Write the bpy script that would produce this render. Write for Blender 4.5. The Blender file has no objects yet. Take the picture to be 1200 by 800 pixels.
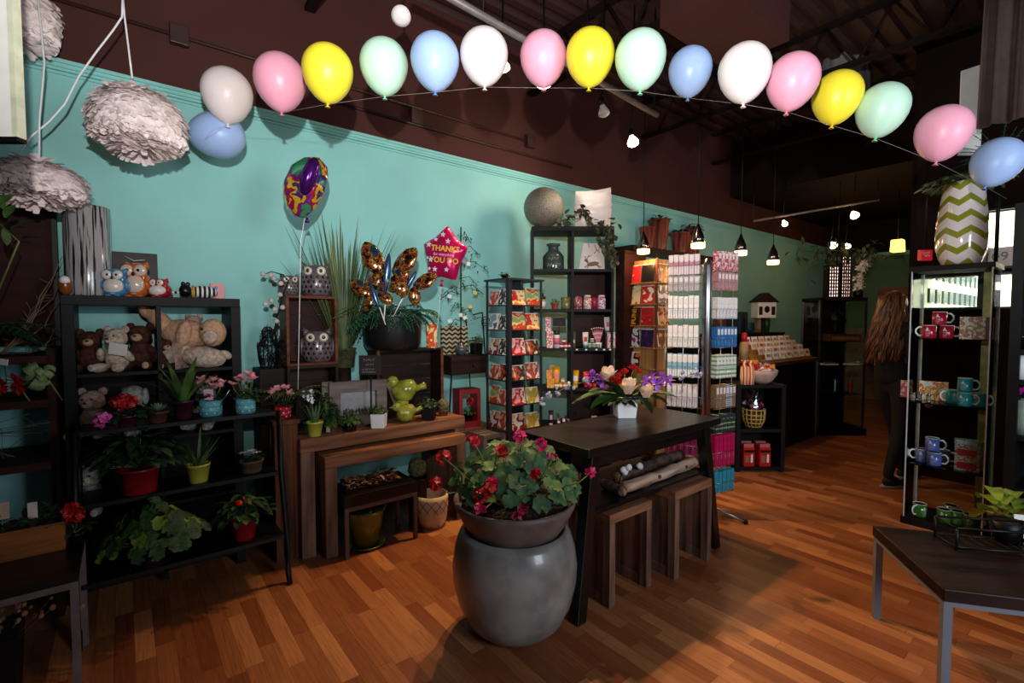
import bpy, math, random
from mathutils import Vector, Matrix, Euler, noise
PI = math.pi
SC = bpy.context.scene
COL = SC.collection
rnd = random.Random(7)
# ------------------------------------------------------------------ camera geometry
EYE = 1.5
FPX = 570.0
PIT = math.radians(2.5)
YAW = math.radians(51.4)
CS, SN = math.cos(YAW), math.sin(YAW)
FACE = YAW - PI / 2            # local -Y looks back at the viewer

def ray(px, py):
    a = (px - 600) / FPX; b = (400 - py) / FPX
    cf = math.cos(PIT) + b * math.sin(PIT); cz = -math.sin(PIT) + b * math.cos(PIT)
    return (cf * CS + a * SN, cf * SN - a * CS, cz, cf)
def onz(px, py, Z=0.0):
    d = ray(px, py); t = (Z - EYE) / d[2]; return Vector((t * d[0], t * d[1], Z))
def ony(px, py, Y):
    d = ray(px, py); t = Y / d[1]; return Vector((t * d[0], Y, EYE + t * d[2]))
def onx(px, py, X):
    d = ray(px, py); t = X / d[0]; return Vector((X, t * d[1], EYE + t * d[2]))
def onf(px, py, D):
    d = ray(px, py); t = D / d[3]; return Vector((t * d[0], t * d[1], EYE + t * d[2]))

# ------------------------------------------------------------------ materials
MC = {}
def newmat(name):
    m = bpy.data.materials.new(name); m.use_nodes = True
    nt = m.node_tree
    return m, nt, nt.nodes['Principled BSDF']
def lin(c):
    if isinstance(c, str):
        c = tuple(int(c[i:i + 2], 16) / 255 for i in (0, 2, 4))
    return tuple((v / 12.92 if v <= .04045 else ((v + .055) / 1.055) ** 2.4) for v in c[:3]) + (1,)
def mat(name, c, rough=.6, metal=0, var=.12, scale=14, bump=0, emit=0, sss=0, coat=0, stretch=None, c2=None, spec=None, coords='Object'):
    key = name
    if key in MC: return MC[key]
    m, nt, b = newmat(name)
    N = nt.nodes; L = nt.links
    c = lin(c)
    b.inputs['Roughness'].default_value = rough
    b.inputs['Metallic'].default_value = metal
    if coat: b.inputs['Coat Weight'].default_value = coat; b.inputs['Coat Roughness'].default_value = .08
    if spec is not None: b.inputs['Specular IOR Level'].default_value = spec
    if sss:
        b.inputs['Subsurface Weight'].default_value = sss
        b.inputs['Subsurface Radius'].default_value = (.05, .03, .03)
        b.inputs['Subsurface Scale'].default_value = .3
    tc = N.new('ShaderNodeTexCoord'); mp = N.new('ShaderNodeMapping')
    L.new(tc.outputs[coords], mp.inputs[0])
    if stretch: mp.inputs['Scale'].default_value = stretch
    nz = N.new('ShaderNodeTexNoise'); nz.inputs['Scale'].default_value = scale; nz.inputs['Detail'].default_value = 5
    L.new(mp.outputs[0], nz.inputs['Vector'])
    rp = N.new('ShaderNodeValToRGB'); L.new(nz.outputs['Fac'], rp.inputs[0])
    d = lin(c2) if c2 else tuple(v * (1 - 2 * var) for v in c[:3]) + (1,)
    rp.color_ramp.elements[0].position = .36; rp.color_ramp.elements[0].color = d
    rp.color_ramp.elements[1].position = .64; rp.color_ramp.elements[1].color = c if c2 else tuple(min(1, v * (1 + .5 * var)) for v in c[:3]) + (1,)
    L.new(rp.outputs[0], b.inputs['Base Color'])
    if bump:
        bp = N.new('ShaderNodeBump'); bp.inputs['Strength'].default_value = bump; bp.inputs['Distance'].default_value = .01
        L.new(nz.outputs['Fac'], bp.inputs['Height']); L.new(bp.outputs[0], b.inputs['Normal'])
    if emit:
        b.inputs['Emission Color'].default_value = c; b.inputs['Emission Strength'].default_value = emit
    MC[key] = m
    return m
def wood(name, c, c2, rough=.6, axis='x', scale=9, spec=.2):
    st = {'x': (.12, 1.4, 1.4), 'y': (1.4, .12, 1.4), 'z': (1.4, 1.4, .12)}[axis]
    return mat(name, c, rough, c2=c2, scale=scale * 1.6, stretch=st, bump=.25, spec=spec)
def metal(name, c, rough=.3): return mat(name, c, rough, metal=1, var=.05)
def glow(name, c, s):
    if name in MC: return MC[name]
    m, nt, b = newmat(name)
    b.inputs['Base Color'].default_value = lin(c); b.inputs['Emission Color'].default_value = lin(c); b.inputs['Emission Strength'].default_value = s
    MC[name] = m; return m
def glass(name='clear_glass', tint=(.93, .97, .95), refl=.1):
    if name in MC: return MC[name]
    m, nt, b = newmat(name); N = nt.nodes; L = nt.links
    N.remove(b); out = N['Material Output']
    t = N.new('ShaderNodeBsdfTransparent'); t.inputs[0].default_value = tint + (1,)
    g = N.new('ShaderNodeBsdfGlossy'); g.inputs['Roughness'].default_value = .03
    lw = N.new('ShaderNodeLayerWeight'); lw.inputs[0].default_value = refl
    mx = N.new('ShaderNodeMixShader'); L.new(lw.outputs['Fresnel'], mx.inputs[0]); L.new(t.outputs[0], mx.inputs[1]); L.new(g.outputs[0], mx.inputs[2])
    L.new(mx.outputs[0], out.inputs[0]); MC[name] = m; return m
def print_mat(name, cols, scale=18, rough=.45, seed=0, kind='voronoi', coat=0):
    """a printed surface: patches of several ink colours"""
    if name in MC: return MC[name]
    m, nt, b = newmat(name); N = nt.nodes; L = nt.links
    tc = N.new('ShaderNodeTexCoord'); mp = N.new('ShaderNodeMapping'); mp.inputs['Location'].default_value = (seed * 3.1, seed * 1.7, seed * .9)
    L.new(tc.outputs['Object'], mp.inputs[0])
    nz = N.new('ShaderNodeTexNoise'); nz.inputs['Scale'].default_value = scale; nz.inputs['Detail'].default_value = 3; nz.inputs['Distortion'].default_value = .25
    L.new(mp.outputs[0], nz.inputs['Vector'])
    rp = N.new('ShaderNodeValToRGB'); rp.color_ramp.interpolation = 'CONSTANT'
    L.new(nz.outputs['Fac'], rp.inputs[0])
    n = len(cols); el = rp.color_ramp.elements
    while len(el) < n: el.new(.5)
    pos = [0] + [.42 + .2 * (i) / max(1, n - 2) for i in range(n - 1)]
    for i in range(n): el[i].position = pos[i]
    for i in range(n): el[i].color = lin(cols[i])
    L.new(rp.outputs[0], b.inputs['Base Color']); b.inputs['Roughness'].default_value = rough
    if coat: b.inputs['Coat Weight'].default_value = coat; b.inputs['Coat Roughness'].default_value = .1
    MC[name] = m; return m

# ------------------------------------------------------------------ mesh builder
def rotm(rx=0, ry=0, rz=0): return Euler((rx, ry, rz)).to_matrix().to_4x4()
class MB:
    def __init__(s): s.v = []; s.f = []; s.m = []; s.sm = []
    def add(s, vs, fs, m=0, smooth=False, M=None):
        o = len(s.v)
        for p in vs:
            p = Vector(p)
            s.v.append(M @ p if M is not None else p)
        for f in fs: s.f.append([o + i for i in f]); s.m.append(m); s.sm.append(smooth)
        return s
    def box(s, c, d, m=0, M=None, taper=1.0, ty=None):
        x, y, z = d[0] / 2, d[1] / 2, d[2] / 2
        t = taper; u = ty if ty is not None else taper
        vs = [(-x, -y, -z), (x, -y, -z), (x, y, -z), (-x, y, -z), (-x * t, -y * u, z), (x * t, -y * u, z), (x * t, y * u, z), (-x * t, y * u, z)]
        T = Matrix.Translation(c)
        if M is not None: T = T @ M
        return s.add(vs, [(0, 3, 2, 1), (4, 5, 6, 7), (0, 1, 5, 4), (1, 2, 6, 5), (2, 3, 7, 6), (3, 0, 4, 7)], m, False, T)
    def bx(s, x0, x1, y0, y1, z0, z1, m=0): return s.box(((x0 + x1) / 2, (y0 + y1) / 2, (z0 + z1) / 2), (x1 - x0, y1 - y0, z1 - z0), m)
    def lathe(s, prof, seg=24, m=0, c=(0, 0, 0), M=None, smooth=True, sq=None, wob=None):
        vs = []; fs = []
        for k, (r, z) in enumerate(prof):
            for i in range(seg):
                a = 2 * PI * i / seg
                rr = r * (1 + (wob(a, k) if wob else 0))
                ca, sa = math.cos(a), math.sin(a)
                if sq:
                    q = (abs(ca) ** sq + abs(sa) ** sq) ** (-1 / sq); rr *= q
                vs.append((rr * ca, rr * sa, z))
        n = len(prof)
        for k in range(n - 1):
            for i in range(seg):
                j = (i + 1) % seg
                fs.append((k * seg + i, k * seg + j, (k + 1) * seg + j, (k + 1) * seg + i))
        if prof[0][0] > 1e-5: fs.append(tuple(reversed(range(seg))))
        if prof[-1][0] > 1e-5: fs.append(tuple((n - 1) * seg + i for i in range(seg)))
        T = Matrix.Translation(c)
        if M is not None: T = T @ M
        return s.add(vs, fs, m, smooth, T)
    def cyl(s, c, r, h, seg=20, m=0, M=None, r2=None, smooth=True):
        return s.lathe([(r, 0), (r if r2 is None else r2, h)], seg, m, c, M, smooth)
    def ell(s, c, r, m=0, M=None, seg=16, rings=10, nz=0, ns=8, seed=0):
        if not hasattr(r, '__len__'): r = (r, r, r)
        vs = []; fs = []
        for k in range(rings + 1):
            th = PI * k / rings
            for i in range(seg):
                a = 2 * PI * i / seg
                p = Vector((math.sin(th) * math.cos(a), math.sin(th) * math.sin(a), math.cos(th)))
                q = 1 + (nz * noise.noise(p * ns + Vector((seed, 0, 0))) if nz else 0)
                vs.append((p.x * r[0] * q, p.y * r[1] * q, p.z * r[2] * q))
        for k in range(rings):
            for i in range(seg):
                j = (i + 1) % seg
                fs.append((k * seg + i, (k + 1) * seg + i, (k + 1) * seg + j, k * seg + j))
        T = Matrix.Translation(c)
        if M is not None: T = T @ M
        return s.add(vs, fs, m, True, T)
    def tube(s, pts, r=.01, seg=8, m=0, cap=True):
        pts = [Vector(p) for p in pts]; n = len(pts)
        vs = []; fs = []
        up = Vector((.13, .27, 1)).normalized()
        for k, p in enumerate(pts):
            t = (pts[min(k + 1, n - 1)] - pts[max(k - 1, 0)])
            t = t.normalized() if t.length > 1e-9 else Vector((0, 0, 1))
            u = up - t * up.dot(t)
            if u.length < .05: u = Vector((1, 0, 0)) - t * t.x
            u.normalize(); w = t.cross(u)
            rr = r[k] if hasattr(r, '__len__') else r
            for i in range(seg):
                a = 2 * PI * i / seg
                vs.append(p + (u * math.cos(a) + w * math.sin(a)) * rr)
        for k in range(n - 1):
            for i in range(seg):
                j = (i + 1) % seg
                fs.append((k * seg + i, k * seg + j, (k + 1) * seg + j, (k + 1) * seg + i))
        if cap: fs.append(tuple(reversed(range(seg)))); fs.append(tuple((n - 1) * seg + i for i in range(seg)))
        return s.add(vs, fs, m, True)
    def prism(s, poly, d, m=0, M=None, smooth=False):
        """polygon in XZ plane extruded along Y by d (centred)"""
        n = len(poly)
        vs = [(x, -d / 2, z) for x, z in poly] + [(x, d / 2, z) for x, z in poly]
        fs = [tuple(range(n)), tuple(reversed(range(n, 2 * n)))] + [(i, n + i, n + (i + 1) % n, (i + 1) % n) for i in range(n)]
        return s.add(vs, fs, m, smooth, M)
    # ---- leaves
    def blade(s, base, direc, L, W, bend=.3, m=0, n=5, prof=None, fold=.25, droop=Vector((0, 0, -1)), side=None):
        base = Vector(base); d = Vector(direc).normalized()
        sd = side if side else d.cross(Vector((0, 0, 1)))
        if sd.length < .05: sd = Vector((1, 0, 0))
        sd = sd.normalized(); nrm = sd.cross(d)
        vs = []; fs = []
        p = base.copy(); dd = d.copy()
        for k in range(n + 1):
            t = k / n
            w = W / 2 * (prof(t) if prof else math.sin(PI * min(1, t * .93 + .05)) ** .8)
            vs += [p - sd * w + nrm * w * fold, p, p + sd * w + nrm * w * fold]
            dd = (dd + droop * (bend / n) * (1 + t)).normalized()
            p = p + dd * (L / n)
        for k in range(n):
            a = 3 * k
            fs += [(a, a + 1, a + 4, a + 3), (a + 1, a + 2, a + 5, a + 4)]
        return s.add(vs, fs, m, True)
    def rleaf(s, c, nrm, R, m=0, lobes=7, seed=0):
        """round scalloped leaf"""
        nrm = Vector(nrm).normalized(); u = nrm.orthogonal().normalized(); w = nrm.cross(u)
        ph = seed * 1.7; n = lobes * 3
        vs = [Vector(c) - nrm * R * .12]
        for i in range(n):
            a = 2 * PI * i / n + ph
            r = R * (1 - .12 * (1 + math.cos(3 * PI * 2 * i / n * lobes / 3)) / 2) * (1 + .08 * math.sin(i * 2.3 + seed))
            if i == 0: r *= .45
            q = Vector(c) + u * math.cos(a) * r + w * math.sin(a) * r + nrm * R * .10 * math.sin(3 * a + seed)
            vs.append(q)
        fs = [(0, 1 + i, 1 + (i + 1) % n) for i in range(n)]
        return s.add(vs, fs, m, True)
    def frond(s, base, direc, L, W, bend=.8, m=0, n=14, mr=None):
        base = Vector(base); d = Vector(direc).normalized(); p = base.copy(); pts = [p.copy()]
        for k in range(n):
            t = (k + 1) / n
            d = (d + Vector((0, 0, -1)) * bend / n * (1 + t)).normalized(); p = p + d * L / n; pts.append(p.copy())
            sd = d.cross(Vector((0, 0, 1)))
            if sd.length < .05: sd = Vector((1, 0, 0))
            sd.normalize()
            w = W * math.sin(PI * min(.97, t * .85 + .12))
            for q in (-1, 1):
                s.blade(p, sd * q + d * .5, w, w * .28 + .004, .35, m, 2)
        s.tube(pts, .0025, 4, m if mr is None else mr)
        return s
    def text(s, txt, size, m=0, M=None, ext=.0006, warp=None, align='CENTER', bold=0):
        cu = bpy.data.curves.new('t', 'FONT'); cu.body = txt; cu.size = size; cu.extrude = ext; cu.align_x = align; cu.align_y = 'CENTER'; cu.resolution_u = 2; cu.offset = bold
        ob = bpy.data.objects.new('t', cu); COL.objects.link(ob)
        dg = bpy.context.evaluated_depsgraph_get(); dg.update()
        me = bpy.data.meshes.new_from_object(ob.evaluated_get(dg))
        R = Matrix(((1, 0, 0, 0), (0, 0, -1, 0), (0, 1, 0, 0), (0, 0, 0, 1)))     # text faces -Y
        vs = [R @ v.co for v in me.vertices]
        if warp: vs = [warp(v) for v in vs]
        s.add(vs, [tuple(p.vertices) for p in me.polygons], m, False, M)
        bpy.data.objects.remove(ob); bpy.data.curves.remove(cu); bpy.data.meshes.remove(me)
        return s
    def build(s, name, mats, parent=None, bevel=0, sub=0, loc=None, rot=None, solid=0):
        me = bpy.data.meshes.new(name)
        me.from_pydata([tuple(v) for v in s.v], [], s.f)
        if not isinstance(mats, (list, tuple)): mats = [mats]
        for m in mats: me.materials.append(m)
        for p, mi, sm in zip(me.polygons, s.m, s.sm): p.material_index = mi; p.use_smooth = sm
        me.update()
        o = bpy.data.objects.new(name, me); COL.objects.link(o)
        if parent is not None: o.parent = parent
        if loc is not None: o.location = loc
        if rot is not None: o.rotation_euler = rot
        if solid:
            q = o.modifiers.new('solid', 'SOLIDIFY'); q.thickness = solid; q.offset = 0
        if bevel:
            q = o.modifiers.new('bevel', 'BEVEL'); q.width = bevel; q.segments = 2; q.limit_method = 'ANGLE'; q.angle_limit = .7; q.harden_normals = False
        if sub:
            q = o.modifiers.new('sub', 'SUBSURF'); q.levels = sub; q.render_levels = sub
        return o

def scrawl(mb, x0, x1, z, h, y, seed, r=.0012, warp=None):
    q = random.Random(seed); x = x0
    while x < x1 - h * .3:
        w = h * q.uniform(.35, .7); n = 6
        pts = [Vector((x + w * (.5 + .5 * math.sin(k * 1.3 + q.random())), y, z + h * (q.uniform(-.5, .5) if k % 2 else q.uniform(-.3, .3)))) for k in range(n)]
        mb.tube([warp(v) for v in pts] if warp else pts, r, 4); x += w * 1.25
    return mb
def tag(o, label, cat, group=None, kind=None):
    o['label'] = label; o['category'] = cat
    if group: o['group'] = group
    if kind: o['kind'] = kind
    return o
def thing(name, label, cat, loc=(0, 0, 0), rz=0, group=None, rot=None):
    o = bpy.data.objects.new(name, None); COL.objects.link(o)
    o.empty_display_size = .05
    o.location = loc; o.rotation_euler = rot if rot else (0, 0, rz)
    return tag(o, label, cat, group)
def struct(o): o['kind'] = 'structure'; return o
KIDS = {}
def kids(o):
    return [c for c in COL.objects if c.parent == o] if o.name not in KIDS else KIDS[o.name]
def dup(root, loc=None, rz=None, label=None, group=None, cols=None, scale=None, rot=None, cat=None):
    """copy a thing with its parts and sub-parts; cols = {part name: material} recolours"""
    if root.name not in KIDS: KIDS[root.name] = [c for c in COL.objects if c.parent == root]
    def rec(o, par):
        n = o.copy(); COL.objects.link(n)
        if par is not None: n.parent = par
        base = o.name.split('.')[0]
        if cols and base in cols and o.type == 'MESH' and len(n.material_slots):
            n.material_slots[0].link = 'OBJECT'; n.material_slots[0].material = cols[base]
        if o.name not in KIDS: KIDS[o.name] = [c for c in COL.objects if c.parent == o]
        for ch in KIDS[o.name]: rec(ch, n)
        KIDS.setdefault(n.name, None); KIDS.pop(n.name)
        return n
    n = rec(root, None)
    if loc is not None: n.location = loc
    if rz is not None: n.rotation_euler = (0, 0, rz)
    if rot is not None: n.rotation_euler = rot
    if scale is not None: n.scale = (scale,) * 3 if not hasattr(scale, '__len__') else scale
    if label: n['label'] = label
    if group: n['group'] = group
    if cat: n['category'] = cat
    return n
def px(n, D): return n / FPX * D
ORD = ['first', 'second', 'third', 'fourth', 'fifth', 'sixth', 'seventh', 'eighth', 'ninth', 'tenth']
# ================================================================== THE ROOM
def floor_mat():
    m, nt, b = newmat('laminate_floor'); N = nt.nodes; L = nt.links
    def mth(op, a, c=None):
        n = N.new('ShaderNodeMath'); n.operation = op
        for i, v in enumerate((a, c)):
            if v is None: continue
            if isinstance(v, (int, float)): n.inputs[i].default_value = v
            else: L.new(v, n.inputs[i])
        return n.outputs[0]
    tc = N.new('ShaderNodeTexCoord'); sx = N.new('ShaderNodeSeparateXYZ'); L.new(tc.outputs['Object'], sx.inputs[0])
    xr = mth('DIVIDE', sx.outputs[0], .074); row = mth('FLOOR', xr); fx = mth('FRACT', xr)
    wn = N.new('ShaderNodeTexWhiteNoise'); wn.noise_dimensions = '1D'; L.new(row, wn.inputs['W'])
    yr = mth('ADD', mth('DIVIDE', sx.outputs[1], .46), mth('MULTIPLY', wn.outputs['Value'], 7.3)); col = mth('FLOOR', yr); fy = mth('FRACT', yr)
    cb = N.new('ShaderNodeCombineXYZ'); L.new(row, cb.inputs[0]); L.new(col, cb.inputs[1])
    w2 = N.new('ShaderNodeTexWhiteNoise'); w2.noise_dimensions = '2D'; L.new(cb.outputs[0], w2.inputs['Vector'])
    rp = N.new('ShaderNodeValToRGB'); L.new(w2.outputs['Value'], rp.inputs[0]); el = rp.color_ramp.elements
    el[0].color = lin('7c4428'); el[1].color = lin('b87c50'); e = el.new(.35); e.color = lin('905634'); e = el.new(.7); e.color = lin('a0663e')
    # grain
    mp = N.new('ShaderNodeMapping'); mp.inputs['Scale'].default_value = (60, 2.2, 1); L.new(tc.outputs['Object'], mp.inputs[0])
    ad = N.new('ShaderNodeVectorMath'); ad.operation = 'ADD'; L.new(mp.outputs[0], ad.inputs[0]); L.new(w2.outputs['Color'], ad.inputs[1])
    nz = N.new('ShaderNodeTexNoise'); nz.inputs['Scale'].default_value = 1.6; nz.inputs['Detail'].default_value = 4; nz.inputs['Distortion'].default_value = 1.6; L.new(ad.outputs[0], nz.inputs['Vector'])
    mx = N.new('ShaderNodeMix'); mx.data_type = 'RGBA'; mx.blend_type = 'MULTIPLY'; mx.inputs[0].default_value = .55
    g = N.new('ShaderNodeValToRGB'); L.new(nz.outputs['Fac'], g.inputs[0]); g.color_ramp.elements[0].color = (.45, .35, .3, 1); g.color_ramp.elements[1].color = (1.1, 1.05, 1, 1); g.color_ramp.elements[0].position = .3; g.color_ramp.elements[1].position = .6
    L.new(rp.outputs[0], mx.inputs[6]); L.new(g.outputs[0], mx.inputs[7])
    # seams
    e1 = mth('LESS_THAN', fx, .025); e2 = mth('LESS_THAN', fy, .006); sm = mth('MAXIMUM', e1, e2)
    m2 = N.new('ShaderNodeMix'); m2.data_type = 'RGBA'; L.new(mth('MULTIPLY', sm, .6), m2.inputs[0]); L.new(mx.outputs[2], m2.inputs[6]); m2.inputs[7].default_value = lin('4a2412')
    L.new(m2.outputs[2], b.inputs['Base Color']); b.inputs['Roughness'].default_value = .36
    b.inputs['Specular IOR Level'].default_value = .35
    return m
WY = 3.75; FX = 11.1
struct(MB().bx(-3.5, FX, -3.5, WY, -.1, 0).build('floor', floor_mat()))
M_teal = mat('teal_paint', '8fd0cc', .5, var=.03, scale=3, bump=.03, spec=.3)
M_green = mat('dull_green_paint', '54785c', .6, var=.04, scale=3, spec=.2)
M_brown = mat('brown_paint', '4c2c28', .75, var=.06, scale=2, spec=.15)
M_dark = mat('dark_paint', '1c1210', .8, var=.1, scale=2, spec=.1)
ZM = 2.944
struct(MB().bx(-3.5, FX, WY, WY + .12, 0, ZM - .01).build('wall_left', M_teal))
struct(MB().bx(-3.5, FX, WY + .0, WY + .12, ZM - .01, 4.45).build('wall_upper', M_brown))
t = MB()
for z0, z1, d in ((ZM - .075, ZM - .062, .012), (ZM - .055, ZM - .04, .018), (ZM - .04, ZM - .02, .03), (ZM - .02, ZM, .042)):
    t.bx(-3.5, FX, WY - d, WY, z0, z1)
struct(t.build('trim_1', M_teal))
struct(MB().bx(FX, FX + .12, -3.5, WY + .12, 0, ZM - .18).build('wall_back', M_green))
struct(MB().bx(FX, FX + .12, -3.5, WY + .12, ZM - .18, 4.45).build('wall_back_upper', M_dark))
t = MB()
for z0, z1, d in ((ZM - .25, ZM - .235, .012), (ZM - .23, ZM - .18, .03)): t.bx(FX - d, FX, -3.5, WY - .05, z0, z1)
struct(t.build('trim_2', M_teal))
struct(MB().bx(-3.5, FX, WY - .015, WY, 0, .1).build('baseboard_left', M_dark))
# dropped dark ceiling over the far half, ribbed steel deck over the near half
M_deck = mat('deck_paint', '3a211d', .6, var=.1, scale=2)
d = MB(); n = 0; y = -3.4
while y < WY - .02:
    d.add([(-3.5, y, 4.15), (7.2, y, 4.15), (7.2, y + .07, 4.15), (-3.5, y + .07, 4.15), (-3.5, y + .09, 4.20), (7.2, y + .09, 4.20), (7.2, y + .15, 4.20), (-3.5, y + .15, 4.20), (-3.5, y + .17, 4.15), (7.2, y + .17, 4.15)],
          [(0, 3, 2, 1), (3, 4, 5, 2), (4, 7, 6, 5), (7, 8, 9, 6)]); y += .17
struct(d.build('ceiling', M_deck))
struct(MB().bx(-3.5, FX, -3.5, WY + .12, 4.3, 4.4).build('ceiling_slab', M_dark))
struct(MB().bx(7.2, FX, -3.5, WY, 3.35, 4.25).build('ceiling_back', M_dark))
# open steel joists across the deck
def joist(X, i):
    j = MB(); z0, z1 = 3.72, 4.12
    for z in (z0, z1): j.box((X, .3, z), (.07, 6.8, .03)); 
    k = 0; y = -3.0
    while y < 3.5:
        j.tube([(X, y, z0), (X, y + .25, z1)], .012, 6); j.tube([(X, y + .25, z1), (X, y + .5, z0)], .012, 6); y += .5
    o = j.build('trim_%d' % (3 + i), M_dark); struct(o)
for i, X in enumerate((1.1, 3.2, 5.0, 6.6)): joist(X, i)
# brown boxed bulkhead
p0 = onz(722, 0, 3.55)
p1 = onz(925, 48, 3.55)
struct(MB().bx(3.0, p1.x, p1.y, p0.y, 3.55, 4.1).build('ceiling_bulkhead', M_brown))
struct(MB().bx(2.0, 7.2, -.35, -.15, 3.3, 3.6).build('ceiling_beam', mat('beam_wood', '5a3218', .6)))
# the partition at the right with the shop window behind the glass cabinet
XR = 6.0
e = onx(1068, 400, XR)
ya, yb = e.y, -3.5
wz0, wz1 = 1.62, 1.90
hz0, hz1 = 1.97, 2.46
hy = onx(1146, 280, XR).y
w = MB()
w.bx(XR, XR + .1, yb, ya, 0, wz0 ); w.bx(XR, XR + .1, yb, ya, wz1, hz0); w.bx(XR, XR + .1, hy, ya, hz0, hz1); w.bx(XR, XR + .1, yb, -.35, hz0, hz1); w.bx(XR, XR + .1, yb, ya, hz1, 4.3); w.bx(XR, XR + .1, ya - .04, ya, wz0, wz1); w.bx(XR, XR + .1, yb, -.35, wz0, wz1)
struct(w.build('wall_right', M_dark))
fr = MB()
M_frame = mat('black_frame', '15120f', .4)
fr.bx(XR - .02, XR + .12, ya - .06, ya - .04, wz0, wz1); fr.bx(XR - .02, XR + .12, -.35, -.33, wz0, wz1); fr.bx(XR - .02, XR + .12, -.35, ya - .04, wz0 - .02, wz0); fr.bx(XR - .02, XR + .12, -.35, ya - .04, wz1, wz1 + .02)
for q in (.33, .78): fr.bx(XR + .01, XR + .06, q, q + .04, wz0, wz1)
W1 = struct(fr.build('window_1', M_frame))
pn = MB(); pn.bx(XR + .05, XR + .056, -.33, ya - .06, wz0, wz1); pn.build('window_pane', glass(), W1)
fr = MB(); fr.bx(XR - .02, XR + .12, hy - .02, hy, hz0, hz1); fr.bx(XR - .02, XR + .12, -.35, hy, hz0 - .02, hz0); fr.bx(XR - .02, XR + .12, -.35, hy, hz1, hz1 + .02)
W2 = struct(fr.build('window_2', M_frame)); MB().bx(XR + .05, XR + .056, -.33, hy - .02, hz0, hz1).build('window_pane', glass(), W2)
# back wall and storefront side wall behind the viewer
struct(MB().bx(-3.6, -3.5, -3.5, WY, 0, 4.45).build('wall_entry', M_dark))
M_street = mat('street_wall', 'd8ceb8', .8, var=.15, scale=3)
# brown conduits and junction boxes on the upper wall
cd = MB(); cm = mat('conduit_paint', '3a211d', .5)
for zz, x0, x1 in ((3.27, -.5, 3.2), (3.13, 1.2, 3.8)):
    cd.tube([(x0, WY - .02, zz), (x1, WY - .02, zz)], .011, 8)
th = thing('wall_conduit', 'thin brown conduit pipes clipped along the brown wall above the moulding', 'conduit', (0, 0, 0))
cd.build('pipe', cm, th); 
for X, Z in ((.32, 3.27), (1.95, 3.19), (3.2, 3.27)): MB().box((X, WY - .03, Z), (.1, .05, .12)).build('junction_box', cm, th, bevel=.005)
# ================================================================== street seen through the window
s = MB(); s.bx(10.0, 10.3, -3.4, ya - .01, 0, 4.2)
st = thing('street_building', 'pale building with tall windows seen outside through the shop window', 'building', (0, 0, 0))
s.build('facade', M_street, st)
for i in range(9):
    for j in range(4):
        MB().bx(9.95, 10.0, -1.6 + i * .3, -1.42 + i * .3, 1.35 + j * .36, 1.58 + j * .36).build('window_pane', mat('street_glass', '2c3640', .2), st)
MB().bx(XR + .12, 10.0, ya - .05, ya, 0.02, 4.2).build('side_facade', M_street, st)
for i in range(12):
    for j in range(7):
        MB().bx(XR + .3 + i * .3, XR + .48 + i * .3, ya - .07, ya - .05, 1.2 + j * .24, 1.34 + j * .24).build('window_pane', MC['street_glass'], st)
struct(MB().bx(XR + .1, 10.3, ya, ya + .06, 0, 4.3).build('wall_side', M_dark))
struct(MB().bx(XR + .1, 10.0, -3.4, ya, -.02, .01).build('trim_7', mat('sidewalk', '9a968e', .9)))
# ================================================================== materials for furniture
M_bw = wood('black_brown_wood', '151211', '0d0a09', .3, spec=.5)
M_bw2 = mat('espresso_laminate', '171213', .5, spec=.15, var=.12, scale=6)
M_rust = wood('rustic_wood', '9a6a4c', '64402c', .6)
M_rustz = wood('rustic_wood_upright', '8e6c58', '543c30', .65, 'z')
M_grey = wood('grey_barn_wood', '8a7c74', '5e504a', .75)
M_red = wood('red_brown_wood', '34150f', '1e0b08', .6, 'x', 4)
M_blk = mat('black_metal', '0e0e0e', .45, var=.1, spec=.25)
M_steel = metal('brushed_steel', 'a5a8ad', .35)
M_chrome = metal('chrome', 'c8ccd0', .15)
M_white = mat('white_ceramic', 'f0f0f2', .25, var=.02, spec=.5)
M_paper = mat('white_paper', 'efeeea', .6, var=.03)
M_soil = mat('potting_soil', '2a1c14', .95, var=.4, scale=60, bump=.6)

# ------------------------------------------------ black trestle table
TZ = .86
a, b_, c_ = onz(690, 527, TZ), onz(843, 489, TZ), onz(612, 504, TZ)
tx0, tx1, ty0, ty1 = a.x, b_.x, a.y, c_.y
T = thing('trestle_table', 'long black wooden table with splayed legs behind the round grey planter', 'table', (tx0, ty0, 0))
W, Dp = tx1 - tx0, ty1 - ty0
t = MB(); t.bx(0, W, 0, Dp, TZ - .045, TZ); t.build('tabletop', M_bw, T, bevel=.004)
f0, f1 = onz(680, 733), onz(838, 640)
for sx_, fx_ in ((.09, f0.x - tx0 + .01), (W - .12, f1.x - tx0 - .01)):
    for fy, ty in ((f0.y - ty0 + .03, .06), (Dp + .02, Dp - .06)):
        leg = MB(); z1 = TZ - .045; w = .032
        leg.add([(fx_ - w, fy - w, 0), (fx_ + w, fy - w, 0), (fx_ + w, fy + w, 0), (fx_ - w, fy + w, 0), (sx_ - w, ty - w, z1), (sx_ + w, ty - w, z1), (sx_ + w, ty + w, z1), (sx_ - w, ty + w, z1)],
                [(0, 3, 2, 1), (4, 5, 6, 7), (0, 1, 5, 4), (1, 2, 6, 5), (2, 3, 7, 6), (3, 0, 4, 7)])
        leg.build('leg', M_bw, T, bevel=.003)
MB().bx(.06, W - .1, .03, Dp - .03, .50, .525).build('shelf', M_bw, T, bevel=.003)
MB().bx(.1, W - .12, .05, .075, TZ - .12, TZ - .045).build('apron', M_bw, T)
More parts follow.
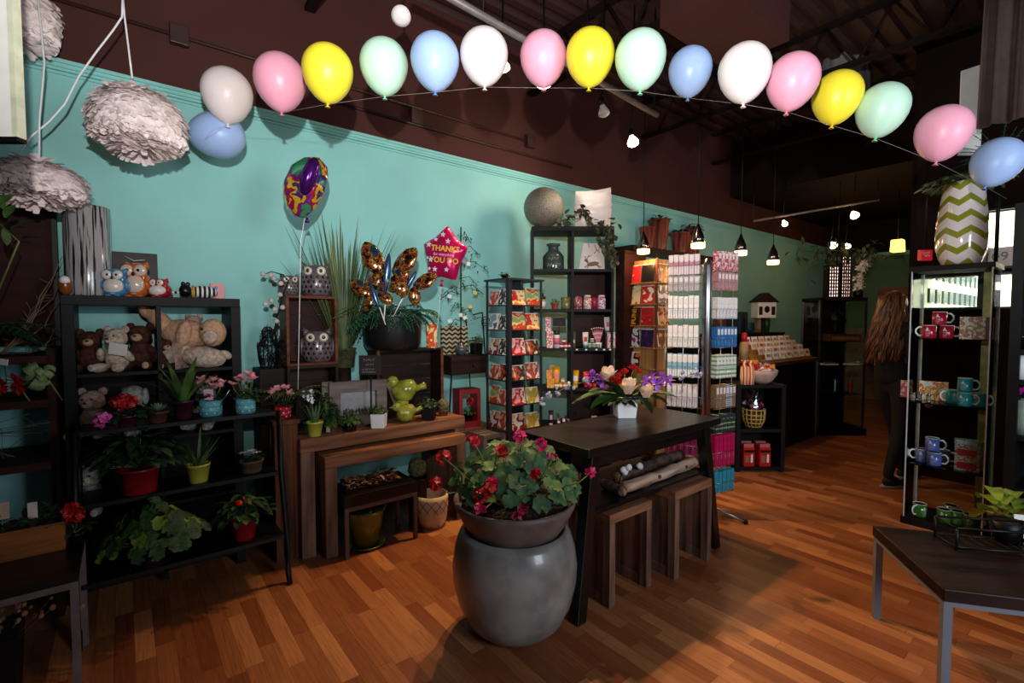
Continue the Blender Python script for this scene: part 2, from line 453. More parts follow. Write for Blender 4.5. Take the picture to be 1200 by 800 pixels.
# ------------------------------------------------ rustic cube stools
def stool(px0, px1, py1, pyb, ptop, lab, dx0):
    p = onz(px1, pyb)
    q = ony(px1, ptop, p.y)
    h = q.z
    wd = dx0; dp = .36
    S = thing('cube_stool', lab, 'stool', (p.x - wd, p.y, 0), group='cube stools under the black table')
    MB().bx(0, wd, 0, dp, h - .05, h).build('seat', M_rust, S, bevel=.004)
    for x0 in (0, wd - .045):
        s_ = MB(); s_.bx(x0, x0 + .045, 0, .05, 0, h - .05); s_.bx(x0, x0 + .045, dp - .05, dp, 0, h - .05)
        s_.bx(x0 + .008, x0 + .037, .05, dp - .05, .06, h - .05); s_.bx(x0 + .004, x0 + .041, .05, dp - .05, 0, .06)
        s_.build('side_panel', M_rustz, S, bevel=.003)
    return S
stool(703, 763, 590, 686, 586, 'rustic wood cube stool nearest the grey planter, under the black table', .36)
stool(770, 833, 560, 655, 561, 'rustic wood cube stool at the right end under the black table', .40)

# ------------------------------------------------ nested consoles
oy = 3.147
ZC = .757
C1 = thing('console_table', 'large rustic wood waterfall console with pots and frame on top', 'table', (.835, oy, 0))
def waterfall(T, w, d, h, th, mt=M_rust, ms=M_rustz):
    MB().bx(0, w, 0, d, h - th, h).build('tabletop', mt, T, bevel=.004)
    for x0 in (0, w - th): MB().bx(x0, x0 + th, 0, d, 0, h - th).build('side_panel', ms, T, bevel=.004)
waterfall(C1, 1.21, .47, ZC, .085)
C2 = thing('console_table', 'smaller rustic wood console nested under the large console', 'table', (.955, oy - .085, 0))
waterfall(C2, 1.04, .42, .645, .075)
# low metal-legged stand inside
S = thing('low_bench', 'low grey metal framed bench with dark top under the nested consoles', 'bench', (1.045, 2.975, 0))
MB().bx(0, .50, 0, .3, .325, .40).build('bench_top', M_bw, S, bevel=.003)
M_gm = mat('grey_painted_metal', '6a5a58', .5)
for y0 in (0, .275):
    MB().bx(0, .50, y0, y0 + .025, .30, .325).build('rail', M_gm, S)
    for x0 in (0, .475): MB().bx(x0, x0 + .025, y0, y0 + .025, 0, .30).build('leg', M_gm, S)
# ------------------------------------------------ concrete planter
M_conc = mat('polished_concrete', '96938f', .32, c2='737170', scale=7, bump=.1, coat=.25)
M_conc2 = mat('matte_grey_pot', '6e605a', .55, c2='574a45', scale=9)
pb = onz(603, 738); pb = Vector((1.462, 1.81, 0))
P = thing('concrete_planter', 'large round grey concrete planter holding red geraniums on the wood floor', 'planter', pb)
prof = [(.0, 0), (.14, 0), (.18, .012), (.235, .065), (.275, .15), (.298, .25), (.302, .33), (.292, .41), (.272, .475), (.25, .505), (.237, .50), (.24, .46), (.0, .405)]
MB().lathe(prof, 56).build('planter_body', M_conc, P)
GZ = .5
G = thing('geranium_plant', 'bushy geranium with red and pink flowers in a wide grey bowl pot', 'plant', pb + Vector((0, 0, .42)))
MB().lathe([(.0, .0), (.17, .0), (.212, .06), (.252, .12), (.292, .2), (.296, .225), (.28, .225), (.272, .19), (.0, .17)], 48).build('pot', M_conc2, G)
MB().lathe([(.26, .19), (.15, .2), (0, .205)], 24).build('soil', M_soil, G)
M_ger = mat('geranium_leaf', '3c6438', .6, c2='23452a', scale=25)
M_ger2 = mat('geranium_leaf_light', '66803e', .6, c2='4d7040', scale=25)
st_ = MB(); lf = MB(); r = random.Random(3)
for i in range(230):
    a = r.uniform(0, 2 * PI); rr = .30 * math.sqrt(r.random()); 
    h = .25 + .24 * math.sqrt(max(0, 1 - (rr / .33) ** 2)) * r.uniform(.55, 1) - (.02 if rr < .2 else .05) * r.random()
    x, y = rr * math.cos(a), rr * math.sin(a)
    n = Vector((x * 2.6 + r.uniform(-.4, .4), y * 2.6 + r.uniform(-.4, .4), .6 + r.random() * .5)) + Vector((-.35, -.45, .1))
    lf.rleaf((x, y, h), n, r.uniform(.024, .046), 0 if r.random() < .72 else 1, 7, i)
    if i % 3 == 0: st_.tube([(x * .3, y * .3, .19), (x * .7, y * .7, (h + .19) / 2), (x, y, h - .004)], .0035, 5)
st_.build('stems', mat('geranium_stem', '6a7a3c', .6), G)
lf.build('foliage', [M_ger, M_ger2], G)
M_fr = mat('geranium_red', 'c0121f', .5, var=.2, scale=40); M_fp = mat('geranium_pink', 'd62a6a', .5, var=.2, scale=40)
def posy(mb, c, R, k, seed, m=0, petal=.011):
    q = random.Random(seed)
    for i in range(k):
        v = Vector((q.gauss(0, 1), q.gauss(0, 1), q.gauss(.3, 1))).normalized()
        cc = Vector(c) + v * R * q.uniform(.6, 1)
        u = v.orthogonal().normalized(); w = v.cross(u)
        for j in range(5):
            a = 2 * PI * j / 5 + i
            dd = u * math.cos(a) + w * math.sin(a)
            mb.blade(cc, dd + v * .5, petal * 1.5, petal * 1.4, .1, m, 2, fold=.1, side=dd.cross(v))
for i, (fx_, fy_, R, k, mt) in enumerate(((520, 535, .022, 9, M_fr), (554, 516, .020, 9, M_fr), (511, 566, .02, 8, M_fr), (574, 572, .022, 9, M_fr), (563, 580, .024, 10, M_fr), (562, 597, .015, 6, M_fp), (588, 528, .018, 7, M_fr), (609, 512, .022, 10, M_fp), (633, 521, .017, 7, M_fp), (622, 546, .015, 6, M_fp), (628, 555, .012, 5, M_fr), (577, 564, .014, 5, M_fp), (612, 595, .018, 8, M_fp), (692, 553, .012, 5, M_fp), (607, 606, .013, 5, M_fp), (648, 536, .008, 3, M_fp))):
    D = 2.05 + .25 * ((i * 37) % 5) / 5 - (.12 if fy_ > 560 else 0)
    p = onf(fx_, fy_, D) - (pb + Vector((0, 0, .42)))
    m = MB(); posy(m, p, R * 1.15, int(k * 1.5), i, 0, .014); f = m.build('flower_head', mt, G)
    MB().tube([(p.x * .5, p.y * .5, .3), (p.x * .85, p.y * .85, max(.3, p.z - .06)), (p.x, p.y, p.z - .005)], .003, 5).build('flower_stalk', MC['geranium_stem'], G)

# ------------------------------------------------ tall bookcase (turned a little towards the shop front)
BD = 4.42
bl, br = onf(623, 265, BD), onf(720, 265, BD)
bz = bl.z; BWd = (br - bl).length
B = thing('bookcase', 'tall dark brown cube bookcase with jars and gifts against the teal wall', 'shelf', (bl.x, bl.y, 0), FACE)
dpt = .33
rows = [onf(670, y_, BD).z for y_ in (315, 362, 408, 455, 500)] + [.35]
t = .022
for i, x in enumerate((0, BWd / 2 - t / 2, BWd - t)):
    MB().bx(x, x + t if i != 1 else x + t, 0, dpt, 0.0, bz - .04).build('side_panel' if i != 1 else 'divider', M_bw2, B)
MB().bx(0, BWd, 0, dpt, bz - .04, bz).build('top_board', M_bw2, B, bevel=.002)
for z in rows: MB().bx(t, BWd - t, 0.003, dpt, z - .025, z).build('shelf_board', M_bw2, B)
MB().bx(.0, BWd, 0, dpt, 0, .08).build('plinth', M_bw2, B)
MB().bx(BWd / 2, BWd - t, dpt - .008, dpt, .08, rows[0] - .025).build('back_panel', M_red, B)
MB().bx(t, BWd / 2 - t / 2, dpt - .008, dpt, .08, rows[4] - .025).build('back_panel', M_bw2, B)
BM = Matrix.Translation((bl.x, bl.y, 0)) @ rotm(0, 0, FACE)
def onbk(px_, row, depth=.12):
    """point on a bookcase shelf under picture column px_"""
    z = rows[row] if row >= 0 else bz
    u = onf(px_, 400, BD + depth); l = BM.inverted() @ Vector((u.x, u.y, 0))
    w = BM @ Vector((l.x, depth, z)); return w
# ------------------------------------------------ black cube shelf on the left with the soft toys
SY = 3.35
s0, s1 = ony(70, 345, SY), ony(281, 350, SY)
SX0, SX1, SZ = s0.x, s1.x, s0.z
K = thing('cube_shelf', 'black open cube shelf filled with teddy bears at the left', 'shelf', (SX0, SY, 0))
SW = SX1 - SX0
kt = .05
krow = [SZ - kt - .36 * (i + 1) - .018 * i for i in range(4)]
for n_, x in (('side_panel', 0), ('side_panel', SW - kt)): MB().bx(x, x + kt, 0, .36, 0, SZ - kt).build(n_, M_bw2, K, bevel=.002)
MB().bx(SW / 2 - .01, SW / 2 + .01, .004, .36, .02, SZ - kt).build('divider', M_bw2, K)
MB().bx(0, SW, 0, .36, SZ - kt, SZ).build('top_board', M_bw2, K, bevel=.002)
for z in krow: MB().bx(kt, SW - kt, .004, .36, z - .018, z).build('shelf_board', M_bw2, K)
MB().bx(kt, SW - kt, .35, .358, .02, krow[0] - .018).build('back_panel', M_bw2, K)  # dark sheet added behind the lower cells, darkening them in place of shade
# ------------------------------------------------ dark tiered plant stand in front of it
E_ = thing('plant_stand', 'black three tier metal plant stand crowded with potted plants', 'plant stand', (0, 0, 0))
tiers = [(.285, 2.92, 3.3), (.62, 3.04, 3.3), (.965, 3.08, 3.32)]
ex0, ex1 = -.20, .70
for z, y0, y1 in tiers:
    b = MB(); b.bx(ex0 + .02, ex1 - .02, y0, y1, z - .02, z); b.build('tier', M_blk, E_)
for x in (ex0, ex1):
    for y0, s_ in ((2.95, -1), (3.3, 1)):
        l = MB(); l.tube([(x, y0 + s_ * .05, .0), (x, y0 + s_ * .015, .06), (x, y0 - .0, .16), (x, y0, .3), (x, y0 + (.1 if s_ < 0 else 0), .62), (x, y0 + (.13 if s_ < 0 else 0), .97)], .016, 8)
        l.build('leg', M_blk, E_)
# wooden pedestal beside the console
MP = wood('pedestal_wood', '6a3c20', '3d2012', .6, 'z')
pz = ony(335, 492, 3.2).z
Pd = thing('wooden_pedestal', 'narrow brown wooden stand left of the console under the red dotted pot', 'stand', (0, 0, 0))
px0, px1 = ony(321, 500, 3.2).x, ony(349, 500, 3.2).x
b = MB(); b.bx(px0, px0 + .03, 3.2, 3.42, 0, pz - .03); b.bx(px1 - .03, px1, 3.2, 3.42, 0, pz - .03); b.bx(px0, px1, 3.205, 3.22, 0, pz - .03); b.build('body', MP, Pd, bevel=.003)
MB().bx(px0 - .01, px1 + .01, 3.19, 3.43, pz - .03, pz).build('top_board', MP, Pd, bevel=.003)
# ------------------------------------------------ glass cabinet with mugs (faces -X)
CX = 4.48
g0, g1 = onx(1057, 612, CX), onx(1161, 400, CX)
gy1, gy0 = g0.y, g1.y
gz = onx(1057, 320, CX).z + .005; gw = gy1 - gy0; gd = .36
GC = thing('glass_cabinet', 'tall glass display cabinet full of printed mugs at the right', 'display cabinet', (CX, gy1, 0), -PI / 2)
MB().bx(-.01, gw + .01, -.01, gd + .01, gz, gz + .035).build('top_board', M_bw2, GC, bevel=.002)
gbz = .05
MB().bx(-.01, gw + .01, -.01, gd + .01, 0, gbz).build('base', M_bw2, GC, bevel=.002)
for x in (0, gw - .012):
    for y in (0, gd - .012):
        MB().bx(x + .003, x + .010, y + .003, y + .010, gbz, gz).build('post', mat('satin_post', 'c4c6cc', .3), GC)
GL = glass()
for nm, q in (('glass_panel', (.012, gw - .012, .003, .007)), ('glass_panel', (.012, gw - .012, gd - .008, gd - .004)), ('glass_panel', (.003, .007, .012, gd - .012)), ('glass_panel', (gw - .007, gw - .003, .012, gd - .012))):
    MB().bx(*q, gbz, gz).build(nm, GL, GC)
gsh = [onx(1100, y_, CX).z for y_ in (397, 474, 549)]
M_gs = glass('green_edge_glass', (.86, .95, .92), .18)
for z in gsh: MB().bx(.012, gw - .012, .01, gd - .01, z - .006, z).build('glass_shelf', M_gs, GC)
# door edge behind the cabinet, its daylight reflection painted as pale gold
t = thing('reflection_edge', 'door edge with painted gold reflection behind the right edge of the glass cabinet', 'post', (CX + gd + .04, gy0 + .06, 0))
MB().bx(-.02, .02, -.03, .035, 0, gz + .02).build('post', mat('reflection_gold', 'e8cc80', .35, var=.2), t)
MB().bx(-.025, .025, -.05, -.032, 0, gz + .02).build('edge_strip', mat('olive_strip', '8c8a50', .4), t)
# ------------------------------------------------ dark bench at the right front
BZ = .60
def bnc():
    # find the height that puts the left feet right
    A = onz(1060, 728); C = onz(1103, 812)
    return A, C
A_, C__ = bnc()
qa = onf(1058, 621, (A_.x * CS + A_.y * SN)); BZ = qa.z
A0 = onz(1059, 620, BZ); A1 = onz(1106, 690, BZ); A2 = onz(1206, 702, BZ)
dv = (A1 - A0); wv = (A2 - A1)
ang = math.atan2(wv.y, wv.x)
BN = thing('side_bench', 'low dark wooden bench with grey steel legs in the right foreground', 'bench', (A1.x, A1.y, 0), ang)
bd_ = dv.length; bl_ = 1.0
MB().bx(0, bl_, 0, bd_, BZ - .05, BZ).build('bench_top', wood('bench_wood', '271815', '130c0a', .42), BN, bevel=.004)
M_lg = mat('bench_grey_steel', '6e7480', .4, spec=.5, var=.04)
for x in (0.005, bl_ - .035):
    for y in (.005, bd_ - .035): MB().bx(x, x + .03, y, y + .03, 0, BZ - .05).build('leg', M_lg, BN)
for y in (.005, bd_ - .025): MB().bx(.035, bl_ - .035, y, y + .02, BZ - .07, BZ - .05).build('rail', M_lg, BN)
for x in (.005, bl_ - .025): MB().bx(x, x + .02, .035, bd_ - .035, BZ - .07, BZ - .05).build('rail', M_lg, BN)
# black shelving right of the cabinet
SH = thing('black_shelf_unit', 'tall black shelf unit at the right edge beside the glass cabinet', 'shelf', (4.33, gy0 - .10, 0), -PI / 2)
zt = 2.22
for x in (0, .9): MB().bx(x, x + .05, 0, .35, 0, zt).build('side_panel', M_blk, SH)
for z in (.45, .78, 1.13, 1.32, 1.78, zt): MB().bx(.05, .9, .005, .35, z - .03, z).build('shelf_board', M_blk, SH)
MB().bx(.0, .95, .35, .37, 0, zt).build('back_panel', M_blk, SH)
# ------------------------------------------------ checkout counter and the low cubby
c0 = onz(955, 512); 
CT = thing('checkout_counter', 'long dark checkout counter with brown top at the back of the shop', 'counter', (0, 0, 0))
cyf = 2.42; cx0, cx1 = 5.36, 6.95
ctz = ony(950, 418, cyf).z; 
ctz = onf(955, 419, 6.1).z
MB().bx(cx0, cx1, cyf, 3.0, 0, ctz - .04).build('body', M_bw2, CT)
MB().bx(cx0 - .02, cx1 + .02, cyf - .04, 3.02, ctz - .04, ctz).build('countertop', wood('counter_top', '6a4028', '40251a', .4), CT, bevel=.004)
MB().bx(cx1 - .02, cx1, cyf - .012, cyf, 0, ctz - .04).build('edge_strip', M_steel, CT)
# cubby
q0, q1 = onz(862, 553), onz(919, 552)
QD = 4.75
ql, qr = onf(862, 553, QD), onf(919, 553, QD)
CB = thing('cubby_shelf', 'low black two-level cubby in front of the counter with basket and red boxes', 'shelf', (ql.x, ql.y, 0), FACE)
qw = (qr - ql).length; qz = onf(890, 451, QD).z; qm = onf(890, 503, QD).z
for x in (0, qw - .04): MB().bx(x, x + .04, 0, .36, 0, qz - .03).build('side_panel', M_bw2, CB)
MB().bx(0, qw, 0, .36, qz - .03, qz).build('top_board', M_bw2, CB)
for z in (qm, .05): MB().bx(.04, qw - .04, .003, .36, z - .03, z).build('shelf_board', M_bw2, CB)
MB().bx(0.04, qw - .04, .345, .36, 0.05, qz - .03).build('back_panel', M_bw2, CB)
QM = Matrix.Translation((ql.x, ql.y, 0)) @ rotm(0, 0, FACE)
# ------------------------------------------------ far glass display tower
DD = 6.3
dl, dr = onf(957, 506, DD), onf(1012, 506, DD)
DT = thing('display_tower', 'narrow glass display tower holding jewellery at the end of the counter', 'display cabinet', (dl.x, dl.y, 0), FACE)
dw = (dr - dl).length; dz = onf(985, 352, DD).z
MB().bx(0, dw, 0, .4, dz, dz + .04).build('top_board', M_bw2, DT); MB().bx(-.02, dw + .02, -.02, .42, 0, .09).build('base', M_bw2, DT)
for x in (0, dw - .02):
    for y in (0, .38): MB().bx(x, x + .02, y, y + .02, .09, dz).build('post', M_steel, DT)
for q in ((.02, dw - .02, .004, .008), (.004, .008, .02, .38), (dw - .008, dw - .004, .02, .38)): MB().bx(*q, .09, dz).build('glass_panel', GL, DT)
MB().bx(.02, dw - .02, .385, .395, .09, dz).build('back_panel', M_dark, DT)
dsh = [onf(985, y_, DD).z for y_ in (400, 428, 462)]
for z in dsh: MB().bx(.02, dw - .02, .01, .38, z - .008, z).build('glass_shelf', M_gs, DT)
DM = Matrix.Translation((dl.x, dl.y, 0)) @ rotm(0, 0, FACE)
# ================================================================== balloons, lamps, ceiling gear
BALC = {}
def bal_mat(n, c):
    return mat('latex_' + n, c, .38, var=.02, sss=.25, spec=.4)
BC = {'white': 'f1e6e6', 'pink': 'f0a8c0', 'yellow': 'f5e23a', 'green': 'bfe6cf', 'blue': 'a3c0ee'}
def balloon_proto(col):
    o = thing('balloon', 'x', 'balloon', (0, 0, 0))
    R = .108; pr = []
    for k in range(15):
        t = k / 14; th = PI * t
        z = -math.cos(th); r = math.sin(th)
        if z < 0: z *= 1.33; r *= (1 - .16 * (-z / 1.33) ** 2)
        pr.append((max(r, .0) * R + (.006 if k == 0 else 0), z * R + R * 1.33))
    pr[0] = (.007, 0); pr[-1] = (0, pr[-1][1])
    MB().lathe(pr, 32).build('latex_body', bal_mat(col, BC[col]), o)
    MB().lathe([(.004, .004), (.006, -.004), (.004, -.010), (.012, -.018), (.0, -.016)], 12).build('knot', bal_mat(col + '_knot', {'white': 'e8dede', 'pink': 'd87898', 'yellow': 'd8b81c', 'green': '6fc49a', 'blue': '5b86c8'}[col]), o)
    return o
protos = {}
BG = 'pastel balloons strung in an arch'
BL = [('white', 268, 62, 267, 145, 0, 'white balloon at the left end of the arch, above the fallen blue balloon'),
      ('pink', 325, 62, 330, 131, -2, 'pink balloon second from the left end of the arch, beside a white one'),
      ('yellow', 385, 60, 384, 121, 1, 'yellow balloon in the left half of the arch, beside a green one'),
      ('green', 449, 56, 451, 112, -1, 'mint green balloon in the left half of the arch, right of yellow'),
      ('blue', 511, 56, 510, 107, 0, 'light blue balloon in the left half of the arch, between mint and white'),
      ('white', 566, 55, 568, 101, -1, 'white balloon left of the arch top, between blue and pink'),
      ('pink', 635, 53, 637, 102, -1, 'pink balloon at the middle of the arch with a lit bulb behind its tip'),
      ('yellow', 692, 56, 690, 102, 2, 'yellow balloon right of the middle pink one near the top of the arch'),
      ('green', 749, 59, 750, 106, 0, 'mint green balloon right of the arch top between yellow and small blue'),
      ('blue', 808, 51, 806, 114, 4, 'small light blue balloon in the right half between mint and white'),
      ('white', 868, 63, 871, 121, 1, 'white balloon in the right half of the arch, between blue and pink'),
      ('pink', 926, 64, 922, 130, 10, 'pink balloon in the right half of the arch, left of deep yellow'),
      ('yellow', 978, 62, 975, 146, 9, 'yellow balloon in the right half of the arch, between pink and mint'),
      ('green', 1030, 66, 1026, 161, 12, 'pale mint balloon near the right end of the arch, after yellow'),
      ('pink', 1096, 72, 1097, 189, 12, 'big coral pink balloon second from the right end of the arch'),
      ('blue', 1161, 69, 1155, 218, 24, 'grey blue balloon at the right end of the arch above the zigzag vase')]
tips = []
used = set()
for n_, cx_, w_, tx_, ty_, tilt, lab in BL:
    th = math.atan(abs(cx_ - 600) / FPX)
    D = .216 * FPX / (w_ * math.cos(th) ** -0 / math.cos(th) * math.cos(th) ** 2) if False else .216 * FPX * (1 / math.cos(th)) / w_
    if cx_ == 268: D *= 1.2
    if cx_ == 325: D *= 1.1
    p = onf(tx_, ty_, D); tips.append(p)
    if n_ not in protos:
        protos[n_] = balloon_proto(n_); o = protos[n_]; o['label'] = lab; o['group'] = BG
    else: o = dup(protos[n_], label=lab, group=BG)
    # tilt in the picture plane and a slight lean so that it stands upright to the eye
    o.location = p; o.rotation_euler = (Matrix.Rotation(math.radians(-0), 3, 'X') @ (Matrix.Rotation(FACE, 3, 'Z') @ Matrix.Rotation(math.radians(tilt), 3, 'Y'))).to_euler()
    s_ = .95 if w_ > 51 else .88
    o.scale = (D / (.216 * FPX / math.cos(th) / w_),) * 3
p = onf(221, 157, 2.86)
o = dup(protos['blue'], loc=p, label='blue balloon lying sideways against the teal wall beside the big feather lamp', group=BG)
o.rotation_euler = (Matrix.Rotation(FACE, 3, 'Z') @ Matrix.Rotation(math.radians(92), 3, 'Y')).to_euler(); o.scale = (1.2, 1.2, 1.25)
ln = MB(); pts = [onf(235, 170, 2.86), onf(247, 153, 2.6)] + tips + [onf(1180, 232, 2.6)]
ln.tube([q + Vector((0, 0, -.004)) for q in pts], .0008, 5)
tag(ln.build('balloon_line', mat('clear_line', '8a827c', .4)), 'thin clear fishing line running under the arch of balloons', 'line')

# ------------------------------------------------ feather lamps
M_fe = mat('white_feather', 'fbf0ef', .8, sss=0, c2='f0e0de', scale=30)
def feather_lamp(c, rx, rz, seed, lab, cordpts, n=3000, FL=.058):
    o = thing('feather_lamp', lab, 'lamp', c, group='white feather ball lamps')
    mb = MB(); r = random.Random(seed)
    mb.ell((0, 0, 0), (rx * .86, rx * .86, rz * .86), seg=20, rings=12)
    for i in range(n):
        z = 1 - 2 * (i + .5) / n; a = i * 2.39996 + r.uniform(-.2, .2); q = math.sqrt(1 - z * z)
        d = Vector((q * math.cos(a), q * math.sin(a), z))
        b = Vector((d.x * rx * .86, d.y * rx * .86, d.z * rz * .86))
        nn = Vector((d.x / rx, d.y / rx, d.z / rz)).normalized()
        tg = Vector((-d.y * .2 + d.x, d.x * .2 + d.y, -.9 * abs(1 - abs(z)) - .1)) ; tg = (tg - nn * tg.dot(nn)).normalized() if (tg - nn * tg.dot(nn)).length > .05 else nn.orthogonal()
        tg = tg + Vector((r.uniform(-.6, .6), r.uniform(-.6, .6), r.uniform(-.5, .5)))
        mb.blade(b, nn * r.uniform(.12, .36) + tg * .8, FL * r.uniform(.7, 1.1), .028, .35, 0, 3, fold=.22, prof=lambda t: min(1, .45 + t * 1.1) * (1 if t < .8 else .75), side=nn.cross(tg).normalized() if nn.cross(tg).length > .05 else None)
    mb.build('feather_shade', M_fe, o)
    cd = MB(); cd.tube([Vector(p_) - Vector(c) for p_ in cordpts], .0045, 8); cd.build('cord', M_white, o)
    return o
cF = onf(162, 143, 2.5)
feather_lamp(cF, .215, .178, 1, 'big round white feather lamp hanging in front of the teal wall', [onf(155, 92, 2.5), onf(151, 60, 2.5), onf(146, 20, 2.5), onf(142, -30, 2.55)])
cG = onf(42, 213, 2.35)
feather_lamp(cG, .19, .105, 2, 'flat lower white feather lamp hanging at the left edge above the ferns', [onf(46, 188, 2.35), onf(46, 140, 2.35), onf(52, 75, 2.35), onf(49, 40, 2.4), onf(40, -40, 2.4)], 2400)
cH = onf(25, 18, 2.55)
feather_lamp(cH, .15, .19, 3, 'white feather lamp high in the top left corner behind the white panel', [cH + Vector((0, 0, .15)), cH + Vector((0, 0, .7))], 2000)
cb_ = MB(); cb_.tube([onf(24, 178, 2.35), onf(36, 160, 2.36), onf(58, 142, 2.4), onf(76, 122, 2.42), onf(92, 90, 2.44), onf(112, 62, 2.46), onf(132, 36, 2.48), onf(143, 20, 2.5), onf(144, -20, 2.5)], .0045, 8)
tag(cb_.build('power_cable', M_white), 'loose white lamp cord looping between the two lower feather lamps', 'cord')
# white panel in the top left corner
pn_ = thing('sign_board', 'white hanging display panel cut off in the top left corner', 'panel', onf(24, 162, 1.45), FACE)
MB().bx(-.5, .0, -.01, .012, 0, .9).build('panel', M_paper, pn_); MB().bx(-.5, .003, -.014, .016, -.012, .0).build('bottom_rail', M_blk, pn_)
MB().bx(-.012, .004, -.012, .014, 0, .9).build('edge_band', mat('pale_green_edge', 'd8dcc0', .5), pn_)

# ------------------------------------------------ track and lamps
tk = thing('light_track', 'long grey ceiling light track above the middle of the balloon arch', 'light track', (0, 0, 0))
ta, tb = onf(770, 135, 4.27), onf(480, -30, 2.55)
MB().tube([ta, tb], .022, 8).build('rail', mat('track_grey', '7a726c', .4), tk)
for q in (.02, .4, .8):
    p = ta.lerp(tb, q); MB().tube([p, (p.x, p.y, 4.14)], .006, 6).build('hanger', M_blk, tk)
tk = thing('light_track', 'faint grey light track under the dark ceiling at the back', 'light track', (0, 0, 0))
MB().tube([onf(883, 259, 6.5), onf(1030, 234, 6.3)], .015, 8).build('rail', MC['track_grey'], tk)
for px_, py_ in ((883, 259), (1028, 234)):
    p = onf(px_, py_, 6.4); MB().tube([p, (p.x, p.y, 3.36)], .005, 6).build('hanger', M_blk, tk)
M_on = glow('lit_bulb', 'ffd9a0', 14); M_off = mat('frosted_bulb', 'e8e2e0', .3, var=.02)
def spot(px_, py_, D, lab, lit, r=.045, aim=(0, 0, -1), top=4.14, grp='round track bulbs'):
    c = onf(px_, py_, D); o = thing('spot_lamp', lab, 'lamp', c, group=grp)
    d = Vector(aim).normalized(); M = d.to_track_quat('-Z', 'Y').to_matrix().to_4x4()
    MB().lathe([(0, -.018), (r * .6, -.014), (r, 0), (r * .95, .02), (r * .5, .06), (r * .35, .085), (0, .085)], 20, M=M).build('bulb', M_on if lit else M_off, o)
    b = MB(); b.lathe([(r * .42, .07), (r * .45, .1), (r * .5, .13), (0, .135)], 16, M=M); b.build('socket', M_blk if not (px_ < 500) else M_blk, o)
    e_ = M @ Vector((0, 0, .13)); MB().tube([e_, (e_.x * .6, e_.y * .6, .17), (0, 0, top - c.z)], .006, 6).build('stem', M_blk, o)
    return o
spot(470, 19, 2.6, 'unlit white floodlight bulb at top left of the light track', False, .05, (-.3, -.5, -.55))
spot(590, 81, 3.7, 'lit bulb peeking out right of the white balloon', True, aim=(.1, -.1, -1), r=.05)
spot(637, 100, 3.7, 'lit bulb glowing behind the tip of the middle pink balloon', True, r=.055)
spot(708, 134, 3.9, 'unlit white bulb hanging below the end of the light track', False, .045, (.1, -.2, -1))
spot(742, 168, 4.2, 'lit warm bulb hanging alone right of the unlit bulb', True, .048, (-.2, -.4, -1))
spot(1002, 253, 6.3, 'lit ceiling spot furthest right over the back of the shop', True, .05, (-.5, -.5, -.8), 3.36, 'small warm spots at the back')
spot(920, 263, 6.4, 'small lit spot left of the others over the back counter', True, .035, (-.5, -.5, -.8), 3.36, 'small warm spots at the back')
spot(977, 288, 7.5, 'lit spot just above the lattice lantern on the display tower', True, .055, (-.6, -.6, -.8), 3.36, 'small warm spots at the back')
spot(994, 289, 7.8, 'smaller lit spot right of the one over the lattice lantern', True, .04, (-.6, -.6, -.8), 3.36, 'small warm spots at the back')
# square pendant
c = onf(1052, 288, 7.0); o = thing('square_pendant', 'square amber glass pendant lamp glowing near the back right', 'lamp', c)
MB().box((0, 0, 0), (.15, .15, .17), taper=.9).build('shade', glow('amber_shade', 'ffb54a', 5), o, bevel=.01)
MB().tube([(0, 0, .08), (0, 0, 3.36 - c.z)], .005, 6).build('cord', M_blk, o)
# cone pendants
M_cone = metal('dark_chrome_cone', '8f8a88', .22)
def pendant(px_, py_, D, lab, k=1.0):
    c = onf(px_, py_, D); o = thing('cone_pendant', lab, 'lamp', c, group='cone pendant lamps over the counter')
    MB().lathe([(.062 * k, .0), (.056 * k, .05 * k), (.04 * k, .10 * k), (.018 * k, .15 * k), (.008 * k, .18 * k), (0, .18 * k)], 20).build('shade', M_cone, o)
    MB().lathe([(.058 * k, -.045 * k), (.063 * k, -.04 * k), (.063 * k, .0), (.0, .0)], 20).build('glass_ring', glow('lit_ring', 'ffc890', 3.5), o)
    MB().tube([(0, 0, .17 * k), (0, 0, 3.34 - c.z + (.8 if c.x < 7.2 else 0))], .004, 6).build('cord', M_blk, o)
pendant(754, 292, 5.0, 'leftmost cone pendant lamp, above the reddish card spinner')
pendant(818, 285, 4.6, 'brightest cone pendant lamp, above the left pocket of the wire book rack')
pendant(868, 294, 5.2, 'cone pendant lamp just right of the wire book rack top')
pendant(906, 305, 5.6, 'rightmost cone pendant lamp, over the checkout counter')
# ------------------------------------------------ duct silencers above, curtain, white board
dz_ = thing('ceiling_duct', 'grey ribbed metal duct pieces hanging high above the yellow and mint balloons', 'duct', onf(987, 80, 5.2), FACE)
M_duct = mat('grey_duct', '8c8a90', .6, c2='55535a', scale=8, stretch=(1, 1, .2))
k = 5.2 / FPX
MB().cyl((0, 0, -.25), 24 * k, 66 * k + .25, 24).build('duct_drum', M_duct, dz_); MB().cyl((27 * k, .05, -.4), 8 * k, 62 * k + .2, 20).build('duct_pipe', M_duct, dz_)
cu = thing('fabric_curtain', 'heavy dark brown curtain hanging in the top right corner', 'curtain', (0, 0, 0))
m = MB(); p = onx(1149, 150, 4.6); n = 60; zb = p.z
for i in range(n + 1):
    y = p.y - i * .014; x = 4.6 + .03 * math.sin(i * .75) + .015 * math.sin(i * 1.9)
    m.v += [Vector((x, y + .02, zb)), Vector((x, y, 4.1))]
for i in range(n): m.f.append([2 * i, 2 * i + 2, 2 * i + 3, 2 * i + 1]); m.m.append(0); m.sm.append(True)
m.build('cloth', mat('brown_cloth', '4a3a34', .9, var=.1), cu, solid=.004)
MB().tube([(4.6, p.y + .05, 4.1), (4.6, p.y - .9, 4.1)], .015, 8).build('rod', M_blk, cu)
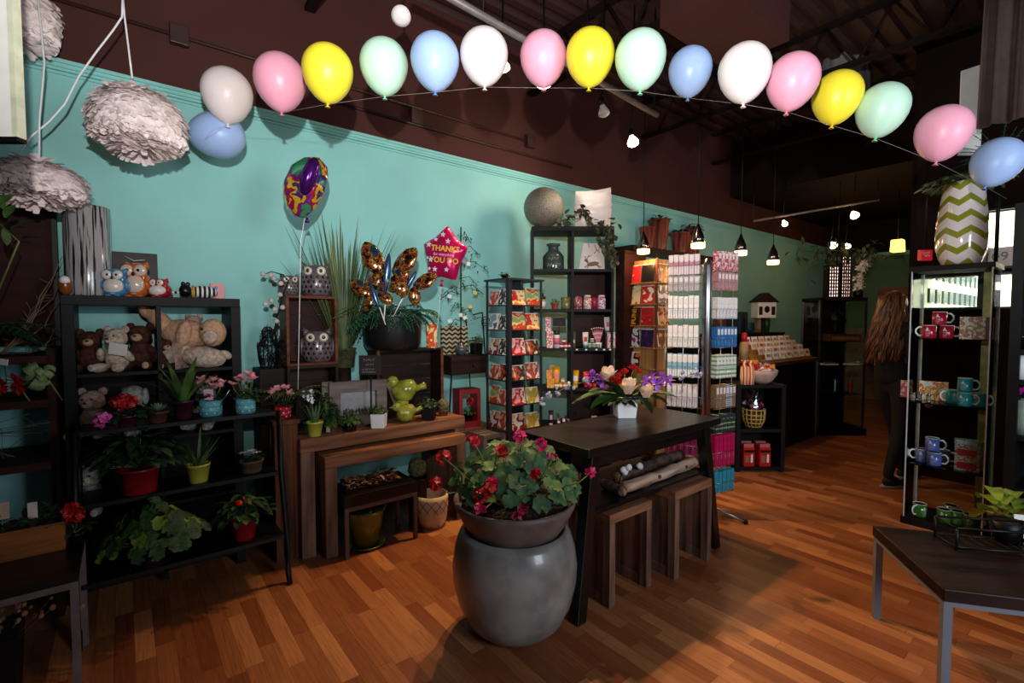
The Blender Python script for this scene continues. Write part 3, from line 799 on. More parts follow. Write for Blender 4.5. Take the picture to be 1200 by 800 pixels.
wb = thing('white_board', 'tall narrow white board standing behind the coral pink balloon', 'board', onf(1136, 182, 3.7), FACE)
k = 3.7 / FPX; m = MB(); m.prism([(-13 * k, 0), (12 * k, 0), (12 * k, 103 * k), (-13 * k, 95 * k)], .012); m.build('board', M_paper, wb)
MB().bx(-.01, .01, 0.01, .03, -.45, 0).build('post', M_blk, wb)
# ================================================================== soft toys, owls, vases
def fuzz(name, c, c2): return mat(name, c, .95, c2=c2, scale=60, bump=.5)
M_nose = mat('black_nose', '0c0a0a', .3); M_tag = M_paper
def bear(lab, loc, rz, H, cm, muz, pose='sit', tagp=False, sc=1, grp='teddy bears on the cube shelf', cat='teddy bear', ears='round'):
    o = thing('teddy_bear', lab, cat, loc, rz, grp); o.scale = (1.18,) * 3
    m = MB(); k = H
    m.ell((0, 0, .28 * k), (.22 * k, .18 * k, .27 * k), nz=.06, ns=14)
    m.ell((0, -.03 * k, .66 * k), (.20 * k, .18 * k, .19 * k), nz=.05, ns=14)
    for s_ in (-1, 1):
        if ears == 'round': m.ell((s_ * .16 * k, 0, .83 * k), (.075 * k, .045 * k, .075 * k), nz=.05)
        else: m.ell((s_ * .20 * k, .0, .66 * k), (.05 * k, .06 * k, .15 * k), nz=.05)
        m.ell((s_ * .24 * k, -.09 * k, .33 * k), (.075 * k, .08 * k, .17 * k), M=rotm(.6, s_ * -.4, 0), nz=.06)
        m.ell((s_ * .17 * k, -.24 * k, .09 * k), (.095 * k, .19 * k, .09 * k), M=rotm(0, 0, s_ * .3), nz=.06)
    m.build('body', cm, o)
    MB().ell((0, -.19 * k, .62 * k), (.095 * k, .08 * k, .075 * k)).build('muzzle', muz, o)
    MB().ell((0, -.265 * k, .65 * k), (.03 * k, .02 * k, .022 * k), seg=8, rings=6).build('nose', M_nose, o)
    for s_ in (-1, 1): MB().ell((s_ * .07 * k, -.195 * k, .71 * k), .017 * k, seg=8, rings=6).build('eye', M_nose, o)
    for s_ in (-1, 1): MB().ell((s_ * .21 * k, -.41 * k, .10 * k), (.06 * k, .02 * k, .065 * k)).build('foot_pad', muz, o)
    if tagp: MB().box((.2 * k, -.28 * k, .45 * k), (.07, .003, .055), M=rotm(.2, .2, .2)).build('paper_tag', M_paper, o)
    return o
F_br = fuzz('brown_plush', '5a2c1c', '2e140c'); F_cr = fuzz('cream_plush', 'dccab8', 'a8907c'); F_tan = fuzz('tan_plush', 'd8ae8c', 'b88868'); F_gr = fuzz('grey_plush', 'b8b4b0', '807c78'); F_pk = fuzz('pinkish_plush', 'c8a898', '94756a')
M_muz = fuzz('tan_muzzle', 'd0a884', 'b08864')
def oncs(px_, row, dep=.15): 
    q = ony(px_, 400, SY + dep); return Vector((q.x, q.y, krow[row]))
bear('dark brown teddy bear at the left of the top shelf compartment', oncs(106, 0, .17), FACE + .5, .22, F_br, M_muz)
bear('small cream teddy bear with a white paper tag between the brown bears', oncs(137, 0, .10), FACE + .1, .235, F_cr, F_cr, tagp=True)
bear('dark brown teddy bear at the right of the top left compartment', oncs(165, 0, .18), FACE + .3, .25, F_br, M_muz)
# tan plush pile in the right compartment
o = thing('plush_dog', 'tan plush dog lying on its back with one leg raised, top right compartment', 'stuffed toy', oncs(219, 0, .14), FACE + .15, 'plush dogs in the right compartment'); o.scale = (1.18,) * 3
m = MB(); m.ell((.0, 0, .17), (.13, .075, .07), M=rotm(0, .15, 0), nz=.04, ns=10); m.ell((-.11, -.02, .235), (.04, .045, .10), M=rotm(0, -.75, 0)); m.ell((-.165, -.03, .295), (.035, .035, .05), M=rotm(0, -.3, 0)); m.ell((.02, -.07, .17), (.035, .03, .065), M=rotm(0, .25, 0)); m.ell((.135, -.03, .175), (.062, .06, .07), nz=.03)
m.build('body', F_tan, o); MB().ell((.145, -.085, .155), (.036, .03, .036)).build('muzzle', F_cr, o); MB().ell((.11, -.088, .195), .007).build('eye', M_nose, o)
o = thing('plush_dog', 'pale cream plush dog rolled up under the tan one on the shelf', 'stuffed toy', oncs(222, 0, .10), FACE + .15, 'plush dogs in the right compartment'); o.scale = (1.25,) * 3
m = MB(); m.ell((-.06, 0, .065), (.075, .06, .062), nz=.05, ns=12); m.ell((.07, -.02, .05), (.10, .058, .05), M=rotm(0, .12, 0), nz=.04, ns=10); m.ell((.165, -.02, .06), (.03, .02, .02), M=rotm(0, .5, 0))
m.build('body', F_cr, o); MB().box((-.02, -.02, .06), (.012, .122, .12)).build('collar', F_pk, o)
o = bear('small plush with a folded paper tag at the back above the tan dog', oncs(228, 0, .25) + Vector((0, 0, .11)), FACE, .20, F_pk, F_cr, tagp=True, grp='plush dogs in the right compartment')
bear('half hidden brown plush with pale paws at the left of the right compartment', oncs(193, 0, .12), FACE + .9, .17, F_br, M_muz)
bear('pinkish tan bear in the second shelf row at the left post', oncs(106, 1, .1) + Vector((0, 0, .03)), FACE + .3, .25, F_pk, F_pk)
bear('grey and white dog plush with a black nose behind the red flower', oncs(156, 1, .12) + Vector((0, 0, .02)), FACE - .1, .27, F_gr, F_cr, ears='flop')
bear('small grey bear in the third shelf row behind the leafy plant', oncs(100, 2, .1), FACE + .3, .25, F_gr, F_cr)
bear('grey plush behind the pink cyclamen in the second row', oncs(240, 1, .14), FACE, .26, F_gr, F_cr)

# ---- owls
M_amb = mat('dark_iris', '2a1408', .2)
def owl(lab, loc, rz, H, cbody, cbelly, wd=.36, grp='glossy ceramic owls on the cube shelf'):
    o = thing('ceramic_owl', lab, 'owl figurine', loc, rz, grp); k = H
    body = mat('owl_glaze_' + cbody, cbody, .15, var=.06, coat=.6); bel = mat('owl_belly_' + cbelly, cbelly, .2, var=.05, coat=.6, scale=60)
    m = MB(); m.lathe([(0, 0), (wd * .55 * k, 0), (wd * .95 * k, .12 * k), (wd * k, .3 * k), (wd * .9 * k, .5 * k), (wd * .78 * k, .62 * k), (wd * .85 * k, .74 * k), (wd * .7 * k, .87 * k), (wd * .35 * k, .93 * k), (0, .93 * k)], 28)
    for s_ in (-1, 1):
        m.lathe([(.13 * k, 0), (.06 * k, .12 * k), (0, .2 * k)], 12, c=(s_ * wd * .62 * k, 0, .80 * k), M=rotm(0, s_ * .45, 0))
        m.ell((s_ * wd * .95 * k, .0, .38 * k), (.06 * k, wd * .6 * k, .22 * k), M=rotm(0, s_ * -.12, 0))
    m.build('body', body, o)
    MB().ell((0, -wd * .45 * k, .33 * k), (wd * .84 * k, wd * .70 * k, .30 * k)).build('belly', bel, o)
    for s_ in (-1, 1):
        e_ = MB().ell((s_ * .15 * k, -wd * .74 * k, .72 * k), (.15 * k, .06 * k, .15 * k)).build('eye', bel, o)
        MB().ell((s_ * .13 * k, -wd * .74 * k - .045 * k, .72 * k), (.05 * k, .02 * k, .05 * k), seg=10, rings=6).build('pupil', M_nose, e_)
        MB().ell((s_ * .13 * k, -wd * .8 * k, .02 * k), (.1 * k, .09 * k, .05 * k)).build('foot', body, o)
    MB().ell((0, -wd * .86 * k, .62 * k), (.04 * k, .04 * k, .06 * k), seg=10, rings=6).build('beak', M_nose, o)
    return o
def ontop(px_, dep=.12): q = ony(px_, 400, SY + dep); return Vector((q.x, q.y, SZ))
owl('blue and white ceramic owl standing left of the orange owl', ontop(138, .07), FACE + .35, .158, '3f86b8', 'e6dcd4')
owl('tall orange ceramic owl between the blue and the red owl', ontop(163, .12), FACE + .3, .205, 'c8621c', 'd8c4b4', .28)
owl('small red ceramic owl at the right of the orange owl', ontop(189, .09), FACE + .25, .115, 'a81c26', 'e6dcd4', .46)
# ---- bark patterned vase
M_bark = mat('silver_bark_glass', 'a8a4a6', .22, c2='181412', scale=95, stretch=(1, 1, .035), coat=.5); _e = M_bark.node_tree.nodes['Color Ramp'].color_ramp.elements; _e[0].position = .43; _e[1].position = .5
o = thing('bark_vase', 'tall cylinder vase with silver grey bark pattern on the cube shelf', 'vase', ontop(107, .15))
MB().lathe([(0, 0), (.098, 0), (.10, .01), (.10, .475), (.094, .48), (.09, .47), (.088, .02), (0, .02)], 40).build('vase_body', M_bark, o)
M_dk = mat('dark_plum_board', '241a20', .5)
o = thing('leaning_board', 'dark square board leaning on the teal wall behind the owls', 'board', ontop(160, .30), .0); MB().box((0, 0, .135), (.225, .02, .27), M=rotm(-.12, 0, 0)).build('board', M_dk, o, bevel=.002)
MB().tube([(-.04, -.035, .24), (0, -.06, .215), (.05, -.05, .225)], .002, 5).build('ribbon', M_white, o)
o = thing('small_owl', 'tiny brown and white owl ornament half hidden behind the bark vase', 'owl figurine', ontop(79, .05)); MB().ell((0, 0, .05), (.03, .03, .05)).build('body', mat('amber_glaze', '8a4a1c', .2), o); MB().ell((0, -.015, .075), (.022, .02, .022)).build('face', M_white, o)
# ---- striped cat plush
def stripe_mat(name, c1, c2, sc, axis=0, duty=.5):
    if name in MC: return MC[name]
    m, nt, b = newmat(name); N = nt.nodes; L = nt.links
    tc = N.new('ShaderNodeTexCoord'); sx = N.new('ShaderNodeSeparateXYZ'); L.new(tc.outputs['Object'], sx.inputs[0])
    m1 = N.new('ShaderNodeMath'); m1.operation = 'MULTIPLY'; m1.inputs[1].default_value = sc; L.new(sx.outputs[axis], m1.inputs[0])
    m2 = N.new('ShaderNodeMath'); m2.operation = 'FRACT'; L.new(m1.outputs[0], m2.inputs[0])
    m3 = N.new('ShaderNodeMath'); m3.operation = 'GREATER_THAN'; m3.inputs[1].default_value = duty; L.new(m2.outputs[0], m3.inputs[0])
    mx = N.new('ShaderNodeMix'); mx.data_type = 'RGBA'; mx.inputs[6].default_value = lin(c1); mx.inputs[7].default_value = lin(c2); L.new(m3.outputs[0], mx.inputs[0]); L.new(mx.outputs[2], b.inputs['Base Color']); b.inputs['Roughness'].default_value = .85
    MC[name] = m; return m
M_st = stripe_mat('black_white_stripe', '0e0e10', 'e6e2de', 42, 0, .55)
o = thing('striped_plush', 'black and white striped stuffed animal lying at the right end of the cube shelf top', 'stuffed toy', ontop(234, .10), .0)
m = MB(); m.ell((.025, 0, .04), (.075, .036, .036)); m.build('body', M_st, o); m = MB(); m.ell((-.065, 0, .045), (.032, .032, .038), nz=.1); m.ell((-.075, -.01, .083), (.012, .01, .014)); m.ell((-.05, .01, .083), (.012, .01, .014)); m.build('head', M_nose, o)
MB().tube([(-.085, 0, .03), (-.11, -.01, .032), (-.15, -.015, .03)], .007, 8).build('tail', M_st, o)
MB().lathe([(.037, 0), (.038, .012)], 16, c=(-.032, 0, .04), M=rotm(0, PI / 2, 0)).build('collar', mat('yellow_band', 'd8a020', .6), o)
o = thing('small_box', 'small blue and pink box standing behind the striped plush', 'box', ontop(256, .2)); MB().box((0, 0, .05), (.075, .03, .10)).build('carton', print_mat('bluepink', ['3a6fb0', 'd88a90', '3a6fb0'], 9), o)

# ================================================================== plants
M_lf = mat('dark_leaf', '27442a', .55, c2='14261a', scale=20, spec=.3); M_lf2 = mat('mid_leaf', '48702f', .5, c2='2c4a20', scale=20); M_lf3 = mat('lime_leaf', '8a9c34', .5, c2='5f7a22', scale=12)
M_aloe = mat('aloe_leaf', '5f7f4e', .45, c2='3f5f38', scale=12); M_suc = mat('pale_succulent', '9ab09a', .6, c2='6f8c74'); M_fern = mat('fern_leaf', '2f6a50', .6, c2='1c4634', scale=12); M_fernd = mat('dark_fern', '1f4a2c', .6, c2='112c1c', scale=12)
M_stem = MC['geranium_stem']
def pot(o, r0, r1, h, mt, seg=28, lip=.006, sq=None, soil=True):
    MB().lathe([(0, 0), (r0, 0), (r0 + .002, .004), (r1, h - .012), (r1 + lip, h - .012), (r1 + lip, h), (r1 - .004, h), (r1 - .008, h * .75), (0, h * .75)], seg, sq=sq).build('pot', mt, o)
    if soil: MB().lathe([(r1 - .009, h * .8), (0, h * .84)], 16, sq=sq).build('soil', M_soil, o)
def bush(o, z0, R, Hh, n, mt, seed, L=.07, W=.035, stems=True, kind='blade', nm='foliage'):
    q = random.Random(seed); m = MB(); s_ = MB()
    for i in range(n):
        a = q.uniform(0, 2 * PI); e = q.random() ** .6; r_ = R * e
        h = z0 + Hh * (1 - e * .8) * q.uniform(.45, 1)
        c = Vector((r_ * math.cos(a), r_ * math.sin(a), h)); d = Vector((math.cos(a), math.sin(a), q.uniform(-.1, .8)))
        if kind == 'blade': m.blade(c, d, L * q.uniform(.7, 1.2), W * q.uniform(.8, 1.2), .7, 0 if q.random() < .8 else (1 if isinstance(mt, list) else 0), 4)
        else: m.rleaf(c, Vector((d.x, d.y, .8)) + Vector((-.3, -.4, 0)), L * q.uniform(.5, .8), 0 if q.random() < .8 else (1 if isinstance(mt, list) else 0), 7, i)
        if stems and i % 4 == 0: s_.tube([(0, 0, z0 * .9), c * .6 + Vector((0, 0, z0 * .4)), c], .002, 4)
    m.build(nm, mt, o)
    if stems: s_.build('stems', M_stem, o)
def straps(o, z0, n, L, W, mt, seed, spread=.5, bend=.25, nm='foliage', r0=.02, fold=.4):
    q = random.Random(seed); m = MB()
    for i in range(n):
        a = 2 * PI * i / n * 2.4 + q.uniform(-.3, .3); sp = spread * q.uniform(.25, 1)
        m.blade((r0 * math.cos(a), r0 * math.sin(a), z0), (math.cos(a) * sp, math.sin(a) * sp, 1), L * q.uniform(.6, 1.05), W, bend * q.uniform(.5, 1.3), 0, 8, prof=lambda t: (1 - t) ** .6 * min(1, .55 + 2 * t), fold=fold)
    m.build(nm, mt, o)
def tierp(px_, t, dep=.1): z, y0, y1 = tiers[t]; q = ony(px_, 400, y0 + dep); return Vector((q.x, q.y, z))
M_dot = mat('teal_tin', '5fb0bc', .35, var=.05); M_dotr = mat('red_tin', 'b81424', .35, var=.05); M_pkf = mat('pink_petal', 'f09aa8', .6, c2='f8c0c4', scale=30); M_pkl = mat('pale_dot', 'f0d8cc', .6)
def dotted(o, r, h, mt):
    MB().lathe([(0, 0), (r, 0), (r, h * .30), (r + .0025, h * .32), (r, h * .34), (r, h * .64), (r + .0025, h * .66), (r, h * .68), (r + .002, h), (r - .004, h), (r - .004, h * .8), (0, h * .8)], 32).build('pot', mt, o)
    d = MB()
    for k in range(3):
        for i in range(9):
            a = 2 * PI * (i + .5 * (k % 2)) / 9; z = h * (.18 + .32 * k)
            d.lathe([(.0045, 0), (.0045, .0008), (0, .001)], 8, c=(r * math.cos(a), r * math.sin(a), z), M=Vector((math.cos(a), math.sin(a), 0)).to_track_quat('Z', 'Y').to_matrix().to_4x4())
    d.build('dots', M_pkl, o)
def cyclamen(lab, loc, r, h, mt, seed, fl, H=.13):
    o = thing('cyclamen_plant', lab, 'potted plant', loc, FACE, 'pink cyclamens in polka dot tins'); dotted(o, r, h, mt)
    bush(o, h, .05, .06, 26, M_lf, seed, .05, .04, True)
    q = random.Random(seed)
    for i, (x, z) in enumerate(fl):
        m = MB(); c = Vector((x, q.uniform(-.03, .02), h + z))
        for j in range(6):
            a = j * 1.05 + q.random(); m.blade(c, (math.cos(a) * .8, math.sin(a) * .8, q.uniform(-.2, 1)), .036, .032, -.2, 0, 3)
        m.build('flower', M_pkf, o); MB().tube([(x * .3, 0, h), (x * .8, c.y, h + z * .6), c], .002, 5).build('flower_stalk', M_stem, o)
    return o
fl1 = [(-.05, .09), (-.03, .115), (0, .10), (.03, .11), (.055, .09), (.02, .075), (-.065, .085), (.075, .075)]
o = cyclamen('pink cyclamen in a teal polka dot bucket with raised wire handles', tierp(245, 2, .12), .056, .085, M_dot, 1, fl1)
MB().tube([(-.056, 0, .075), (-.085, -.01, .09), (-.075, -.01, .086)], .003, 6).build('handle', M_steel, o)
MB().tube([(.056, 0, .06), (.085, -.01, .10), (.115, -.01, .145)], .004, 6).build('handle', M_steel, o)
m = MB(); m.box((.01, -.035, .12), (.05, .004, .06)); m.build('gift_tag', print_mat('pink_tag', ['d03060', 'f0c0d0', 'c01850'], 30), o)
cyclamen('pink cyclamen in a smaller teal polka dot tin without handles', tierp(286, 2, .08), .05, .082, M_dot, 2, [(-.05, .1), (-.02, .12), (.0, .10), (.03, .12), (.05, .11), (-.06, .08), (.02, .135)])
cyclamen('pink cyclamen in a red polka dot tin on the narrow wooden stand', Vector(((px0 + px1) / 2 + .005, 3.29, pz)), .047, .078, M_dotr, 3, [(-.05, .09), (-.03, .10), (0, .105), (-.06, .075), (.02, .10), (.055, .08), (.05, .06)])
# peace lily in a plum pot
M_plum = mat('plum_pot', '3c1428', .35)
o = thing('lily_plant', 'broad leaved green plant in a dark plum pot beside the blue tins', 'potted plant', tierp(213, 2, .1), FACE); pot(o, .036, .045, .10, M_plum); straps(o, .09, 13, .26, .05, M_lf2, 5, .75, .5)
# succulent and red primrose, pink one
o = thing('succulent_plant', 'pale green rosette succulent in a brown pot in the middle of the plant stand', 'potted plant', tierp(182, 2, .06), FACE); pot(o, .035, .045, .06, mat('brown_pot', '4a2c20', .6))
m = MB()
for i in range(34):
    a = i * 2.4; rr = .2 + i / 34; m.blade((0, 0, .06), (math.cos(a) * rr * 1.1, math.sin(a) * rr * 1.1, 1.3 - rr), .035 + .022 * rr, .017, -.2, 0, 3)
m.build('rosette', M_suc, o)
M_rf = mat('red_petal', 'c8141c', .5, c2='8c0c14', scale=25)
def blossoms(o, pts, R, mt, seed, k=16, petal=.02, nm='flower'):
    for i, p_ in enumerate(pts):
        m = MB(); posy(m, p_, R, k, seed + i, 0, petal); m.build(nm, mt, o)
o = thing('begonia_plant', 'red begonia blooming in front of the grey and white plush', 'potted plant', tierp(146, 2, .03), FACE); pot(o, .035, .045, .06, M_plum); bush(o, .06, .07, .07, 40, M_lf, 8, .055, .04); blossoms(o, [(-.03, -.02, .125), (.0, -.02, .14), (.035, -.02, .13), (.0, -.04, .115)], .022, M_rf, 5, 14, .017)
o = thing('impatiens_plant', 'small plant with one bright magenta and pink flower on the plant stand', 'potted plant', tierp(127, 2, .02), FACE); pot(o, .03, .04, .05, M_plum); bush(o, .04, .06, .04, 26, M_lf, 9, .05, .035); blossoms(o, [(.0, -.05, .055)], .02, mat('hot_pink_petal', 'e860b8', .5), 6, 8, .022)
# big dark leafy plant in red pot
M_rp = mat('red_foil_pot', '8c1420', .35)
o = thing('leafy_plant', 'big dark leafy houseplant in a red wrapped pot in the middle tier', 'potted plant', tierp(158, 1, .08), FACE); pot(o, .07, .085, .13, M_rp); bush(o, .14, .17, .24, 150, [M_lf, M_lf2], 11, .10, .045)
o = thing('aloe_plant', 'spiky green aloe in a yellow green pot on the middle tier', 'potted plant', tierp(228, 1, .08), FACE); M_lime = mat('lime_glaze', 'b4b848', .3, coat=.4, var=.04); pot(o, .042, .058, .10, M_lime, lip=.001); straps(o, .09, 9, .22, .022, M_aloe, 12, .8, .2)
o = thing('flower_basket', 'small basket with star shaped white flowers right of the aloe on the middle tier', 'potted plant', tierp(291, 1, .1), FACE); pot(o, .05, .06, .07, mat('dull_basket', '5a4630', .8, scale=60, bump=.5)); bush(o, .07, .05, .03, 26, M_lf, 13, .04, .02)
m = MB()
for c in ((0, 0, .12), (.04, -.02, .115), (-.035, -.01, .11)):
    for j in range(7): m.blade(c, (math.cos(j * .9), math.sin(j * .9), .25), .035, .01, .2, 0, 2)
m.build('flower', M_white, o)
# bottom tier
o = thing('ivy_plant', 'wide spreading green geranium foliage with yellow leaf tips on the bottom tier', 'potted plant', tierp(170, 0, .08), FACE); pot(o, .08, .11, .13, M_blk); bush(o, .10, .24, .24, 240, [mat('bottom_leaf', '3c5a2a', .6, c2='24401f'), M_lf3], 14, .05, .04, kind='r')
o = thing('pepper_plant', 'leafy plant with one red bloom in a round red pot, bottom tier', 'potted plant', tierp(281, 0, .1), FACE); pot(o, .05, .068, .12, M_rp); bush(o, .13, .13, .14, 90, [M_lf, M_lf2], 15, .085, .038)
m = MB(); m.ell((.03, -.10, .235), (.02, .014, .015), nz=.2); m.ell((.05, -.09, .26), .005); m.ell((.07, -.08, .245), .005); m.build('flower', mat('scarlet', 'f02010', .5), o)
# ---- left table with planted wooden box
tb_ = thing('side_table', 'low side table with brown grey metal frame at the lower left corner', 'table', (0, 0, 0))
tz = ony(108, 632, 2.94).z; tx1 = -.165
MB().bx(-1.0, tx1 + .0, 2.50, 2.96, tz, tz + .035).build('tabletop', M_bw, tb_)
for x in (tx1 - .025,  -1.0):
    for y in (2.5, 2.935): MB().bx(x, x + .025, y, y + .025, 0, tz).build('leg', M_gm, tb_)
for y in (2.5, 2.935): MB().bx(-.975, tx1 - .025, y, y + .025, tz - .025, tz).build('rail', M_gm, tb_)
o = thing('planter_box', 'wooden planter box of mixed plants with paper picks on the low left table', 'planter', (-.38, 2.86, tz + .035))
WB = wood('cedar', '9a5a28', '6a3a18', .6); m = MB(); m.bx(-.16, .16, -.07, -.058, 0, .12); m.bx(-.16, .16, .058, .07, 0, .12); m.bx(-.16, -.148, -.058, .058, 0, .12); m.bx(.148, .16, -.058, .058, 0, .12); m.bx(-.15, .15, -.06, .06, 0, .01); m.build('box', WB, o)
MB().bx(-.147, .147, -.057, .057, .01, .1).build('soil', M_soil, o)
q = random.Random(4); m = MB()
for i in range(90): m.blade((q.uniform(-.15, .15), q.uniform(-.06, .05), .10 + q.random() * .05), (q.uniform(-1, 1), q.uniform(-1, .6), q.uniform(.1, 1)), .06, .03, .6, 0 if q.random() < .7 else 1, 3)
m.build('foliage', [M_lf, M_lf2], o)
for x, z, w_, mt in ((-.03, .2, .045, 'c8a890'), (.06, .18, .03, 'd8c8c0'), (-.07, .155, .022, 'c0c4e0')):
    k_ = MB(); k_.box((x, -.03, z), (w_, .003, .07)); f = k_.build('paper_pick', mat('pick_' + mt, mt, .6), o); MB().tube([(x, -.028, .09), (x, -.028, z - .02)], .002, 5).build('stick', M_stem, f)
o = thing('poinsettia_plant', 'single red bloom standing at the right end of the wooden planter box', 'potted plant', (-.19, 2.84, tz + .035), FACE); pot(o, .02, .03, .05, M_blk); bush(o, .05, .04, .06, 14, M_lf, 21, .05, .03); blossoms(o, [(.0, -.02, .15), (.02, -.02, .135)], .022, M_rf, 9, 12, .018)
o = thing('dried_planter', 'dark planter of dry brown flowers standing under the low left table', 'planter', (-.47, 2.72, 0)); MB().box((0, 0, .14), (.2, .2, .28), taper=1.15).build('pot', M_blk, o)
q = random.Random(5); m = MB(); s_ = MB()
for i in range(110):
    c = Vector((q.gauss(0, .085), q.gauss(-.02, .07), .30 + abs(q.gauss(0, .06)))); m.ell(c, q.uniform(.006, .013), i % 2, seg=6, rings=4)
    if i % 4 == 0: s_.tube([(c.x * .3, c.y * .3, .2), c], .0015, 4)
_d = m.build('dried_flowers', [mat('dry_bud', '8c6a48', .9), mat('dry_bud_red', '7a4030', .9)], o); _d['kind'] = 'stuff'; s_.build('stems', mat('dry_stem', '4c4430', .9), o)

# ================================================================== wooden hutch at the far left edge
HX1 = ony(66, 300, 3.6).x
o = thing('wooden_hutch', 'dark red brown wooden hutch at the left edge holding ferns', 'shelf', (0, 0, 0))
hz = 1.5 + (375 - 213) / 570 * 2.55
M_hw = wood('hutch_wood', '3a1810', '200c08', .7, 'x', 4)
MB().bx(-1.5, HX1, 3.68, 3.72, 1.36, 2.27).build('back_panel', M_hw, o)
for z, y0 in ((1.33, 3.2), (1.12, 3.2), (.82, 3.2)): MB().bx(-1.5, HX1 - .02, y0, 3.68, z - .035, z).build('shelf_board', M_hw, o)
for x in (HX1 - .03, -1.0): MB().bx(x, x + .03, 3.3, 3.72, 0, 1.36).build('side_panel', M_hw, o)
MB().bx(HX1 - .02, HX1, 3.66, 3.73, 1.36, 2.27).build('edge_trim', M_blk, o)
# ferns
def fern(lab, loc, n, L, seed, mt=M_fernd, W=.06, up=.5, lim=None, mpot=None):
    o = thing('potted_fern', lab, 'fern', loc, 0); pot(o, .06, .075, .1, mpot or M_blk); q = random.Random(seed); m = MB()
    for i in range(n):
        a = 2 * PI * i / n + q.uniform(-.3, .3)
        if lim: a = lim[0] + (lim[1] - lim[0]) * q.random()
        m.frond((0, 0, .09), (math.cos(a), math.sin(a), up * q.uniform(.6, 1.6)), L * q.uniform(.7, 1.1), W, 1.0, 0, 14)
    m.build('fronds', mt, o); return o
fern('big dark green fern on the wooden hutch at the left edge', Vector((-.62, 3.4, 1.33)), 18, .42, 3, W=.075)
# leafy branch above fern
o = thing('leaf_branch', 'lit green leafy branch sticking up out of the fern at left', 'plant', onf(3, 300, 2.2)); m = MB()
a0 = onf(0, 262, 2.2) - Vector(o.location); a1 = onf(22, 283, 2.2) - Vector(o.location)
MB().tube([(-.05, 0, -.25), a1, a0], .004, 6).build('branch', M_stem, o)
for px_, py_, dx_, dy_ in ((3, 245, -.4, 1), (6, 255, .5, .8), (14, 268, 1, .3), (4, 268, .2, -1), (24, 262, .8, .3), (0, 240, .8, .9)):
    m.blade(onf(px_, py_, 2.2) - Vector(o.location), Vector((dx_ * SN, -dx_ * CS, dy_)), .075, .045, .3, 0, 4)
m.build('foliage', M_lf2, o)
# dry twigs
o = thing('twig_bundle', 'bundle of thin dry twigs reaching up to the bark vase', 'twigs', onf(2, 414, 2.45)); m = MB(); q = random.Random(8)
base = Vector(o.location)
for ex, ey in ((72, 300), (68, 350), (70, 386), (60, 335), (14, 372), (50, 345), (66, 310), (71, 330)):
    e_ = onf(ex, ey, 2.6) - base; pts = [Vector((0, 0, 0))]
    for k in range(1, 7):
        t = k / 6; pts.append(e_ * t + Vector((q.gauss(0, .008), q.gauss(0, .008), -.05 * math.sin(PI * t) + q.gauss(0, .006))))
    m.tube(pts, [.005 - .0006 * k for k in range(7)], 5)
    for k in range(2, 6):
        d = Vector((q.gauss(.3, 1), q.gauss(0, .5), abs(q.gauss(.5, .6)))).normalized() * .05; m.tube([pts[k], pts[k] + d], [.002, .001], 4)
m.build('twigs', mat('dry_twig', '8a7458', .8), o)
# green bow, red poinsettia on hutch shelf
o = thing('ribbon_bow', 'large looped moss green ribbon bow left of the cube shelf', 'bow', onf(48, 440, 2.22) + Vector((0, 0, 0)), FACE); m = MB(); q = random.Random(2)
for i in range(26):
    d = Vector((q.gauss(0, 1), q.gauss(-.6, .6), q.gauss(0, 1))).normalized(); u = d.orthogonal().normalized(); n = 8; R1 = q.uniform(.05, .075)
    vs = []
    for k in range(n + 1):
        t = k / n; p_ = d * math.sin(PI * t) * R1 + d.cross(u) * math.sin(2 * PI * t) * R1 * .34
        vs += [p_ - u * .013, p_ + u * .013]
    m.add(vs, [(2 * k, 2 * k + 1, 2 * k + 3, 2 * k + 2) for k in range(n)], 0, True)
m.build('loops', mat('moss_ribbon', '7c9460', .6, c2='5f7848', scale=12), o)
MB().tube([(0, .02, -.0), (0, .1, -.13)], .004, 6).build('wire_stem', M_stem, o)
o = thing('poinsettia_spray', 'dark red poinsettia flowers at the left edge beside the green bow', 'flower', onf(18, 447, 2.22), FACE); m = MB()
for c in ((0, 0, 0), (-.06, 0, -.02), (.035, -.01, -.015)):
    for j in range(9): m.blade(c, (math.cos(j * .7), -.5, math.sin(j * .7)), .05, .025, .1, 0, 3)
m.build('petals', M_rf, o); MB().tube([(0, .0, 0), (0, .08, -.13)], .004, 6).build('flower_stalk', M_stem, o)
o = thing('price_card', 'small white price card on the hutch at the left edge', 'card', onf(4, 424, 2.22), FACE); MB().box((0, 0, 0), (.04, .003, .028), M=rotm(0, .15, 0)).build('card', M_paper, o); MB().tube([(0, .004, -.01), (0, .01, -.1)], .0015, 5).build('wire', M_blk, o)
q = random.Random(9); o = thing('dry_grass', 'tangle of thin dry grass stems on the lower hutch shelf', 'dried grass', (-.52, 3.42, .82)); m = MB()
for i in range(16): m.tube([(q.uniform(-.1, .1), 0, 0), (q.uniform(-.2, .2), q.uniform(-.1, .05), .14), (q.uniform(-.3, .25), q.uniform(-.15, .05), q.uniform(.1, .24))], .0015, 4)
m.build('stems', mat('dry_grass', '6a6248', .9), o)
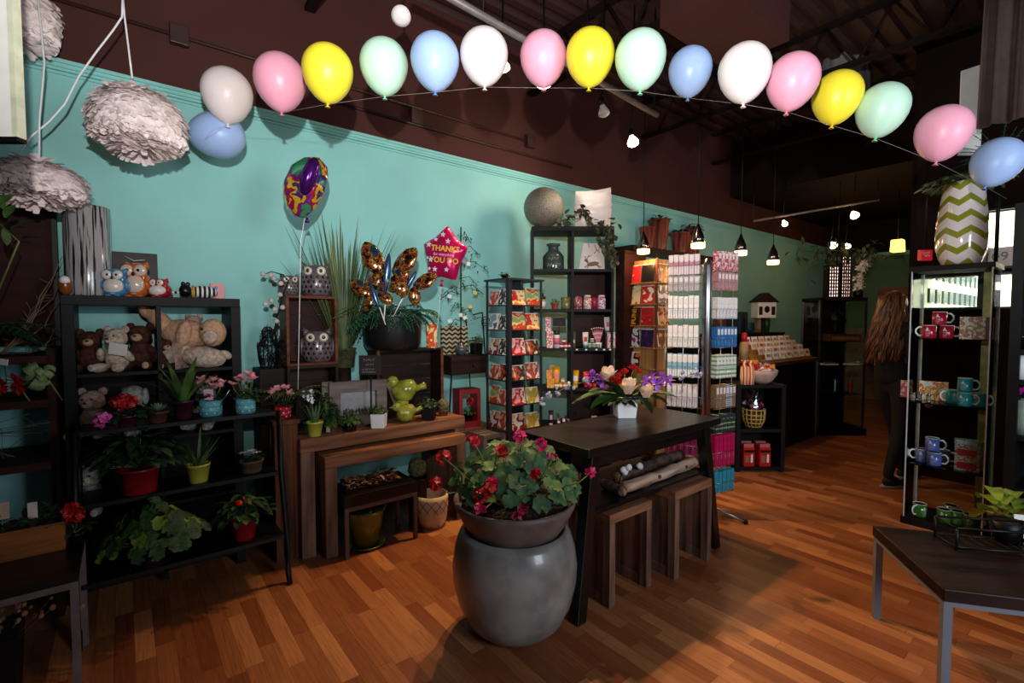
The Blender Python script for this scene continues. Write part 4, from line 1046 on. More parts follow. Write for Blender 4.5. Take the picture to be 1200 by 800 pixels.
# ================================================================== on and behind the console
def conc(px_, dep): q = ony(px_, 400, oy + dep); return Vector((q.x, q.y, ZC))
o = thing('aloe_plant', 'green aloe in a lime green pot on the left front corner of the console', 'potted plant', conc(367, .07), FACE); pot(o, .036, .052, .095, M_lime, lip=.001); straps(o, .085, 8, .16, .024, M_aloe, 31, .6, .15)
M_jar = glass('jar_glass', (.8, .88, .82), .3)
def mossjar(lab, loc, r, h, seed, jar=True, R=.05, Hh=.07):
    o = thing('herb_pot', lab, 'potted plant', loc, FACE, 'small herbs on the console')
    if jar: MB().lathe([(0, 0), (r, 0), (r, h), (r - .003, h), (r - .003, .005), (0, .005)], 24).build('glass_jar', M_jar, o); MB().cyl((0, 0, .006), r - .006, h * .7, 20).build('soil', M_soil, o)
    else: pot(o, r * .85, r, h, mat('brown_clay', '5a3a28', .7))
    bush(o, h * .7, R, Hh, 90, [M_lf2, M_lf], seed, .03, .016); o.scale = (1.25,) * 3; return o
mossjar('small green herb in a brown pot with a tag right of the lime pot', conc(388, .10), .03, .055, 32, False)
mossjar('bright green mossy plant in a clear glass jar beside the grey frame', conc(408, .08), .036, .05, 33)
MB().box((-.01, -.034, .03), (.02, .002, .045)).build('paper_tag', mat('kraft_tag', 'b8a48c', .8), bpy.data.objects['herb_pot'])
# grey barn wood frame
o = thing('picture_stand', 'grey weathered wood picture frame standing on the console', 'frame', conc(420, .20), math.radians(-7)); k = 3.25 / FPX
fw, fh, ft = .40, .315, .075
for n_, q_ in (('frame_rail', (-fw / 2, fw / 2, 0, .05, fh - ft, fh)), ('frame_rail', (-fw / 2, fw / 2, 0, .05, 0, ft)), ('frame_stile', (-fw / 2, -fw / 2 + ft, .001, .049, ft, fh - ft)), ('frame_stile', (fw / 2 - ft, fw / 2, .001, .049, ft, fh - ft))): MB().bx(*q_).build(n_, M_grey, o, bevel=.002)
MB().bx(-fw / 2 + ft, fw / 2 - ft, .035, .04, ft, fh - ft).build('panel', mat('zinc_panel', '98989a', .5), o)
m = MB(); q = random.Random(3)
for i in range(40): m.blade((q.uniform(-.11, .12), .02, ft), (q.uniform(-.5, .5), q.uniform(-.6, 0), 1), q.uniform(.03, .075), .014, .3, 0, 3)
m.build('foliage', mat('dusky_sedum', '6a5a48', .7, c2='3c4030'), o)
o = thing('glass_bottle', 'small clear round glass terrarium in front of the grey frame', 'bottle', conc(403, .12) + Vector((.0, .0, 0)), FACE); MB().lathe([(0, 0), (.018, 0), (.022, .02), (.012, .05), (.009, .09), (.012, .14), (.014, .145)], 20).build('glass', M_jar, o)
o = thing('leaning_board', 'grey weathered board leaning behind the yellow bird figurines', 'board', conc(463, .22), 0); MB().box((0, 0, .14), (.05, .02, .30), M=rotm(0, -.35, 0)).build('board', M_grey, o)
o = thing('leaning_board', 'grey board edge standing left behind the weathered frame', 'board', conc(382, .27), 0); MB().box((0, 0, .16), (.07, .02, .32)).build('board', M_grey, o)
# chalk sign on a stake
o = thing('chalk_sign', 'small chalkboard sign with white handwriting on a thin black stake', 'sign', conc(434, .13), FACE)
MB().tube([(0, 0, 0), (0, 0, .35)], .006, 8).build('stake', M_blk, o); MB().cyl((0, 0, 0), .04, .006, 20).build('base', M_blk, o)
MB().box((0, -.012, .43), (.155, .012, .135)).build('board', mat('chalkboard', '1c1514', .7), o, bevel=.001)
M_chalk = mat('chalk', 'b8b0ac', .9)
for i, (xa_, xb_, z_, h_) in enumerate(((-.045, .04, .468, .024), (-.03, .02, .435, .02), (-.058, .03, .402, .018), (-.055, .035, .382, .014))): scrawl(MB(), xa_, xb_, z_, h_, -.0185, i + 5, .0011).build('writing', M_chalk, o)
def sqpot(o, w, h, mt, tp=1.12): 
    MB().box((0, 0, h / 2), (w, w, h), taper=tp).build('pot', mt, o, bevel=.003); MB().bx(-w * .5, w * .5, -w * .5, w * .5, h, h + .003).build('soil', M_soil, o)
o = thing('succulent_plant', 'green succulent in a small white square pot on the console edge', 'potted plant', conc(443, .05), FACE); sqpot(o, .085, .098, M_white); bush(o, .098, .06, .075, 60, [M_lf2, M_lf], 36, .03, .016)
# bird figurines
def bird(lab, loc, rz, sc, flip):
    o = thing('bird_figurine', lab, 'bird figurine', loc, rz, 'yellow green ceramic birds on the console'); o.scale = (sc,) * 3
    g = mat('chartreuse_glaze', 'a8a83c', .18, c2='7c8430', scale=20, coat=.6)
    m = MB()
    m.lathe([(0, 0), (.03, .0), (.055, .03), (.062, .07), (.045, .11), (.028, .135), (0, .14)], 24, M=rotm(0, .95, 0), c=(-.04, 0, .03)); m.ell((-.055, 0, .115), (.034, .03, .033)); m.tube([(.055, 0, .075), (.10, 0, .088), (.13, 0, .10)], [.025, .016, .02], 12)
    m.build('body', g, o); MB().lathe([(.009, 0), (0, .025)], 10, c=(-.085, 0, .113), M=rotm(0, -PI / 2, 0)).build('beak', mat('pink_beak', 'c86a70', .3), o)
    for s_ in (-1, 1): MB().ell((-.068, s_ * .026, .122), .005, seg=8, rings=6).build('eye', M_nose, o); MB().ell((.0, s_ * .045, .065), (.045, .012, .028), M=rotm(0, .3, 0)).build('wing', g, o)
    return o
bird('round yellow ceramic bird below the larger one on the console', conc(473, .10), FACE + .4, 1.0, 1)
bird('larger green ceramic bird perched above the round yellow bird', conc(471, .17) + Vector((0, 0, .13)), FACE - .1, 1.35, 1)
MB().cyl((0, 0, -.09), .035, .12, 16).build('perch', MC['chartreuse_glaze'], [x for x in bpy.data.objects if x.name.startswith('bird_figurine')][-1])
o = thing('herb_pot', 'leafy green plant in a black square pot at the right of the bird figurines', 'potted plant', conc(502, .08), FACE); sqpot(o, .075, .075, M_blk); bush(o, .075, .055, .065, 80, [M_lf, M_lf2], 38, .03, .018); o.scale = (1.25,) * 3
o = thing('cactus_ball', 'round brown spiny cactus at the right end of the console', 'cactus', conc(519, .14), FACE); pot(o, .03, .038, .045, mat('brown_clay', '5a3a28', .7)); MB().ell((0, 0, .08), (.042, .042, .05), nz=.18, ns=14).build('cactus_body', mat('cactus_brown', '7a6a48', .9, c2='4a4a30', scale=60, bump=.6), o)
# crates
def crate(lab, x0, x1, y0, y1, z0, z1, mt, back=True, slat=False):
    o = thing('wooden_crate', lab, 'crate', (x0, y0, z0)); w, d, h = x1 - x0, y1 - y0, z1 - z0; t_ = .018
    MB().bx(0, w, 0, d, h - t_, h).build('top_board', mt, o, bevel=.002); MB().bx(0, w, 0, d, 0, t_).build('bottom_board', mt, o, bevel=.002)
    for x in (0, w - t_): MB().bx(x, x + t_, 0, d, t_, h - t_).build('side_board', mt, o)
    for i in range(4): MB().bx(t_, w - t_, d - .01, d, t_ + (h - 2 * t_) * i / 4 + .003, t_ + (h - 2 * t_) * (i + 1) / 4).build('back_slat', M_red if slat else mt, o)
    return o
M_cr = wood('crate_orange_wood', '7a4426', '482614', .55); M_crd = wood('crate_dark_wood', '2e1c14', '1a0f0a', .6)
Yc = 3.42
xa0, xa1 = ony(336, 400, Yc).x, ony(396, 400, Yc).x; zA = ony(366, 428, Yc).z; zA2 = ony(350, 346, Yc).z
crate('dark crate on the console under the open crate of owls', xa0, xa1, Yc, 3.6, ZC, zA - .001, M_crd)
crate('open orange wood crate with a grey owl inside and two on top', xa0, xa1, Yc, 3.6, zA, zA2, M_cr, slat=True)
xb0, xb1 = ony(442, 440, Yc).x, ony(519, 440, Yc).x; zB = ony(500, 408, Yc).z
crate('wide dark backed crate on the console under the black planter', xb0, xb1, Yc, 3.6, ZC, zB, M_crd)
for x in (xb0 - .002, xb1 - .02): MB().bx(x - xb0, x - xb0 + .022, -.006, .0, 0, zB - ZC).build('front_trim', M_cr, bpy.data.objects['wooden_crate.002'])
# grey perforated owls
M_go = mat('grey_stoneware', '6f6468', .3, c2='544a4e', scale=20, coat=.35); M_eye = mat('cream_eye', 'd8cdb8', .3)
def lantern_owl(lab, loc, rz, H):
    o = thing('owl_lantern', lab, 'owl lantern', loc, rz, 'grey pierced stoneware owl lanterns'); k = H; w = .40
    m = MB(); m.lathe([(0, 0), (w * .8 * k, 0), (w * 1.0 * k, .1 * k), (w * 1.08 * k, .3 * k), (w * 1.02 * k, .55 * k), (w * .9 * k, .72 * k), (w * .75 * k, .84 * k), (w * .4 * k, .88 * k), (0, .88 * k)], 32)
    for s_ in (-1, 1): m.lathe([(.13 * k, 0), (.06 * k, .1 * k), (0, .2 * k)], 12, c=(s_ * w * .68 * k, 0, .80 * k), M=rotm(0, s_ * .5, 0))
    m.build('body', M_go, o)
    h = MB(); n = 0
    for r_ in range(4):
        for c_ in range(-3, 4):
            a = (c_ + .5 * (r_ % 2)) * .36; z = (.13 + .13 * r_) * k; R = w * (1.02 if r_ in (0, 3) else 1.07) * k
            d = Vector((math.sin(a), -math.cos(a), 0)); h.ell(d * R + Vector((0, 0, z)), (.04 * k, .012 * k, .04 * k), M=rotm(0, 0, a), seg=10, rings=6)
    h.build('pierced_holes', M_nose, o)
    for s_ in (-1, 1):
        e_ = MB().lathe([(0, 0), (.115 * k, 0), (.12 * k, .03 * k), (.07 * k, .035 * k), (0, .02 * k)], 18, c=(s_ * .17 * k, -w * .86 * k, .70 * k), M=rotm(PI / 2, 0, s_ * .25)).build('eye', M_eye, o)
        MB().ell((s_ * .165 * k, -w * .86 * k - .03 * k, .70 * k), (.055 * k, .02 * k, .055 * k), seg=10, rings=6).build('pupil', M_nose, e_)
        MB().ell((s_ * w * 1.02 * k, .0, .42 * k), (.07 * k, .2 * k, .26 * k)).build('wing', M_go, o)
    MB().lathe([(.035 * k, 0), (0, .08 * k)], 10, c=(0, -w * .88 * k, .66 * k), M=rotm(PI - .5, 0, 0)).build('beak', M_go, o)
lantern_owl('big grey pierced owl lantern standing on top of the open crate', Vector((ony(371, 340, Yc + .1).x, Yc + .1, zA2)), FACE + .25, .245)
lantern_owl('small grey owl lantern on top of the crate left of the big owl', Vector((ony(339, 340, Yc + .06).x, Yc + .06, zA2)), FACE + .6, .15)
lantern_owl('grey pierced owl lantern sitting inside the open crate', Vector((ony(371, 340, Yc + .08).x, Yc + .08, zA + .018)), FACE + .35, .245)
# narrow cabinet behind pedestal with lace ornaments
xn0, xn1 = ony(304, 440, 3.48).x, ony(336, 440, 3.48).x; zN = ony(320, 432, 3.48).z
o = thing('narrow_cabinet', 'narrow dark cabinet behind the red polka dot pot by the wall', 'cabinet', (xn0, 3.48, 0)); MB().bx(0, xn1 - xn0, 0, .22, 0, zN).build('body', M_crd, o, bevel=.003)
def lace(lab, loc, R, H):
    o = thing('lace_ornament', lab, 'ornament', loc, 0, 'black wire lace ornaments'); m = MB(); m.lathe([(R * .6, 0), (R, H * .25), (R * .95, H * .6), (R * .45, H * .82), (R * .6, H), (R * .25, H * 1.1)], 14, wob=lambda a, k: .12 * math.sin(3 * a + k * 2)); s_ = m.build('wire_net', M_blk, o)
    w = s_.modifiers.new('w', 'WIREFRAME'); w.thickness = .006
    m = MB(); q = random.Random(int(R * 1e4))
    for i in range(60):
        a = q.uniform(0, 6.3); z = q.uniform(0, H); m.tube([(R * .9 * math.cos(a), R * .9 * math.sin(a), z), (R * math.cos(a + .5), R * math.sin(a + .5), z + .03), (R * math.cos(a + .3), R * math.sin(a + .3), z + .05)], .003, 4)
    m.build('wire_scroll', mat('pewter_wire', '3a3436', .35, metal=.5), o)
lace('black wire lace ornament at the left of the crates against the wall', Vector((ony(314, 400, 3.55).x, 3.56, zN)), .062, .25)
lace('black wire lace ornament right next to the crate of owls', Vector((ony(329, 400, 3.5).x + .012, 3.51, zN)), .045, .17)
o = thing('blossom_branch', 'dark curved branch with pale pink cotton blossoms left of the owls', 'branch', Vector((ony(325, 400, 3.5).x, 3.45, zN)), 0); m = MB()
b0 = Vector(o.location); pts = [onf(326, 425, 3.15), onf(322, 385, 3.15), onf(330, 350, 3.15), onf(338, 328, 3.15), onf(332, 322, 3.15), onf(318, 318, 3.15), onf(308, 322, 3.15)]
m.tube([p - b0 for p in pts], [.006, .006, .005, .004, .004, .003, .003], 6); m.build('branch', M_blk, o)
m = MB(); q = random.Random(6)
for px_, py_ in ((308, 321), (317, 322), (321, 326), (329, 332), (311, 356), (318, 352), (322, 362), (328, 345), (324, 376), (331, 360)):
    m.ell(onf(px_, py_, 3.13) - b0, (.017, .014, .015), nz=.25, seg=10, rings=7, ns=20)
m.build('blossoms', mat('cotton_pink', 'd8c4c0', .9), o)
# tall grass plant
o = thing('grass_plant', 'tall spiky green grass plant against the teal wall behind the crates', 'plant', Vector((ony(402, 380, 3.5).x, 3.5, 1.16)), 0); pot(o, .07, .085, .14, mat('moss_pot', '2c3420', .9, c2='4a4a28', scale=50, bump=.7))
m = MB(); q = random.Random(12)
M_gr2 = mat('grass_leaf', '6a7c48', .5, c2='3c5030', scale=8, stretch=(1, 1, .3))
for i in range(85):
    a = q.uniform(0, 2 * PI); sp = q.uniform(.05, .5)
    m.blade((.04 * math.cos(a), .03 * math.sin(a), .12), (math.cos(a) * sp, math.sin(a) * sp * .35 - .02, 1), q.uniform(.5, 1.0), .026, q.uniform(.05, .3), 0, 9, prof=lambda t: min(1, .5 + t) * (1 - t) ** .5, fold=.5)
for ex, ey in ((350, 300), (362, 262), (438, 292), (380, 285), (345, 330)):
    d = onf(ex, ey, 3.45) - Vector(o.location); m.blade((0, -.02, .12), d.normalized() + Vector((0, 0, .25)), d.length * .95, .02, .35, 0, 9, prof=lambda t: min(1, .5 + t) * (1 - t) ** .5, fold=.5)
m.build('foliage', M_gr2, o)
MB().cyl((0, 0, -(1.16 - ZC)), .05, 1.16 - ZC, 16).build('pot_stand', M_crd, o)
# black planter with ferns + butterflies
o = thing('black_planter', 'wide black planter with teal green ferns on the dark crate', 'planter', Vector((ony(458, 380, 3.52).x, 3.50, zB)), 0)
MB().lathe([(0, 0), (.19, 0), (.215, .05), (.225, .25), (.225, .28), (.215, .28), (.2, .2), (0, .2)], 40).build('pot', mat('satin_black_pot', '16161a', .35), o); MB().cyl((0, 0, .2), .2, .05, 24).build('soil', M_soil, o)
m = MB(); q = random.Random(7)
for i in range(46):
    a = q.uniform(PI * .9, 2.1 * PI); m.frond((q.uniform(-.15, .15), -.08, .26), (math.cos(a), math.sin(a) * .7, q.uniform(.25, .9)), q.uniform(.2, .38), .06, 1.3, 0, 12)
for ex, ey in ((395, 352), (388, 360), (400, 375), (480, 372)):
    d = onf(ex, ey, 3.35) - Vector(o.location) - Vector((0, 0, .26)); m.frond((0, -.12, .26), d.normalized() + Vector((0, 0, .3)), d.length * 1.1, .06, .6, 0, 14)
m.build('fronds', M_fern, o); bush(o, .26, .2, .1, 60, M_lf2, 17, .08, .035, nm='leaf_sprays')
M_foil1 = print_mat('butterfly_foil', ['101412', 'b8481c', '14201c', 'c89838', '8c2818', '3a5a2c', '20386a'], 24, .2, coat=1); M_foil1.node_tree.nodes['Principled BSDF'].inputs['Metallic'].default_value = .55
M_foilb = mat('blue_foil_body', '4a6a98', .2, metal=.7)
def butterfly(lab, loc, R, sc):
    o = thing('butterfly_balloon', lab, 'foil balloon', loc, 0, 'foil butterfly balloons in the black planter'); o.rotation_euler = (Matrix.Rotation(FACE, 3, 'Z') @ Matrix.Rotation(R, 3, 'Y')).to_euler()
    for s_ in (-1, 1):
        for (cx_, cz_, rx_, rz_, an) in ((.085, .075, .055, .095, .55), (.07, -.05, .045, .065, -.6 + PI)):
            m = MB(); m.lathe([(0, -1), (.5, -.85), (.9, -.35), (1, .1), (.75, .6), (.35, .9), (0, 1)], 20)
            for i, v in enumerate(m.v): m.v[i] = Vector((v.x * rx_, v.y * .022 + .004 * math.sin(v.z * 9), v.z * rz_))
            T = Matrix.Translation((s_ * cx_, -.02, cz_)) @ rotm(0, s_ * an, 0) @ rotm(0, 0, s_ * -.3)
            for i, v in enumerate(m.v): m.v[i] = T @ v
            m.build('wing', M_foil1, o)
    MB().ell((0, -.03, .0), (.018, .02, .11)).build('body', M_foilb, o); MB().tube([(0, 0, -.1), (0, .01, -.24)], .004, 6).build('stick', M_white, o); o.scale = (sc,) * 3
butterfly('big orange and black foil butterfly balloon standing tallest in the black planter', onf(455, 322, 3.34), .12, 1.3)
butterfly('tilted foil butterfly balloon at the right of the black planter', onf(480, 334, 3.38), .5, 1.0)
butterfly('low foil butterfly balloon at the left rim of the black planter', onf(440, 345, 3.32), -.3, .9)
# loose foil butterfly balloon with string
M_foil2 = print_mat('rainbow_foil', ['1c7a6a', '5a1c7a', 'e0c030', 'b82040', '7a2a8a', '3aa070'], 9, .14, 2, coat=1); M_foil2.node_tree.nodes['Principled BSDF'].inputs['Metallic'].default_value = .5
o = thing('foil_balloon', 'purple green and yellow foil butterfly balloon floating on a long ribbon', 'foil balloon', onf(357, 220, 2.95), FACE); k = 2.95 / FPX
m = MB(); m.lathe([(0, -1), (.55, -.8), (.9, -.4), (1, 0), (.9, .4), (.55, .82), (0, 1)], 28, wob=lambda a, j: .06 * math.sin(5 * a))
for i, v in enumerate(m.v): m.v[i] = Vector((v.x * 23 * k * (1 + .2 * v.z), v.y * .07, v.z * 31 * k + v.x * 10 * k))
m.build('foil_wing', M_foil2, o); o.scale = (1.12,) * 3; m = MB(); m.ell((10 * k, -.06, 8 * k), (8 * k, .05, 20 * k), M=rotm(0, .35, 0)); m.build('foil_body', mat('purple_foil', '5a2080', .15, metal=.7), o)
MB().lathe([(.002, 0), (.014, -.03), (0, -.03)], 10, c=(2 * k, 0, -30 * k)).build('tail', MC['purple_foil'], o)
b0 = Vector(o.location)
rb = MB(); pts = [Vector((0, 0, 0)) + Matrix.Rotation(-FACE, 3, 'Z') @ (onf(x, y, D) - b0) for x, y, D in ((357, 252, 2.95), (353, 275, 2.95), (352, 330, 2.97), (351, 380, 2.98), (350, 432, 3.0))]
rb.tube(pts, .0022, 5); rb.build('ribbon', M_white, o)
# pink star
M_pks = mat('magenta_foil', 'c81860', .2, metal=.45, var=.05)
o = thing('star_balloon', 'magenta foil star balloon with gold thank you lettering', 'foil balloon', onf(521, 299, 3.6), FACE + .1, rot=(0, .12, FACE - .25)); o.scale = (1.12,) * 3; k = 3.6 / FPX
R1, R2 = 30 * k, 22.5 * k
ring = []
for i in range(40):
    a = PI / 2 + 2 * PI * i / 40; s_ = abs(((i % 8) / 8) - .5) * 2; rr = R2 + (R1 - R2) * s_ ** 1.6; ring.append((rr * math.cos(a), rr * math.sin(a)))
m = MB(); vs = []; lv = [(1, 0), (.96, .25), (.85, .5), (.65, .78), (.4, .94), (.0, 1)]
for sgn in (-1, 1):
    o0 = len(m.v)
    for s_, b in lv:
        for (x, z) in ring: m.v.append(Vector((x * s_ * .86, sgn * .062 * b, z * s_)))
    for l in range(len(lv) - 1):
        for i in range(40):
            j = (i + 1) % 40; f = [o0 + l * 40 + i, o0 + l * 40 + j, o0 + (l + 1) * 40 + j, o0 + (l + 1) * 40 + i]
            m.f.append(f if sgn < 0 else f[::-1]); m.m.append(0); m.sm.append(True)
m.build('foil_body', M_pks, o)
M_gold = mat('gold_print', 'e8bc48', .4); M_sil = mat('silver_print', 'dccfe0', .4)
wf = lambda v: Vector((v.x, v.y - .064 + .35 * ((v.x - 0) ** 2 + v.z ** 2), v.z))
T = lambda x, z: (lambda v: wf(Vector((v.x + x, v.y, v.z + z))))
m = MB(); m.text('THANKS', .05, warp=T(.025, .035), bold=.0012); m.build('lettering', M_gold, o); m = MB(); m.text('YOU DO', .05, warp=T(.025, -.04), bold=.0012); m.build('lettering', M_gold, o)
m = MB(); m.text('for everything', .025, warp=T(.02, -.002), bold=.0006); m.build('small_lettering', mat('pale_pink_print', 'f0a0c0', .4), o)
m = MB(); q = random.Random(3)
for x, z, s_ in ((-.09, .055, .022), (-.065, -.04, .02), (.0, .125, .02), (-.045, .09, .016), (-.09, -.03, .012), (-.03, -.10, .02), (.05, -.095, .018), (.04, .085, .02), (-.07, -.10, .014)):
    p5 = []
    for i in range(10):
        a = PI / 2 + PI * i / 5; r_ = s_ * (1 if i % 2 == 0 else .45); p5.append(T(x, z)(Vector((r_ * math.cos(a), -.004, r_ * math.sin(a)))))
    m.add(p5, [tuple(range(10))], 0)
m.build('printed_stars', M_sil, o)
MB().lathe([(.012, 0), (.004, -.02), (.014, -.045), (0, -.045)], 10, c=(0, 0, -R1 * .85)).build('tail', M_pks, o)
MB().tube([(0, 0, -R1 * .9), (.0, 0, -.3), (.004, 0, -.42), (0, 0, -.62)], .002, 5).build('ribbon', M_white, o)
# small greeting books on the crate
o = thing('gift_book', 'small stack of bright yellow and red gift cards on the dark crate corner', 'book', Vector((ony(505, 400, 3.47).x, 3.46, zB)), .1)
MB().box((0, 0, .10), (.095, .02, .2), M=rotm(-.08, 0, 0)).build('cover', print_mat('bookprint', ['e8d890', 'd8502c', 'f0e0a0', 'c83028'], 10), o)
# iron etagere at the right of the console
EY = 3.42
def EP(px_, py_, y=EY): return ony(px_, py_, y)
ea0, ea1 = EP(524, 420).x, EP(572, 420).x; zt_ = EP(545, 416).z; zl = EP(560, 500).z; 
o = thing('iron_etagere', 'black iron folding shelf stand with a brown drawer right of the console', 'shelf', (0, 0, 0))
top_z = EP(560, 366).z
for x0, x1 in ((ea0 - .045, ea0 + .05), (ea1 + .05, ea1 - .06)):
    for y in (EY - .02, 3.68): MB().tube([(x0, y, 0), (x1, y + (.02 if y < 3.6 else 0), top_z if x0 > x1 else zt_)], .007, 6).build('leg', M_blk, o)
MB().bx(ea0 + .02, ea1 - .01, EY, 3.68, zt_ - .012, zt_).build('shelf_board', M_crd, o); MB().bx(ea0 + .02, ea1 + .06, EY - .02, 3.68, zl - .025, zl).build('shelf_board', M_rust, o)
dr_ = MB().bx(ea0 + .03, ea1 - .01, EY - .015, 3.65, zt_ - .16, zt_ - .014).build('drawer', M_crd, o, bevel=.003); MB().ell(((ea0 + ea1) / 2 + .04, EY - .025, zt_ - .09), .012).build('drawer_knob', M_blk, dr_)
m = MB()
for i in range(26): a = i * .55; m.v; 
m.tube([(ea1 - .03 + .05 * math.cos(t * .5) * (1 - t / 30), EY, top_z - .08 + .05 * math.sin(t * .5) * (1 - t / 30)) for t in range(26)], .004, 5); m.tube([(ea1 - .15, EY, top_z - .02), (ea1 - .06, EY, top_z)], .006, 5); m.build('scroll_back', M_blk, o)
# chevron board
def chev_mat(name, c1, c2, kz, ka, amp, cyl=True, rough=.2, duty=.42, coat=.5):
    m, nt, b = newmat(name); N = nt.nodes; L = nt.links
    def mth(op, a, c=None):
        n = N.new('ShaderNodeMath'); n.operation = op
        for i, v in enumerate((a, c)):
            if v is None: continue
            if isinstance(v, (int, float)): n.inputs[i].default_value = v
            else: L.new(v, n.inputs[i])
        return n.outputs[0]
    tc = N.new('ShaderNodeTexCoord'); sx = N.new('ShaderNodeSeparateXYZ'); L.new(tc.outputs['Object'], sx.inputs[0])
    u = mth('MULTIPLY', mth('ARCTAN2', sx.outputs[1], sx.outputs[0]), ka) if cyl else mth('MULTIPLY', sx.outputs[0], ka)
    tri = mth('PINGPONG', u, 1.0)
    v = mth('FRACT', mth('ADD', mth('MULTIPLY', sx.outputs[2], kz), mth('MULTIPLY', tri, amp)))
    g = mth('LESS_THAN', v, duty); mx = N.new('ShaderNodeMix'); mx.data_type = 'RGBA'; L.new(g, mx.inputs[0]); mx.inputs[6].default_value = lin(c1); mx.inputs[7].default_value = lin(c2)
    L.new(mx.outputs[2], b.inputs['Base Color']); b.inputs['Roughness'].default_value = rough; b.inputs['Coat Weight'].default_value = coat; b.inputs['Coat Roughness'].default_value = .05
    return m
o = thing('chevron_board', 'black and cream zigzag patterned board leaning behind the iron shelf', 'board', Vector((EP(531, 400, 3.62).x, 3.60, zt_)), 0)
MB().box((0, 0, .12), (.26, .03, .24)).build('board', chev_mat('zigzag_print', '1c1a18', 'b8a888', 26, 34, .5, False, .8, .5, 0), o)
o = thing('round_vase', 'small round blue grey vase on the iron shelf', 'vase', Vector((EP(541, 405, 3.46).x, 3.47, zt_)), 0); MB().lathe([(0, 0), (.03, 0), (.05, .03), (.052, .055), (.03, .085), (.016, .09), (.018, .10), (.01, .09)], 24).build('vase_body', mat('slate_glaze', '4a4e5c', .3), o)
o = thing('herb_pot', 'small green plant in a black square pot on the iron shelf', 'potted plant', Vector((EP(558, 405, 3.5).x, 3.5, zt_)), 0); sqpot(o, .075, .09, M_blk); bush(o, .09, .05, .09, 60, [M_lf2, M_lf], 41, .04, .02)
# display tree with tags
o = thing('display_tree', 'thin black display tree with green sprigs and white tags by the wall', 'display stand', Vector((EP(540, 405, 3.55).x, 3.55, zt_)), 0); m = MB(); b0 = Vector(o.location)
top = EP(540, 266, 3.55) - b0; m.tube([(0, 0, 0), top], .006, 6); m.build('stem', M_blk, o); MB().lathe([(0, 0), (.04, 0), (.035, .012), (0, .012)], 20).build('base', M_blk, o)
arms = ((552, 285), (563, 300), (572, 318), (567, 345), (557, 372), (528, 365), (520, 345), (515, 352), (560, 335), (526, 385))
a_ = MB(); fo = MB(); q = random.Random(5)
for ax, ay in arms:
    e_ = EP(ax, ay, 3.5) - b0; s0_ = Vector((0, 0, min(top.z - .02, e_.z + .06))); mid = (s0_ + e_) / 2 + Vector((0, 0, .05)); a_.tube([s0_, mid, e_], .003, 5)
    for i in range(16):
        c = s0_.lerp(e_, q.random()) + Vector((q.gauss(0, .012), q.gauss(0, .012), q.gauss(.01, .015))); fo.blade(c, (q.gauss(0, 1), q.gauss(0, 1), q.gauss(0, 1)), .035, .014, .3, 0, 3)
a_.build('arms', M_blk, o); fo.build('leaf_sprays', [mat('dusty_leaf', '4a5c3c', .7, c2='2c3c28')], o)
for i, (tx_, ty_) in enumerate(((544, 306), (549, 309), (557, 343), (551, 359), (527, 347), (540, 369), (527, 376), (545, 372))):
    MB().box(EP(tx_, ty_, 3.46) - b0, (.032, .002, .03), M=rotm(.1, q.uniform(-.5, .5), FACE)).build('hanging_tag', M_paper if i not in (2, 3) else mat('yellow_tag', 'd8c060', .6), o)
# red lantern with plant
o = thing('red_shadow_box', 'red open wooden box frame with a red flower on the rear low shelf', 'box', Vector((EP(540, 480).x, EY + .02, zl)), -.12); w_, h_ = .20, .33
for q_ in ((0, .03, 0, .14, 0, h_), (w_ - .03, w_, 0, .14, 0, h_), (.03, w_ - .03, 0, .14, 0, .05), (.03, w_ - .03, 0, .14, h_ - .04, h_)): MB().bx(*q_).build('frame_board', mat('barn_red', '8c1418', .5), o, bevel=.002)
o = thing('geranium_plant', 'small plant with one red bloom inside the red box frame', 'potted plant', Vector((EP(556, 480).x, EY + .09, zl + .05)), 0); pot(o, .03, .036, .05, M_blk); bush(o, .05, .06, .07, 46, [M_lf2, M_lf], 44, .045, .022); blossoms(o, [(-.01, -.04, .17)], .022, M_rf, 9, 16, .018)
o = thing('small_stool', 'small weathered wood frame stool under the rear shelf behind the geraniums', 'stool', Vector((EP(556, 530, 3.25).x, 3.12, 0)), 0); zst = EP(570, 509, 3.15).z
MB().bx(0, .22, 0, .2, zst - .035, zst).build('seat', M_grey, o)
for x in (0, .185): MB().bx(x, x + .035, 0, .2, 0, zst - .035).build('side_panel', M_grey, o)
# foliage and small things between the pedestal and the frame
o = thing('orchid_plant', 'small white orchid blooming behind the lime green pot', 'potted plant', Vector((ony(360, 470, 3.40).x, 3.34, ZC)), FACE); pot(o, .035, .045, .075, mat('teal_pot', '1c6a78', .3)); straps(o, .07, 6, .12, .05, M_lf, 46, 1.2, .6)
for i, (x, z) in enumerate(((-.03, .26), (.02, .27), (.0, .235), (.025, .22))):
    m = MB()
    for j in range(5): m.blade((x, -.03, z), (math.cos(j * 1.26), -.4, math.sin(j * 1.26)), .028, .022, .1, 0, 3)
    m.build('flower', M_white, o)
MB().tube([(0, 0, .07), (.01, -.02, .2), (0, -.03, .26)], .0025, 5).build('flower_stalk', M_stem, o)
o = thing('potted_fern', 'dim olive fern above the red polka dot pot', 'fern', Vector((ony(338, 440, 3.38).x, 3.40, pz + .0)), 0); pot(o, .04, .05, .1, M_blk); m = MB(); q = random.Random(4)
for i in range(16): a = i * .42; m.frond((0, 0, .09), (math.cos(a), math.sin(a), 1.1), q.uniform(.2, .32), .045, 1.0, 0, 12)
m.build('fronds', mat('olive_fern', '6a7040', .6, c2='3c4828'), o)
